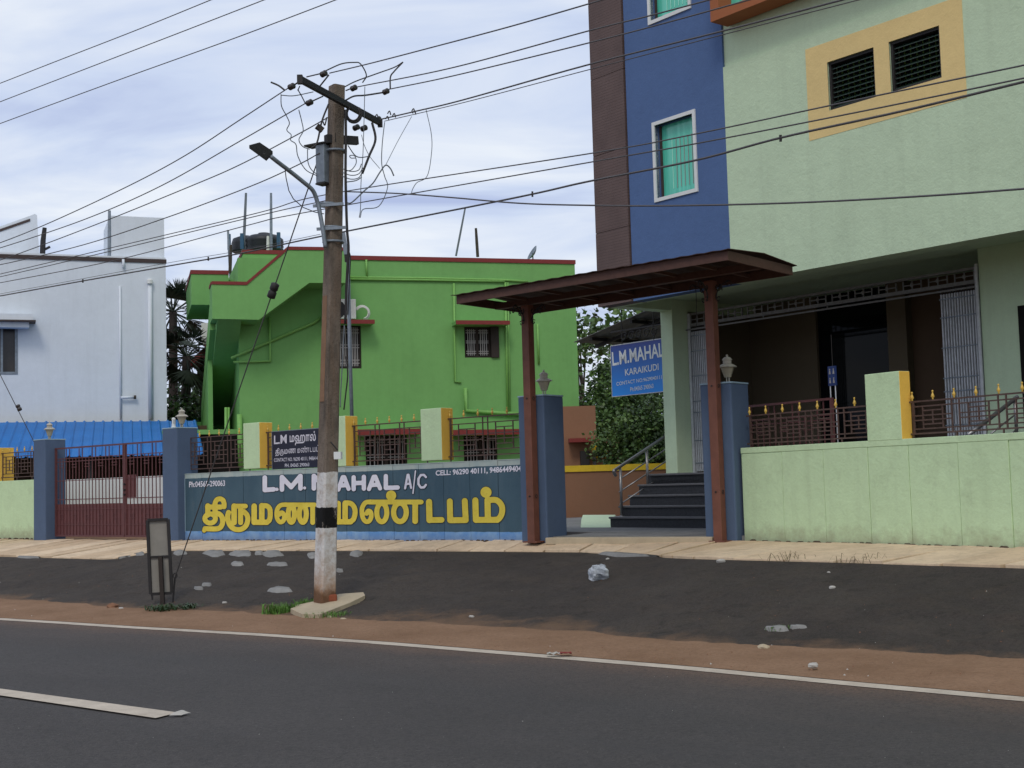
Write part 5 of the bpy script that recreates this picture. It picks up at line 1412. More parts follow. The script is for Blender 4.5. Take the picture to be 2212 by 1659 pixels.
# ------------------------------------------------------------------ white house and the blue roof
Z4 = lambda x, y: (0.16667 * x, 518.4 + 0.16667 * y)
wh = thing('white_house', 'pale bluish white two storey house with dark brown roof band', 'house', WHF.P(-3, -2, 0))
z0b, z1b = WHF.uz(200, 564)[1], WHF.uz(200, 555.5)[1]
win = (WHF.uz(-30, 750)[0], WHF.uz(38.5, 750)[0], WHF.uz(20, 809)[1], WHF.uz(20, 700)[1])
wall_holes(WHF, -8.0, 0.0, -0.1, z0b, 0.0, -0.25, [win]).build('wall', M['whitehouse'], wh)
MB().box(WHF, -7.999, -0.001, -8.0, -0.251, -0.1, z0b - 0.01).build('house_body', M['whitehouse'], wh)
MB().box(WHF, -8.0, 0.02, -0.3, 0.03, z0b + 0.001, z1b).build('roof_band', M['darkbrown'], wh)
MB().box(WHF, -8.0, 0.0, -0.3, 0.0, z1b + 0.001, z1b + 0.05).build('roof_edge', M['whitehouse'], wh)
MB().box(WHF, -0.28, 0.02, -8.0, -0.301, z0b + 0.001, z1b).build('roof_band', M['darkbrown'], wh)
fr_ = MB(); b = 0.07
for a, c, d, e_ in ((win[0], win[1], win[2], win[2] + b), (win[0], win[1], win[3] - b, win[3]), (win[1] - b, win[1], win[2] + b, win[3] - b), (win[1] - 0.42, win[1] - 0.36, win[2] + b, win[3] - b)):
    fr_.box(WHF, a, c, -0.12, 0.012, d, e_)
wo_ = fr_.build('window', M['galv'], wh)
MB().box(WHF, win[0], win[1], -0.2, -0.19, win[2], win[3]).build('pane', simple('grey_window_glass', (0.05, 0.045, 0.042), 0.2), wo_)
s0u, s0z = WHF.uz(72, 690, 0.5)
sh = MB().box(WHF, -8.0, s0u, 0.031, 0.5, s0z - 0.02, s0z + 0.14).build('sunshade', M['whitehouse'], wh)
MB().box(WHF, -8.0, s0u + 0.06, 0.031, 0.56, s0z - 0.06, s0z - 0.021).build('edge', M['darkbrown'], sh)
MB().box(WHF, -8.0, s0u - 0.1, 0.031, 0.42, s0z - 0.2, s0z - 0.061).build('moulding', M['whitehouse'], sh)
def wpipe(pts, r, n=0.06): pipe(pts, r, WHF, n, 'whitehouse', wh)
wpipe([(323.5, 609), (325.5, 905)], 0.062, 0.045); wpipe([(259, 618), (261, 905)], 0.03, 0.025); wpipe([(266, 560), (267, 580)], 0.035)
MB().lathe(WHF.at(323.5, 609, 0.08), [(0.08, -0.05), (0.08, 0.05), (0.05, 0.08)], 10).build('pipe_cap', M['white'], wh)
wpipe([(261, 859), (289, 858)], 0.035, 0.1)
MB().lathe(WHF.at(289, 858, 0.1), [(0.05, 0), (0.05, 0.06)], 8, ax=WHF.e).build('pipe_end', M['bark'], wh)
# roof block and sloping stair head
a, zt_ = WHF.uz(239, 461, -0.02); b_ = WHF.uz(357, 464, -0.02)[0]
MB().box(WHF, a, b_, -2.6, -0.31, z1b - 0.1, zt_).build('roof_block', M['whitehouse'], wh)
ns = -2.2
sp_ = [WHF.uz(x, y, ns) for x, y in ((-90, 553), (-90, 522), (0, 489), (66, 465.7), (75, 462), (80, 464.5), (87, 553))]
sp_[0] = (sp_[0][0], z0b - 0.05); sp_[-1] = (sp_[-1][0], z0b - 0.05)
MB().prism(WHF, sp_, ns - 2.0, ns).build('stair_head', M['whitehouse'], wh)
st_ = [WHF.uz(x, y, ns + 0.004) for x, y in ((-90, 532), (-90, 526), (65, 472.5), (65, 478))]
MB().prism(WHF, st_, ns, ns + 0.02).build('band', M['darkbrown'], wh)
rod(236.5, 557, 236.5, 455, 35.8, 0.05, 'thin grey rod standing on the white house roof edge')
ps = thing('timber_stump', 'black charred timber post with a side branch on the white house roof', 'post', at_y(92, 556, 36.6))
MB().tube([at_y(91.5, 556, 36.6), at_y(93, 520, 36.6), at_y(96.5, 492, 36.6)], [0.08, 0.075, 0.06], 8).build('trunk', M['iron'], ps)
MB().tube([at_y(93, 541, 36.6), at_y(108, 533, 36.6)], 0.035, 6).build('branch', M['iron'], ps)
# blue profiled roof over the side yard
m = NT('blue_roof_sheet')
k = m.mix(m.ramp(m.noise(1.5, 5, 0.6), 0.3, 0.7), (0.002, 0.125, 0.40), (0.006, 0.165, 0.50)); m.col(m.mix(m.ramp(m.noise(7, 5, 0.7), 0.55, 0.8, 0, 0.3), k, (0.06, 0.12, 0.25)))
M['blueroof'] = m.done(0.5, 0.4)
br = thing('blue_roof', 'bright blue ribbed sheet roof behind the maroon side gate', 'roof', WHF.P(-2, 2.3, 0))
ut0, zt0 = WHF.uz(424, 905, 0.35); ub0_, zb0 = WHF.uz(441, 963, 4.1); zb0 = WHF.uz(200, 986, 4.1)[1]; zt0 = WHF.uz(200, 911, 0.35)[1]
mb = MB(); pos = []; L_ = 9.5; rib = 0.235; x = 0.0
while x < L_:
    for dx, dz in ((0, 0), (0.03, 0.032), (0.055, 0.032), (0.085, 0)): pos.append((x + dx, dz))
    x += rib
for n_, z, u_ in ((0.35, zt0, ut0), (4.1, zb0, ub0_)):
    for x, dz in pos: mb.v.append(tuple(WHF.P(u_ - x, n_, z + dz)))
K_ = len(pos)
for i in range(K_ - 1): mb.f.append((i, i + 1, K_ + i + 1, K_ + i)); mb.m.append(0)
o = mb.build('ribbed_sheet', M['blueroof'], br); s_ = o.modifiers.new('t', 'SOLIDIFY'); s_.thickness = 0.01
for n_ in (0.6, 2.2, 3.8):
    f = (n_ - 0.35) / 3.75; z = zt0 + (zb0 - zt0) * f - 0.06; u_ = ut0 + (ub0_ - ut0) * f
    MB().bar(WHF.P(u_ - 0.1, n_, z), WHF.P(u_ - L_, n_, z), 0.05, 0.08).build('purlin', M['iron'], br)
for u_ in (-0.2, -2.6, -5.0, -7.4):
    MB().box(WHF, ub0_ + u_ - 0.06, ub0_ + u_ + 0.06, 3.7, 3.82, -0.1, zb0 - 0.02).build('post', M['iron'], br)
# low white wall standing inside the side yard
zz_ = LG.uz(200, 1034, -2.2)[1]
ww = thing('yard_wall', 'low white wall seen through the bars of the side gate', 'wall', LG.P(2, -2.2, -0.05))
MB().box(LG, -8.0, 5.4, -2.35, -2.2, -0.1, zz_).build('wall', M['white'], ww)
for f in (0.45, 0.62): MB().box(LG, -8.0, 5.4, -2.199, -2.19, zz_ * f, zz_ * f + 0.012).build('groove', M['grille'], ww)
# dark panel: its brown colour stands in for the shade under the blue roof
yw = thing('shade_panel', 'dark brown panel standing in for the shade under the blue roof', 'wall', WHF.P(-3, 0.2, 0))
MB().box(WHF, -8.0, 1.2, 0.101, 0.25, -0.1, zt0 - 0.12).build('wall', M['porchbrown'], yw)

# ------------------------------------------------------------------ brown neighbour in the gap
FB = Frame((0, 33.0), (1, 0.03))
nb = thing('brown_house', 'brown plastered house corner with a yellow and black painted panel', 'house', FB.P(2.6, 0, 0))
def fbox(fr, x0, x1, y0, y1, n0, n1, mt, name, owner):
    a, zt = fr.uz(x0, y0, n1); b = fr.uz(x1, y1, n1)[0]; zb_ = fr.uz((x0 + x1) / 2, y1, n1)[1]
    return MB().box(fr, a, b, n0, n1, zb_, zt).build(name, mt, owner)
fbox(FB, 1215, 1288.5, 878, 960, -2.0, 0.0, M['brownwall'], 'wall', nb)
fbox(FB, 1215, 1357.5, 945, 1125, -0.6, 0.5, M['brownwall'], 'wall', nb)
fbox(FB, 1230, 1279, 947, 955, 0.501, 0.9, M['brownred'], 'ledge', nb)
pn = fbox(FB, 1278.5, 1313.5, 961, 989, 0.501, 0.52, M['yellow'], 'painted_panel', nb)
fbox(FB, 1287, 1309, 966, 985, 0.521, 0.53, M['navy'], 'figure', pn)
for i in range(3):
    for yy in (963.5, 986.5):
        fbox(FB, 1281 + i * 11, 1285 + i * 11, yy - 2, yy + 1.5, 0.521, 0.528, M['iron'], 'figure', pn)
fbox(FB, 1254, 1274, 974.5, 1010, 0.501, 0.75, M['iron'], 'doorway', nb)
fbox(FB, 1280, 1288, 975, 1010, 0.531, 0.62, M['granite_edge'], 'stacked_slab', nb)
YB = Frame((0, 29.0), (1, 0.0))
yw2 = thing('yard_wall', 'brown wall with a bright yellow coping behind the gate opening', 'wall', YB.P(2.5, 0, 0))
fbox(YB, 1180, 1470, 1018, 1125, -0.2, 0.0, M['brownwall'], 'wall', yw2)
a, zt_ = YB.uz(1180, 1005, 0.03); zb_ = YB.uz(1325, 1017, 0.03)[1]; zt_ = YB.uz(1325, 1003.4, 0.03)[1]
MB().box(YB, a, YB.uz(1480, 1005)[0], -0.24, 0.03, zb_ + 0.001, zt_).build('coping', M['yellow'], yw2)
kb = thing('planter_kerb', 'low pale green painted kerb at the foot of the hall steps', 'kerb', at_z(1290, 1130, 0.06))
kp = [at_z(1254, 1139.5, 0.06), at_z(1320, 1139.5, 0.06), at_z(1330, 1122, 0.06), at_z(1259, 1122, 0.06)]
tp = [p + Vector((0, 0, 0.0)) for p in kp]
zk = 0.15
up_ = [Vector((p.x, p.y, zk)) for p in (kp[0].lerp(kp[3], 0.35), kp[1].lerp(kp[2], 0.35), kp[2], kp[3])]
MB().hexa(kp + up_).build('kerb_body', M['pale'], kb, bevel=0.01)

# ------------------------------------------------------------------ concrete pole
pbase = on_apron(700, 1309); DP = pbase.y
PT = lambda x, y, dn=0.0: at_y(x, y, DP - dn)
PZ = lambda x, y: (518.4 + 0.20833 * x, 103.7 + 0.20833 * y)
ptop = PT(727.5, 186)
def zat(y): return PT(705, y).z
m = NT('weathered_pole_concrete')
z = m.z(); jit = m.math('MULTIPLY', m.math('SUBTRACT', m.noise(9, 5, 0.7), 0.5), 0.05); zj_ = m.math('ADD', z, jit)
conc = m.mix(m.ramp(m.noise(5, 6, 0.7, stretch=(1, 1, 0.3)), 0.3, 0.7), (0.075, 0.062, 0.05), (0.235, 0.19, 0.15))
conc = m.mix(m.ramp(m.noise(1.6, 4, 0.6, stretch=(5, 5, 0.5)), 0.5, 0.7, 0, 0.45), conc, (0.22, 0.14, 0.09))
conc = m.mix(m.ramp(m.noise(45, 3, 0.7), 0.55, 0.75, 0, 0.6), conc, (0.03, 0.025, 0.022))
wp = m.mix(m.ramp(m.noise(7, 6, 0.75), 0.46, 0.70), (0.66, 0.65, 0.63), (0.40, 0.31, 0.23))
rust = m.math('ADD', m.math('MULTIPLY', m.math('SUBTRACT', zat(1215), z), 1.6), m.math('MULTIPLY', m.math('SUBTRACT', m.noise(5, 6, 0.75), 0.5), 1.4))
wp = m.mix(m.ramp(rust, 0.0, 0.7), wp, (0.36, 0.19, 0.085))
earth = m.mix(m.ramp(m.math('ADD', m.math('SUBTRACT', zat(1262), z), m.math('MULTIPLY', m.math('SUBTRACT', m.noise(6, 5, 0.7), 0.5), 0.3)), 0.0, 0.12), wp, (0.15, 0.08, 0.045))
bl = m.mix(m.ramp(m.noise(11, 5, 0.75, stretch=(1, 1, 0.4)), 0.56, 0.64), (0.010, 0.010, 0.010), (0.34, 0.30, 0.26))
k = m.mix(m.math('LESS_THAN', zj_, zat(1020)), conc, earth)
inb = m.math('MULTIPLY', m.math('LESS_THAN', zj_, zat(1096)), m.math('GREATER_THAN', zj_, zat(1140)))
k = m.mix(inb, k, bl)
m.col(k); m.bump(m.math('ADD', m.noise(18, 6, 0.75), m.math('MULTIPLY', m.noise(70, 3, 0.7), 0.5)), 0.8, 0.02); M['pole'] = m.done(0.9, 0.2)
pole = thing('utility_pole', 'leaning square concrete electricity pole with white and black painted foot', 'pole', pbase)
mb = MB(); NSG = 30; ang0 = math.radians(38)
for i in range(NSG + 1):
    t = i / NSG; c = pbase.lerp(ptop, t); c.z = pbase.z - 0.15 + (ptop.z - pbase.z + 0.15) * t
    w = 0.107 - 0.027 * t; ch = 0.78
    sec = []
    for q in range(4):
        a = ang0 + q * math.pi / 2
        for s_ in (-1, 1):
            e1 = Vector((math.cos(a), math.sin(a), 0)); e2 = Vector((-math.sin(a), math.cos(a), 0))
            j_ = 1 + 0.02 * (hash2(i * 3.1 + q, s_) - 0.5)
            sec.append(c + (e1 * w + e2 * w * ch * s_) * 0.98 * j_)
    mb.v += [tuple(p) for p in sec]
for i in range(NSG):
    for k_ in range(8):
        a, b = i * 8 + k_, i * 8 + (k_ + 1) % 8; mb.f.append((a, b, b + 8, a + 8)); mb.m.append(0)
mb.f.append(tuple(NSG * 8 + k_ for k_ in range(8))); mb.m.append(0)
mb.build('shaft', M['pole'], pole)
M['core'] = plaster('exposed_brown_concrete', (0.23, 0.135, 0.08), 0.2, bump=0.7, dirt=0.4, dirtcol=(0.07, 0.05, 0.04))
e1 = Vector((math.cos(ang0 + math.pi), math.sin(ang0 + math.pi), 0)); e2 = Vector((-e1.y, e1.x, 0))
mb = MB(); ys_ = np.linspace(640, 868, 12)
for i, y_ in enumerate(ys_):
    tt = (PT(705, y_).z - pbase.z) / (ptop.z - pbase.z); c = pbase.lerp(ptop, tt); w = (0.107 - 0.027 * tt) * 0.98
    for a_, d_ in ((-0.62, 0.0), (-0.55, 0.006), (0.35 + 0.12 * hash2(i, 3), 0.006), (0.42 + 0.12 * hash2(i, 3), 0.0)):
        mb.v.append(tuple(c + e1 * (w + d_ - 0.001) + e2 * w * a_))
for i in range(len(ys_) - 1):
    for k_ in range(3): a = i * 4 + k_; mb.f.append((a, a + 1, a + 5, a + 4)); mb.m.append(0)
mb.build('spalled_strip', M['core'], pole)
cz = PT(728, 214).z
def at_zray(px, py, z):
    d_ = ray(px, py); t = (z - ZC) / d_.z; return Vector((d_.x * t, d_.y * t, z))
eL, eR = at_zray(651.7, 172, cz), at_zray(818, 262, cz)
ctr = PT(727, 214); ctr.z = cz
off = Vector((-(eR - eL).y, (eR - eL).x, 0)).normalized()
off = off if off.y < 0 else -off
cam_o = Vector((0, 0, ZC)); eL, eR = at_zray(648, 171, cz), at_zray(821, 265, cz)
A0, A1 = [cam_o + (v - cam_o) * (1 - 0.30 / DP) for v in (eL, eR)]
arm = MB().bar(A0, A1, 0.05, 0.07)
arm.build('crossarm', M['iron'], pole)
for s_ in (0.0, 1.0):
    p = A0.lerp(A1, s_); MB().bar(p - Vector((0, 0, 0.055)), p + Vector((0, 0, 0.045)), 0.06, 0.06).build('arm_clamp', M['iron'], pole)
MB().bar(PT(704, 300, 0.12), PT(772, 304, -0.15), 0.06, 0.10).build('lower_arm', M['iron'], pole)
MB().box(Frame(PT(733, 300)[:2], (0.8, -0.6)), -0.16, 0.03, 0.0, 0.1, PT(733, 311).z, PT(733, 291).z).build('arm_clamp', M['iron'], pole)
jb = Frame(PT(697, 360, 0.05)[:2], (0.85, -0.5))
zj0, zj1 = PT(697, 398).z, PT(697, 316).z
bx = MB().box(jb, -0.06, 0.07, -0.07, 0.06, zj0, zj1).build('junction_box', M['galv'], pole, bevel=0.008)
MB().box(jb, -0.22, 0.08, -0.08, 0.08, zj1 + 0.001, zj1 + 0.02).build('hood', M['iron'], bx)
MB().box(jb, -0.065, 0.075, -0.072, 0.064, zj0 - 0.02, zj0 - 0.001).build('foot', M['iron'], bx)
MB().bar(PT(684, 272, 0.15), PT(697, 282, 0.12), 0.06, 0.06).build('fuse_carrier', M['bark'], pole)
for y0, y1, xl, xr in ((445, 440, 676, 742), (495, 491, 684, 748), (521, 526, 700, 740), (325, 329, 706, 742)):
    c = PT((xl + xr) / 2, (y0 + y1) / 2); w = 0.12
    ringp = [c + Vector((math.cos(a) * w, math.sin(a) * w, 0.0)) for a in np.linspace(0, 6.283, 14)]
    MB().tube(ringp, 0.016, 6).build('strap', M['galv'], pole, smooth=True)
    if y0 in (445, 495): MB().bar(PT(xl, y0, 0.12), PT(xr, y1, 0.12), 0.02, 0.035).build('clamp_bar', M['galv'], pole)
INS = {}
def insul(key, x, y, dn, ax, label=None):
    p = PT(x, y, dn); INS[key] = p
    MB().lathe(p - Vector(ax).normalized() * 0.04, [(0.02, 0), (0.036, 0.006), (0.036, 0.026), (0.020, 0.034), (0.020, 0.046), (0.036, 0.054), (0.036, 0.074), (0.02, 0.08)], 12, ax=ax).build('insulator', M['ceramic'], pole, smooth=True)
for key, x, y, dn in (('a', *PZ(535, 400), 0.75), ('b', *PZ(868, 268), 0.55), ('c', *PZ(720, 567), 0.35), ('d', *PZ(1180, 415), -0.35), ('e', *PZ(1513, 452), -0.6), ('f', *PZ(1205, 825), -0.3), ('g', *PZ(1285, 832), -0.4), ('h', *PZ(1430, 740), -0.95)):
    insul(key, x, y, dn, (0.75, -0.66, 0.1))
def strand(pts, r=0.006, mt='wire', sub=6, name='strand', dn=0.0):
    P_ = [PT(p[0], p[1], p[2] if len(p) > 2 else dn) for p in pts]
    MB().tube(curve(P_, sub), r, 5).build(name, M[mt], pole, smooth=True)
z_ = lambda x, y, dn=0.0: (*PZ(x, y), dn)
# short links from the arm to the insulators, jumpers and loose tails
strand([z_(640, 330, .7), z_(560, 385, .75)], 0.010); strand([z_(690, 300, .65), z_(840, 265, .55)], 0.008); strand([z_(800, 430, .3), z_(920, 280, .55)], 0.010)
strand([z_(320, 355, .75), z_(400, 390, .75), z_(460, 435, .75)], 0.011); strand([z_(740, 555, .35), z_(860, 500, .2)], 0.009)
strand([z_(890, 235, .5), z_(1050, 165, .3), z_(1180, 150, .1), z_(1250, 165, -.1), z_(1310, 280, -.3), z_(1270, 360, -.35)], 0.008)
strand([z_(1080, 405, 0), z_(1200, 345, -.2), z_(1420, 265, -.5), z_(1600, 200, -.6), z_(1690, 145, -.6)], 0.008)
strand([z_(1690, 145, -.6), z_(1600, 240, -.6), z_(1560, 300, -.6), z_(1558, 420, -.6)], 0.010)
strand([z_(1090, 545, -.1), z_(1180, 500, -.25), z_(1300, 490, -.4), z_(1480, 462, -.6)], 0.011)
strand([z_(1100, 440, -.1), z_(1150, 420, -.3)], 0.009)
strand([z_(600, 430, .6), z_(640, 500, .5), z_(680, 580, .4)], 0.007); strand([z_(620, 395, .65), z_(600, 440, .6)], 0.007)
strand([z_(425, 480, .7), z_(430, 600, .6), z_(480, 700, .5), z_(512, 780, .45), z_(485, 850, .4), z_(530, 900, .4), z_(525, 955, .4), z_(580, 1000, .35), z_(600, 1120, .3), z_(680, 1260, .2), z_(800, 1325, .1)], 0.006, 'cable_pale')
strand([z_(430, 490, .7), z_(560, 495, .5), z_(760, 455, .3)], 0.006, 'cable_pale')
strand([z_(610, 640, .4), z_(640, 760, .35), z_(655, 860, .35), z_(612, 950, .35), z_(650, 1020, .3), z_(720, 1050, .2)], 0.006, 'cable_pale')
strand([z_(700, 1050, .15), z_(705, 1180, .15), z_(740, 1260, .12), z_(800, 1310, .1)], 0.006, 'cable_pale')
strand([z_(920, 580, .12), z_(850, 760, .15), z_(800, 980, .15), z_(740, 1040, .15)], 0.012)
strand([z_(900, 720, .1), z_(880, 800, .12), z_(860, 760, .14)], 0.009)
strand([z_(1095, 640, .12), z_(1098, 900, .12), z_(1095, 1300, .12), z_(1103, 1659, .12), (750, 500, .12), (753, 540, .12), (749, 610, .12), (746, 700, .12)], 0.017, 'iron', name='service_cable')
strand([z_(1370, 775, -.4), z_(1405, 950, -.35), z_(1340, 1120, -.2), z_(1270, 1300, -.1)], 0.016, 'iron', name='service_cable')
for k_, (x, y, rx, ry) in enumerate(((1175, 680, 65, 75), (1180, 685, 80, 90))):
    MB().tube([PT(*PZ(x + rx * math.cos(a), y + ry * math.sin(a)), 0.05 - 0.1 * k_) for a in np.linspace(-0.8, 4.2, 20)], 0.013, 6).build('cable_coil', M['iron'], pole, smooth=True)
strand([z_(1120, 1010, .05), z_(1190, 1110, -.05), z_(1250, 1135, -.1), z_(1330, 1125, -.15)], 0.007, 'cable_pale')
for yy, xr in ((1270, 1260), (1310, 1275), (1350, 1270)):
    strand([z_(1060, yy - 20, .1), z_(1150, yy + 10, 0), z_(1230, yy - 5, -.1), z_(xr, yy - 70, -.1)], 0.006, 'cable_pale')
strand([z_(1105, 1390, .1), z_(1200, 1375, 0), z_(1260, 1340, -.1)], 0.007, 'cable_pale')
strand([z_(1200, 1140, 0), z_(1150, 1140, 0), z_(1140, 1115, 0), z_(1190, 1120, 0), z_(1205, 1190, 0), z_(1160, 1260, 0.05), z_(1110, 1275, .1)], 0.006, 'cable_pale')
strand([z_(1295, 400, -.3), z_(1290, 600, -.3), z_(1285, 800, -.3), z_(1275, 1100, -.2), z_(1255, 1400, -.1), z_(1250, 1659, 0), (776, 470, 0)], 0.005, 'cable_pale')
strand([z_(1500, 770, -.5), z_(1475, 1000, -.4), z_(1470, 1200, -.4), z_(1500, 1330, -.4), z_(1530, 1450, -.35), z_(1440, 1640, -.3), (785, 452, -.2), (778, 470, -.1)], 0.006, 'cable_pale')
strand([z_(1595, 1325, -.4), z_(1560, 1250, -.4), z_(1510, 1215, -.4), z_(1450, 1290, -.35), z_(1380, 1400, -.3), z_(1290, 1480, -.2), z_(1160, 1600, 0), z_(1100, 1605, .1)], 0.009, 'cable_pale')
strand([z_(1930, 640, -.8), z_(1985, 900, -.7), z_(1985, 1100, -.6), z_(1940, 1330, -.5), z_(1830, 1400, -.5), z_(1780, 1500, -.5), z_(1830, 1515, -.5)], 0.005, 'cable_pale')
strand([z_(1780, 710, -.8), z_(1640, 960, -.6), z_(1510, 1215, -.4)], 0.004, 'cable_pale')
strand([z_(1260, 900, -.3), z_(1290, 1010, -.3), z_(1350, 1130, -.3), z_(1450, 1250, -.35)], 0.004, 'cable_pale')
strand([(744, 702, .1), (741, 760, .1), (736, 850, .08), (735, 880, .08)], 0.007, 'cable_pale'); strand([(748, 770, .09), (751, 810, .1), (747, 850, .1), (743, 885, .1)], 0.009, 'iron')
strand([(715, 955, .12), (724, 966, .13), (729, 972, .13)], 0.009, 'iron')
MB().box(Frame(PT(730, 985, .12)[:2], (0.9, -0.3)), -0.04, 0.05, -0.02, 0.03, PT(730, 992, .12).z, PT(730, 976, .12).z).build('meter_tag', M['white'], pole)
for x, y in ((1420, 700), (1550, 665), (1800, 640), (1530, 720), (1810, 660), (1600, 690)):
    strand([z_(x - 20, y + 18, -.9), z_(x, y - 12, -.9), z_(x + 14, y + 30, -.9)], 0.008, 'wire', 3, 'tie_wire')
# ------------------------------------------------------------------ street light on the pole
sl = thing('street_light', 'flat LED street light on a curved grey arm strapped to the pole', 'street light', PT(702, 535, 0.15))
armp = [PT(703, 535, .15), PT(698, 500, .15), PT(691, 460, .15), PT(686, 438, .15), PT(676, 412, .2), PT(655, 393, .3), PT(625, 369, .45), PT(600, 350, .6), PT(585, 338, .68)]
MB().tube(curve(armp, 5), 0.026, 8).build('arm', M['galv'], sl, smooth=True)
hp = [PT(575.5, 349, .72), PT(590, 334, .62), PT(561, 314.5, .78), PT(537.5, 321, .95)]
tp_ = [p + Vector((0, 0, 0.045)) for p in hp]
MB().hexa([hp[0], hp[1], hp[2], hp[3], tp_[0], tp_[1], tp_[2], tp_[3]]).build('lamp_head', M['iron'], sl, bevel=0.01)
gq = [hp[0].lerp(hp[2], 0.15), hp[1].lerp(hp[3], 0.15), hp[2].lerp(hp[0], 0.15), hp[3].lerp(hp[1], 0.15)]
MB().hexa([p - Vector((0, 0, 0.012)) for p in gq] + [p - Vector((0, 0, 0.001)) for p in gq]).build('lens', M['granite_edge'], sl)
MB().tube([PT(616, 368, .5), PT(618, 385, .45), PT(624, 412, .4), PT(634, 430, .35), PT(655, 448, .2), PT(680, 458, .15), PT(700, 462, .12)], 0.006, 5).build('lead', M['wire'], sl, smooth=True)
# ------------------------------------------------------------------ thin pipe post with a floodlight behind the wall
Y2 = 22.4
pp = thing('pipe_post', 'thin galvanised pipe post with a drooping floodlight behind the concrete pole', 'post', at_y(762, 1010, Y2))
MB().tube([at_y(763.5, 1010, Y2), at_y(755.5, 750, Y2), at_y(751.5, 553, Y2), at_y(750.5, 530, Y2)], 0.031, 8).build('pipe', M['galv'], pp, smooth=True)
MB().bar(at_y(741, 503, Y2 - .1), at_y(748, 550, Y2 - .1), 0.07, 0.06).build('floodlight', M['galv'], pp)
MB().bar(at_y(745.5, 535, Y2 - .1), at_y(747.5, 566, Y2 - .1), 0.04, 0.04).build('bracket', M['iron'], pp)
MB().tube(curve([at_y(753, 540, Y2 - .05), at_y(757, 560, Y2 - .05), at_y(754, 620, Y2 - .05), at_y(751, 680, Y2 - .05)]), 0.010, 5).build('lead', M['iron'], pp)
# ------------------------------------------------------------------ overhead wires
WLf = Frame((pbase.x, pbase.y), LW.e); WRf = Frame((pbase.x, pbase.y), (0.60, -0.80))
def wire(label, pts, fr, n=0.0, r=0.0072, ext=0, mt='alu', extl=0, group='overhead wires along the road'):
    P_ = [fr.at(x, y, n) for x, y in pts]
    C_ = curve(P_, 8)
    if extl: C_ = [C_[0] + (C_[0] - C_[2]).normalized() * extl] + C_
    if ext: C_ = C_ + [C_[-1] + (C_[-1] - C_[-3]).normalized() * ext]
    return tag(MB().tube(C_, r, 5).build('overhead_wire', M[mt], loc=P_[0]), label, 'wire', group)
wire('topmost of the three wires crossing the upper left sky', [(-60, 202), (0, 180), (120, 133), (300, 63), (455, 0), (560, -43)], WLf, -0.6, extl=18, ext=8)
wire('middle of the three wires crossing the upper left sky', [(-60, 244), (0, 220), (200, 143), (400, 66), (575, -2), (680, -43)], WLf, -0.6, extl=18, ext=8)
wire('lowest of the three wires crossing the upper left sky', [(-60, 290), (0, 267), (250, 175), (500, 85), (730, -2), (840, -44)], WLf, -0.6, extl=18, ext=8)
wire('uppermost wire running left from the pole', [(-80, 549), (0, 524.5), (110, 480), (275, 403), (400, 336), (518, 259), (600, 205), (623, 190)], WLf, 0.4, extl=16)
wire('second wire running left from the pole, from the insulator below the crossarm', [(-80, 557), (0, 535.7), (180, 475), (345, 403), (518, 305), (610, 252), (662, 222)], WLf, 0.2, extl=16)
wire('third wire running left from the pole', [(-80, 580), (0, 562), (200, 488), (410, 403), (518, 356), (640, 292), (708, 254)], WLf, 0.05, extl=16)
wire('fourth wire running left from the pole to the junction box', [(-80, 584), (0, 572), (180, 529), (360, 470), (540, 403), (640, 358), (690, 331)], WLf, 0.05, extl=16)
BW = -1.2
def span(label, lp, rp, r=0.0072):
    P_ = [WLf.at(x, y, BW) for x, y in lp] + [WRf.at(x, y, -0.9) for x, y in rp]
    C_ = curve(P_, 8); C_ = [C_[0] + (C_[0] - C_[2]).normalized() * 18] + C_ + [C_[-1] + (C_[-1] - C_[-3]).normalized() * 6]
    return tag(MB().tube(C_, r, 5).build('overhead_wire', M['alu'], loc=P_[0]), label, 'wire', 'overhead wires along the road')
span('upper wire of the bundle passing behind the pole, crossing the blue stripe window', [(-80, 607), (0, 592), (250, 533), (553, 461), (702, 421)], [(1267, 333), (1500, 290), (1850, 216), (2212, 141), (2300, 122)])
wire('thin wire just under the bundle top, ending behind the pole', [(-80, 613), (0, 598), (250, 540), (579, 461), (720, 430)], WLf, BW, extl=18)
span('middle wire of the bundle passing behind the pole', [(-80, 627), (0, 611), (250, 562), (534, 487), (649, 461)], [(1267, 352), (1500, 311), (1850, 243), (2212, 169), (2300, 151)])
span('lowest thick wire of the bundle passing behind the pole, with small clips', [(-80, 654), (0, 639.5), (179, 607), (374, 573), (522, 547), (692, 511)], [(1100, 430), (1267, 393), (1500, 347), (1690, 297), (1950, 240), (2212, 177), (2300, 155)], 0.011)
wire('thin companion wire above the lowest wire over the white house', [(-80, 651), (0, 635), (179, 602), (374, 566), (522, 541), (692, 506)], WLf, BW, r=0.004, extl=18)
wire('single sagging wire crossing the hall front below the window', [(750, 414), (860, 418), (979, 427), (1120, 439), (1267, 443.5), (1450, 444.5), (1720, 438), (1990, 424), (2212, 408), (2300, 401)], WRf, -0.3, r=0.008, ext=6)
wire('highest wire running right from the pole', [(712, 158), (800, 137), (927, 104), (1100, 58), (1280, 6), (1360, -18)], WRf, 0.3, ext=8)
wire('second wire running right from the pole', [(771, 188), (979, 146), (1267, 68), (1400, 35), (1532, 0), (1600, -18)], WRf, -0.1, ext=8)
wire('third wire running right from the pole', [(840, 193), (979, 164), (1267, 94), (1440, 49), (1625, -2), (1690, -20)], WRf, -0.4, ext=8)
wire('fourth wire running right from the crossarm end', [(822, 258), (900, 240), (1000, 216), (1267, 141), (1550, 70), (1827, -2), (1900, -22)], WRf, -0.7, r=0.009, ext=8)
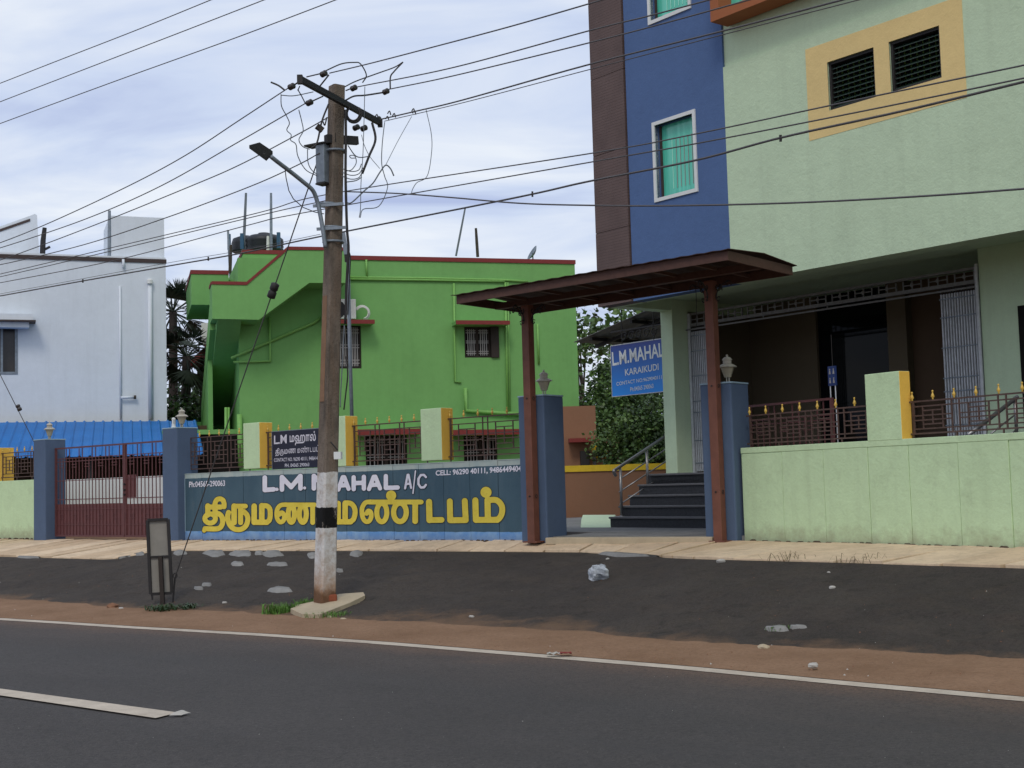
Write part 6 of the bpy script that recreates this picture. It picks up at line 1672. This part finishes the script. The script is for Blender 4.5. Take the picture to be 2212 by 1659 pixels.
wire('thin wire just below the fourth wire running right', [(830, 262), (1000, 222), (1267, 152), (1550, 78), (1800, 14), (1900, -12)], WRf, -0.75, r=0.005, ext=8)
for lab, x, y, f_, n_ in (('small dark clip on the wire over the white house wall', 179, 606, WLf, BW), ('small dark clip on the wire beside the palm', 450, 558, WLf, BW), ('small dark clip on the wire over the hall wall', 1686, 297, WRf, -0.9), ('small dark clip on the wire left of the brown stripe', 1150, 418, WRf, -0.9)):
    p = f_.at(x, y, n_); tag(MB().bar(p - Vector((0, 0, 0.035)), p + Vector((0, 0, 0.022)), 0.02, 0.02).build('wire_clip', M['iron'], loc=p), lab, 'clip')
# ------------------------------------------------------------------ stay wires
ga = on_apron(372, 1300)
eye = Vector((ga.x, ga.y, 0)) + Vector((0.03, 0.0, 0)); eye.z = at_y(378, 1247, ga.y).z; eye.x = at_y(378, 1247, ga.y).x
gtop = PT(692, 330, 0.1)
sw = thing('stay_wire', 'slanting stay wire with a black insulator, from the pole down to the roadside', 'stay wire', ga)
def on_line(px):
    lo, hi = 0.0, 1.0
    for _ in range(40):
        t = (lo + hi) / 2
        if project(eye.lerp(gtop, t))[0] < px: lo = t
        else: hi = t
    return lo
ti = on_line(590)
MB().tube([eye, eye.lerp(gtop, ti - 0.015)], 0.008, 5).build('lower_strand', M['wire'], sw); MB().tube([eye.lerp(gtop, ti + 0.015), gtop], 0.008, 5).build('upper_strand', M['wire'], sw)
pi_ = eye.lerp(gtop, ti); axv = (gtop - eye).normalized()
MB().lathe(pi_ - axv * 0.07, [(0.03, -0.03), (0.052, -0.02), (0.052, 0.055), (0.042, 0.065), (0.042, 0.075), (0.052, 0.085), (0.052, 0.16), (0.03, 0.17)], 10, ax=axv).build('insulator', M['iron'], sw, smooth=True)
MB().tube([ga - Vector((0, 0, 0.1)), eye], 0.012, 6).build('anchor_rod', M['iron'], sw)
MB().tube([eye + Vector((math.cos(a) * 0.025, 0, math.sin(a) * 0.03 + 0.02)) for a in np.linspace(0, 6.283, 12)], 0.008, 5).build('eye', M['iron'], sw)
s2 = thing('stay_wire', 'thin stay wire with insulator slanting down behind the leftmost blue pillar', 'stay wire', at_y(120, 1080, 28.5))
a_, b2 = at_y(-60, 690, 28.5), at_y(112, 1030, 28.5); ti2 = 0.56
MB().tube([a_, b2], 0.009, 5).build('strand', M['wire'], s2)
pi_ = at_y(40.5, 881, 28.5); axv = (b2 - a_).normalized()
MB().lathe(pi_ - axv * 0.07, [(0.03, 0), (0.05, 0.01), (0.05, 0.05), (0.03, 0.065), (0.05, 0.08), (0.05, 0.13), (0.03, 0.14)], 10, ax=axv).build('insulator', M['ceramic'], s2, smooth=True)

# ------------------------------------------------------------------ roadside sign seen from behind
ZB = lambda x, y: (230.4 + 0.27085 * x, 1094.5 + 0.27085 * y)
sb = on_apron(353, 1303); Ys = sb.y
rs = thing('roadside_sign', 'narrow upright signboard in a dark frame, seen from behind on its post', 'sign', sb)
q = [at_y(*ZB(325, 108), Ys - 0.03), at_y(*ZB(490, 100), Ys + 0.05), at_y(*ZB(520, 688), Ys + 0.05), at_y(*ZB(350, 698), Ys - 0.03)]
for a, b in ((0, 1), (1, 2), (2, 3), (3, 0)):
    MB().bar(q[a], q[b], 0.035, 0.035).build('frame', M['iron'], rs)
ml, mr = q[0].lerp(q[3], 0.5), q[1].lerp(q[2], 0.5)
MB().bar(ml, mr, 0.025, 0.025).build('cross_bar', M['iron'], rs)
M['signback'] = simple('grey_beige_sheet', (0.25, 0.235, 0.205), 0.6, 0.3, var=0.12, scale=5)
bk = Vector((0.006, -0.010, 0)); 
pp_ = [v + Vector((0, 0.012, 0)) for v in q]
MB().hexa([pp_[3], pp_[2], pp_[2] + Vector((0, 0.006, 0)), pp_[3] + Vector((0, 0.006, 0)), pp_[0], pp_[1], pp_[1] + Vector((0, 0.006, 0)), pp_[0] + Vector((0, 0.006, 0))]).build('panel', M['signback'], rs)
MB().bar(at_y(*ZB(428, 398), Ys - 0.03), at_y(*ZB(448, 790), Ys - 0.03), 0.05, 0.05).build('post', M['wood'], rs)
MB().bar(at_y(*ZB(360, 696), Ys - 0.03), at_y(*ZB(365, 745), Ys - 0.03), 0.018, 0.018).build('stub', M['iron'], rs)

# ------------------------------------------------------------------ foot of the pole
pl = []
for x, y in ((1468, 845), (1520, 812), (1650, 785), (1760, 755), (1860, 725), (2048, 712), (2062, 738), (1935, 800), (1860, 828), (1700, 892), (1560, 888)):
    pl.append(on_apron(*ZB(x, y)))
mb = MB(); n = len(pl)
zt = [p + Vector((0, 0, 0.045)) for p in pl]
mb.v = [tuple(p) for p in zt] + [tuple(p - Vector((0, 0, 0.08))) for p in pl]
mb.f = [tuple(reversed(range(n)))] + [(i, (i + 1) % n, (i + 1) % n + n, i + n) for i in range(n)]; mb.m = [0] * (n + 1)
me_ = mb.build('pole_plinth', M['cement_warm'], loc=pl[0]); tag(me_, 'flat broken concrete slab around the foot of the electricity pole', 'slab')
bb = at_y(716, 1299, on_apron(716, 1303).y); c0 = on_apron(717, 1304); c0.y -= 0.10
fb_ = Frame((c0.x, c0.y), (0.98, 0.2))
bk_ = tag(MB().box(fb_, -0.075, 0.075, -0.05, 0.05, c0.z + 0.03, c0.z + 0.12).build('brick', M['brick'], loc=c0, bevel=0.018), 'red brick lying against the foot of the electricity pole', 'brick')
# ------------------------------------------------------------------ litter, stones, weeds
def lump(name, label, cat, c, rx, ry, rz, mt, seed=0, rough=0.35, sub=(8, 12), group=None):
    rr = random.Random(seed); mb = MB(); nv, nh = sub; jit = {}
    for j in range(nv + 1):
        th = math.pi * j / nv
        for i in range(nh):
            ph = 2 * math.pi * i / nh
            d = Vector((math.sin(th) * math.cos(ph), math.sin(th) * math.sin(ph), math.cos(th)))
            k = 1 + rough * (fbm(d.x * 1.7 + seed, d.y * 1.7 + d.z * 1.3 + seed * 3) - 0.5) * 2 + rr.uniform(-1, 1) * rough * 0.12
            mb.v.append((c[0] + d.x * rx * k, c[1] + d.y * ry * k, c[2] + max(-0.75, d.z) * rz * k))
    for j in range(nv):
        for i in range(nh):
            i2 = (i + 1) % nh; mb.f.append((j * nh + i, (j + 1) * nh + i, (j + 1) * nh + i2, j * nh + i2)); mb.m.append(0)
    return tag(mb.build(name, mt, loc=c), label, cat, group)
m = NT('crumpled_plastic'); m.col(m.mix(m.ramp(m.noise(9, 5, 0.7), 0.35, 0.65), (0.45, 0.49, 0.54), (0.72, 0.76, 0.80))); m.b.inputs['Transmission Weight'].default_value = 0.0
m.bump(m.noise(14, 5, 0.8, dist=1.0), 1.0, 0.06); M['plastic'] = m.done(0.25, 0.5)
b0_ = on_apron(1295, 1252)
lump('plastic_bag', 'crumpled clear plastic bag lying on the dark tar apron', 'bag', (b0_.x, b0_.y, b0_.z + 0.075), 0.115, 0.09, 0.10, M['plastic'], 4, 0.75, (12, 16))
M['pebble'] = simple('pale_stone', (0.42, 0.40, 0.36), 0.8)
M['redstone'] = simple('laterite_stone', (0.20, 0.10, 0.055), 0.9, var=0.3)
def ground_pt(px, py):
    if py > lerp_tab(T_TAR, px)[0]: return at_z(px, py, -0.655 if py < lerp_tab(T_LINE, px)[0] - 3 else -0.69)
    return on_apron(px, py)
for i, (px, py, s_, lab, mt) in enumerate(((243, 1312, 0.075, 'reddish stone on the sand edge left of the roadside sign', 'redstone'), (262, 1316, 0.035, 'white chip beside the reddish stone', 'pebble'), (1558, 1214, 0.05, 'pale round stone below the footpath, right of the canopy', 'pebble'), (1798, 1271, 0.035, 'lone white stone on the dark apron, right half', 'pebble'),
                                           (1313, 1208, 0.025, 'white pebble beside the cement apron at the gate', 'pebble'), (1019, 1333, 0.03, 'white pebble near the tyre ridges', 'pebble'), (1756, 1440, 0.045, 'white scrap on the sandy verge, right side', 'pebble'),
                                           (1790, 1237, 0.02, 'small grey pebble on the upper apron', 'pebble'), (485, 1303, 0.03, 'grey chip on the tar near the stay wire anchor', 'pebble'), (712, 1334, 0.03, 'tan pebble in front of the pole slab', 'cement_warm'), (742, 1339, 0.035, 'tan pebble at the edge of the tar, right of the pole', 'cement_warm'), (1650, 1401, 0.05, 'tan clod on the verge edge', 'cement_warm'))):
    p = ground_pt(px, py); lump('stone', lab, 'stone', (p.x, p.y, p.z + s_ * 0.15), s_ * 1.1, s_ * 0.8, s_ * 0.6, M[mt], i + 2, 0.4, (5, 7), 'loose stones by the roadside')
p = at_z(1208, 1417, -0.69)
wr_ = thing('snack_wrapper', 'torn red and silver wrapper lying on the white edge line', 'wrapper', p)
for dx, mt in ((-0.05, 'pebble'), (0.05, 'brownred')):
    mb = MB(); 
    for j in range(4):
        for i in range(5): mb.v.append((p.x + dx + (i - 2) * 0.028, p.y + (j - 1.5) * 0.03, p.z + 0.012 + 0.022 * abs(math.sin(i * 1.7 + j * 2.1 + dx * 9))))
    for j in range(3):
        for i in range(4): a = j * 5 + i; mb.f.append((a, a + 1, a + 6, a + 5)); mb.m.append(0)
    mb.build('foil', M[mt], wr_)
p = at_z(388, 1546, -0.64)
fs_ = thing('tape_scrap', 'folded white paper scrap lying at the end of the centre dash', 'scrap', p)
mb = MB()
for j, (dy, dz) in enumerate(((-0.05, 0.002), (-0.02, 0.022), (0.03, 0.025), (0.06, 0.004))):
    for i in range(6): mb.v.append((p.x - 0.04 + 0.016 * i + dy * 0.4, p.y + dy * 0.7, p.z + 0.008 + dz * math.sin(math.pi * (i + 0.7) / 6)))
for j in range(3):
    for i in range(5): a = j * 6 + i; mb.f.append((a, a + 1, a + 7, a + 6)); mb.m.append(0)
mb.build('paper', M['pebble'], fs_)
# grit on the carriageway: too fine to count
mb = MB(); rr = random.Random(21)
for k in range(70):
    px, py = rr.uniform(-50, 2260), rr.uniform(1420, 1690)
    if py < lerp_tab(T_LINE, px)[0] + 6: continue
    p = at_z(px, py, -0.685); d_ = (p.x ** 2 + p.y ** 2) ** 0.5
    s_ = rr.uniform(0.002, 0.006) * (1.8 if rr.random() < 0.06 else 1)
    # seat it on the cambered road: distance across from the edge line
    dist = min((Vector((q_.x - p.x, q_.y - p.y, 0)).length for q_ in R_LINE[::4]))
    z0_ = prof(min(9, dist)) - 0.002
    o_ = [Vector((rr.uniform(-1, 1), rr.uniform(-1, 1), 0)).normalized() * s_ * rr.uniform(.7, 1.6) for _ in range(3)]
    c_ = Vector((p.x, p.y, z0_)); b = len(mb.v)
    a_ = rr.uniform(0, 6.28)
    for k2 in range(4): mb.v.append((c_.x + math.cos(a_ + k2 * 1.57) * s_ * rr.uniform(.8, 1.5), c_.y + math.sin(a_ + k2 * 1.57) * s_ * rr.uniform(.8, 1.3), c_.z))
    mb.v.append((c_.x, c_.y, c_.z + s_ * 0.9))
    for k2 in range(4): mb.f.append((b + k2, b + (k2 + 1) % 4, b + 4)); mb.m.append(0)
o = mb.build('road_grit', M['pebble']); tag(o, 'scattered pale grit on the asphalt carriageway', 'grit', kind='stuff')
# pebbles on verge and apron
mb = MB()
for k in range(260):
    px = rr.uniform(-60, 2270); y0, y1 = lerp_tab(T_PATH, px)[0], lerp_tab(T_LINE, px)[0]
    py = y0 + (y1 - y0) * (0.1 + 0.88 * rr.random() ** 0.6); p = ground_pt(px, py); s_ = rr.uniform(0.003, 0.009); b = len(mb.v); a_ = rr.uniform(0, 6.28)
    for k2 in range(4): mb.v.append((p.x + math.cos(a_ + k2 * 1.57) * s_ * rr.uniform(.8, 1.5), p.y + math.sin(a_ + k2 * 1.57) * s_ * rr.uniform(.8, 1.3), p.z - 0.003))
    mb.v.append((p.x, p.y, p.z + s_ * 0.9))
    mt_ = 0 if rr.random() < 0.12 else 1
    for k2 in range(4): mb.f.append((b + k2, b + (k2 + 1) % 4, b + 4)); mb.m.append(mt_)
o = mb.build('verge_gravel', [M['pebble'], M['redstone']]); tag(o, 'fine gravel scattered over the verge and apron', 'gravel', kind='stuff')

def blades(c, n, spread, h, w, seed, mb=None, flat=0.0, ell_=0.6):
    rr = random.Random(seed); mb = mb or MB()
    for k in range(n):
        a, r_ = rr.uniform(0, 6.28), spread * rr.random() ** 0.6
        p = Vector((c[0] + math.cos(a) * r_, c[1] + math.sin(a) * r_ * ell_, c[2] - 0.02)); ln = rr.uniform(0.5, 1.15) * h
        d = Vector((rr.uniform(-1, 1), rr.uniform(-1, 1), 0)).normalized(); b = len(mb.v); s_ = Vector((-d.y, d.x, 0)) * w
        lean = rr.uniform(0.3, 0.9) + flat
        m1, t1 = p + d * ln * 0.35 * lean + Vector((0, 0, ln * 0.62)), p + d * ln * lean + Vector((0, 0, ln * (0.95 - 0.4 * min(1.5, lean))))
        mb.v += [tuple(p - s_), tuple(p + s_), tuple(m1 + s_ * 0.8), tuple(m1 - s_ * 0.8), tuple(t1)]
        mb.f += [(b, b + 1, b + 2, b + 3), (b + 3, b + 2, b + 4)]; mb.m += [0, 0]
    return mb
for lab, px, py, n, sp, h, w, mt in (('green grass tuft left of the pole slab', *ZB(1385, 842), 260, 0.22, 0.17, 0.005, 'grassA'), ('small green tuft behind the left side of the pole', *ZB(1600, 790), 110, 0.14, 0.15, 0.005, 'grassA'), ('grass growing along the front of the pole slab', *ZB(1770, 872), 150, 0.26, 0.10, 0.004, 'grassA'), ('sprig of grass on the cement patch at right', *ZB(5300, 990), 0, 0.1, 0.05, 0.004, 'grassA')):
    if not n: continue
    c = on_apron(px, py); tag(blades(c, n, sp, h, w, int(px)).build('grass_tuft', M[mt], loc=c), lab, 'grass', kind=None)
c = on_apron(1684, 1358); tag(blades(c, 90, 0.13, 0.06, 0.004, 5).build('grass_tuft', M['grassA'], loc=c), 'sprig of grass growing on the cement patch at the right', 'grass')
c = on_apron(372, 1316); tag(blades(c, 130, 0.34, 0.13, 0.010, 9, flat=0.9).build('cut_leaves', M['leafA'], loc=c), 'heap of cut green leaves below the roadside sign', 'leaves')
M['drygrass'] = simple('dry_weed', (0.10, 0.085, 0.045), 0.9, 0.1, var=0.3)
for lab, px, py, n, sd in (('dry weeds over the footpath edge, nearer the gate', 1905, 1216, 60, 3), ('dry weeds over the footpath edge, by the frame edge', 2030, 1220, 60, 4)):
    c = path_pt(s_of(px), 1.0); mb = blades(c, n // 2, 0.34, 0.15, 0.003, sd, flat=0.8)
    tag(mb.build('dry_weed', M['drygrass'], loc=c), lab, 'weeds')

# crumbly soil along the foot of the walls
mb = MB(); rr = random.Random(5)
for fr, ua, ub_2 in ((RW, 0.1, U1 - 0.2), (LW, 0.1, UE - 0.2), (LG, -5.0, -0.5)):
    u = ua; off_ = 0.0 if fr is not LG else -0.2; zb2 = 0.0 if fr is RW else -0.04
    while u < ub_2:
        L_ = rr.uniform(0.05, 0.22); h_ = rr.uniform(0.002, 0.014); d_ = rr.uniform(0.03, 0.10)
        zz2 = zb2 if fr is not LW else -0.04 + 0.04 * u / UE
        a, b, c, d = fr.P(u, off_ + 0.006, zz2 - 0.03), fr.P(u + L_, off_ + 0.006, zz2 - 0.03), fr.P(u + L_ * 0.8, off_ + d_, zz2 - 0.03), fr.P(u + L_ * 0.2, off_ + d_, zz2 - 0.03)
        t1, t2_ = fr.P(u + L_ * 0.3, off_ + 0.008, zz2 + h_), fr.P(u + L_ * 0.7, off_ + 0.008, zz2 + h_ * rr.uniform(.5, 1))
        n0 = len(mb.v); mb.v += [tuple(v) for v in (a, b, c, d, t1, t2_)]
        mb.f += [(n0 + 3, n0 + 2, n0 + 5, n0 + 4), (n0 + 2, n0 + 1, n0 + 5), (n0, n0 + 3, n0 + 4)]; mb.m += [0, 0, 0]
        u += L_ * rr.uniform(0.6, 1.4)
M['soil'] = simple('dark_crumbly_soil', (0.07, 0.05, 0.035), 0.95, 0.1, var=0.4, scale=20)
tag(mb.build('wall_foot_soil', M['soil']), 'crumbly dark soil and moss along the foot of the walls', 'soil', kind='stuff')

# ------------------------------------------------------------------ trees and plants
def leafy(name, label, base, trunk_h, crown, n_clump, per, size, mats, seed, cat='tree', group='trees behind the houses', lean=(0, 0), trunk_r=0.12, droop=0.0, limbs=7):
    """crown = (centre offset xyz, radii xyz)"""
    rr = random.Random(seed); t = thing(name, label, cat, base, group); base = Vector(base)
    cc = base + Vector(crown[0]); R = Vector(crown[1]); top = base + Vector((lean[0], lean[1], trunk_h))
    tb = MB().tube(curve([base - Vector((0, 0, .2)), base.lerp(top, 0.5) + Vector((rr.uniform(-.1, .1), 0, 0)), top]), [trunk_r * (1 - 0.5 * k / 12) for k in range(13)], 7)
    cl = []
    for k in range(n_clump):
        while True:
            d = Vector((rr.uniform(-1, 1), rr.uniform(-1, 1), rr.uniform(-1, 1)))
            if 0.15 < d.length < 1: break
        d = d * (0.55 + 0.45 * rr.random()) / max(0.6, d.length) if rr.random() < 0.6 else d
        cl.append(cc + Vector((d.x * R.x, d.y * R.y, d.z * R.z)))
    for k in range(min(limbs, len(cl))):
        q_ = cl[k]; tb.tube(curve([base.lerp(top, 0.55 + 0.06 * k % 0.45), (top + q_) / 2 + Vector((0, 0, 0.1)), q_]), [trunk_r * 0.4 * (1 - 0.7 * i / 12) for i in range(13)], 5)
    tb.build('trunk', M['bark'], t, smooth=True)
    mb = MB()
    for q_ in cl:
        mt = rr.choice(range(len(mats))); cr_ = size * rr.uniform(2.2, 4.2)
        for k in range(per):
            o_ = Vector((rr.gauss(0, 1), rr.gauss(0, 1), rr.gauss(0, 0.7))) * cr_ * 0.5
            p = q_ + o_; ln = size * rr.uniform(0.6, 1.35); w = ln * 0.32
            d = (Vector((rr.uniform(-1, 1), rr.uniform(-1, 1), rr.uniform(-0.9, 0.5) - droop)) + o_ * 0.6).normalized()
            s_ = d.cross(Vector((rr.uniform(-1, 1), rr.uniform(-1, 1), rr.uniform(-.3, 1)))).normalized() * w; b = len(mb.v)
            mb.v += [tuple(p), tuple(p + d * ln * 0.5 + s_), tuple(p + d * ln), tuple(p + d * ln * 0.5 - s_)]
            mb.f.append((b, b + 1, b + 2, b + 3)); mb.m.append(mt)
    mb.build('crown', [M[x] for x in mats], t)
    return t
def gpt(px, Y, z=0.0):
    p = at_y(px, 1000, Y); return (p.x, Y, z)
leafy('leafy_tree', 'dense dark tree behind the blue hanging sign', gpt(1385, 37), 2.2, ((0, 0, 2.3), (1.6, 1.2, 1.8)), 150, 90, 0.12, ('leafA', 'leafB', 'leafB', 'leafC'), 1)
leafy('leafy_tree', 'mid green bushy tree between the green house and the hanging sign', gpt(1330, 41), 2.6, ((0, 0, 3.0), (1.0, 1.0, 1.5)), 90, 80, 0.13, ('leafA', 'leafB', 'leafC', 'leafC'), 2)
leafy('leafy_tree', 'dark shrub mass right of the brown wall, low in the gap', gpt(1415, 31.5), 1.0, ((0, 0, 1.5), (1.1, 0.6, 1.2)), 120, 90, 0.10, ('leafA', 'leafB', 'leafC'), 3)
leafy('leafy_tree', 'thin sparse tree showing against the sky above the lean-to roof', gpt(1365, 46), 4.6, ((0, 0, 6.0), (2.3, 1.2, 1.1)), 46, 22, 0.26, ('leafB', 'leafC'), 4, trunk_r=0.06, limbs=16)
leafy('leafy_tree', 'dark tree edge peeping out above the green house corner', gpt(1262, 52), 5.0, ((-0.3, 0, 6.2), (0.8, 0.8, 1.3)), 16, 24, 0.24, ('leafA', 'leafB'), 5)
leafy('leafy_tree', 'small grey green bush in front of the brown painted panel', gpt(1327, 32.0), 0.9, ((0, 0, 1.75), (0.5, 0.25, 0.38)), 40, 34, 0.09, ('leafB', 'leafC'), 6, cat='bush', trunk_r=0.03)
leafy('leafy_tree', 'dark leafy bush in the slot between the white and green houses', gpt(392, 41), 1.5, ((0, 0, 2.7), (0.8, 0.7, 1.1)), 70, 50, 0.13, ('leafA', 'leafB', 'leafC'), 7)
leafy('leafy_tree', 'feathery tree top behind the house slot', gpt(425, 50), 3.0, ((0, 0, 4.3), (0.9, 0.8, 0.8)), 40, 26, 0.2, ('leafA', 'leafB'), 8)
# banana plant
bp = thing('banana_plant', 'banana plant with broad torn leaves beside the green house corner', 'plant', gpt(1268, 38.5), 'trees behind the houses')
bx_ = Vector(gpt(1268, 38.5)); rr = random.Random(8)
MB().tube([bx_, bx_ + Vector((0.05, 0, 1.5)), bx_ + Vector((0.1, 0, 2.5))], [0.13, 0.11, 0.07], 8).build('stem', M['leafB'], bp, smooth=True)
for k in range(11):
    a = k * 2.4 + 0.3; d = Vector((math.cos(a), math.sin(a) * 0.6, 0)); L_ = rr.uniform(1.3, 2.0); up0 = rr.uniform(0.7, 1.5)
    o0 = bx_ + Vector((0.08, 0, rr.uniform(1.7, 2.5))); mb = MB(); N_ = 12; sd_ = Vector((-d.y, d.x, 0)).normalized()
    if sd_.length == 0: sd_ = Vector((1, 0, 0))
    for i in range(N_ + 1):
        t_ = i / N_; c = o0 + d * L_ * t_ * 0.85 + Vector((0, 0, up0 * t_ * 1.3 - 1.5 * up0 * t_ * t_)); w = 0.24 * math.sin(math.pi * (0.08 + 0.9 * t_)) ** 0.7
        jag = 0.85 + 0.3 * rr.random()
        mb.v += [tuple(c - sd_ * w * jag + Vector((0, 0, -0.06))), tuple(c + Vector((0, 0, 0.02))), tuple(c + sd_ * w * (1.7 - jag) + Vector((0, 0, -0.06)))]
    for i in range(N_):
        for j in (0, 1): q_ = i * 3 + j; mb.f.append((q_, q_ + 1, q_ + 4, q_ + 3)); mb.m.append(0)
    mb.build('leaf', M[rr.choice(('leafA', 'leafB', 'leafB'))], bp)
# palmyra palms in the slot
def palm(label, px, Y, ztop, nf, L_, seed, px2=None):
    rr = random.Random(seed); b0_ = Vector(gpt(px, Y)); top = Vector((at_y(px2 or px, 700, Y).x, Y, ztop))
    t = thing('palmyra_palm', label, 'palm', b0_, 'trees behind the houses')
    MB().tube(curve([b0_, b0_.lerp(top, .5), top]), [0.20 - 0.06 * k / 12 for k in range(13)], 9).build('trunk', M['wood'], t, smooth=True)
    for k in range(nf):
        a, el = rr.uniform(0, 6.28), rr.uniform(-1.0, 1.35); d = Vector((math.cos(a) * math.cos(el), math.sin(a) * math.cos(el), math.sin(el)))
        hub = top + d * L_ * 0.55; s_ = d.cross(Vector((0.1, 0.2, 1))).normalized(); u_ = s_.cross(d).normalized(); mb = MB()
        mb.tube([top, hub], 0.02, 5)
        for i in range(20):
            f = -1.35 + 2.7 * i / 19; v = (d * math.cos(f) + s_ * math.sin(f)); tip = hub + v * L_ * rr.uniform(0.5, 0.66) + Vector((0, 0, -0.08 - 0.15 * rr.random())); w = u_.cross(v).normalized() * 0.035
            b = len(mb.v); mdl = hub.lerp(tip, 0.5)
            mb.v += [tuple(hub), tuple(mdl - w), tuple(tip), tuple(mdl + w)]; mb.f.append((b, b + 1, b + 2, b + 3)); mb.m.append(0)
        mb.build('frond', M['palm'], t)
palm('palmyra palm with its dark fan leaves beside the white house edge', 374, 47, 7.2, 34, 1.25, 2)
palm('second palmyra palm, lower, its black trunk showing in the house slot', 397, 44, 5.3, 32, 1.15, 5, px2=402)
# tiled roof end showing in the slot
FR2 = Frame((0, 46), (1, 0.1))
th = thing('tiled_house', 'far small house end with a dark red tiled roof in the slot', 'house', FR2.P(-11, 0, 0))
u0, z0 = FR2.uz(408, 785); u1_, z1_ = FR2.uz(445, 752)
MB().prism(FR2, [(u0, z0), (u1_ + 0.6, z1_ + 0.55), (u1_ + 0.6, z1_ + 0.35), (u0 + 0.1, z0 - 0.12)], -3, 0.3).build('roof', M['brownred'], th)
MB().box(FR2, u0 + 0.35, u1_ + 0.6, -3, 0.0, -0.1, z0 - 0.1).build('wall', M['wood'], th)
MB().box(FR2, FR2.uz(438, 760)[0], u1_ + 0.6, -3, 0.301, z1_ + 0.1, FR2.uz(440, 700)[1]).build('water_column', M['acwhite'], th)
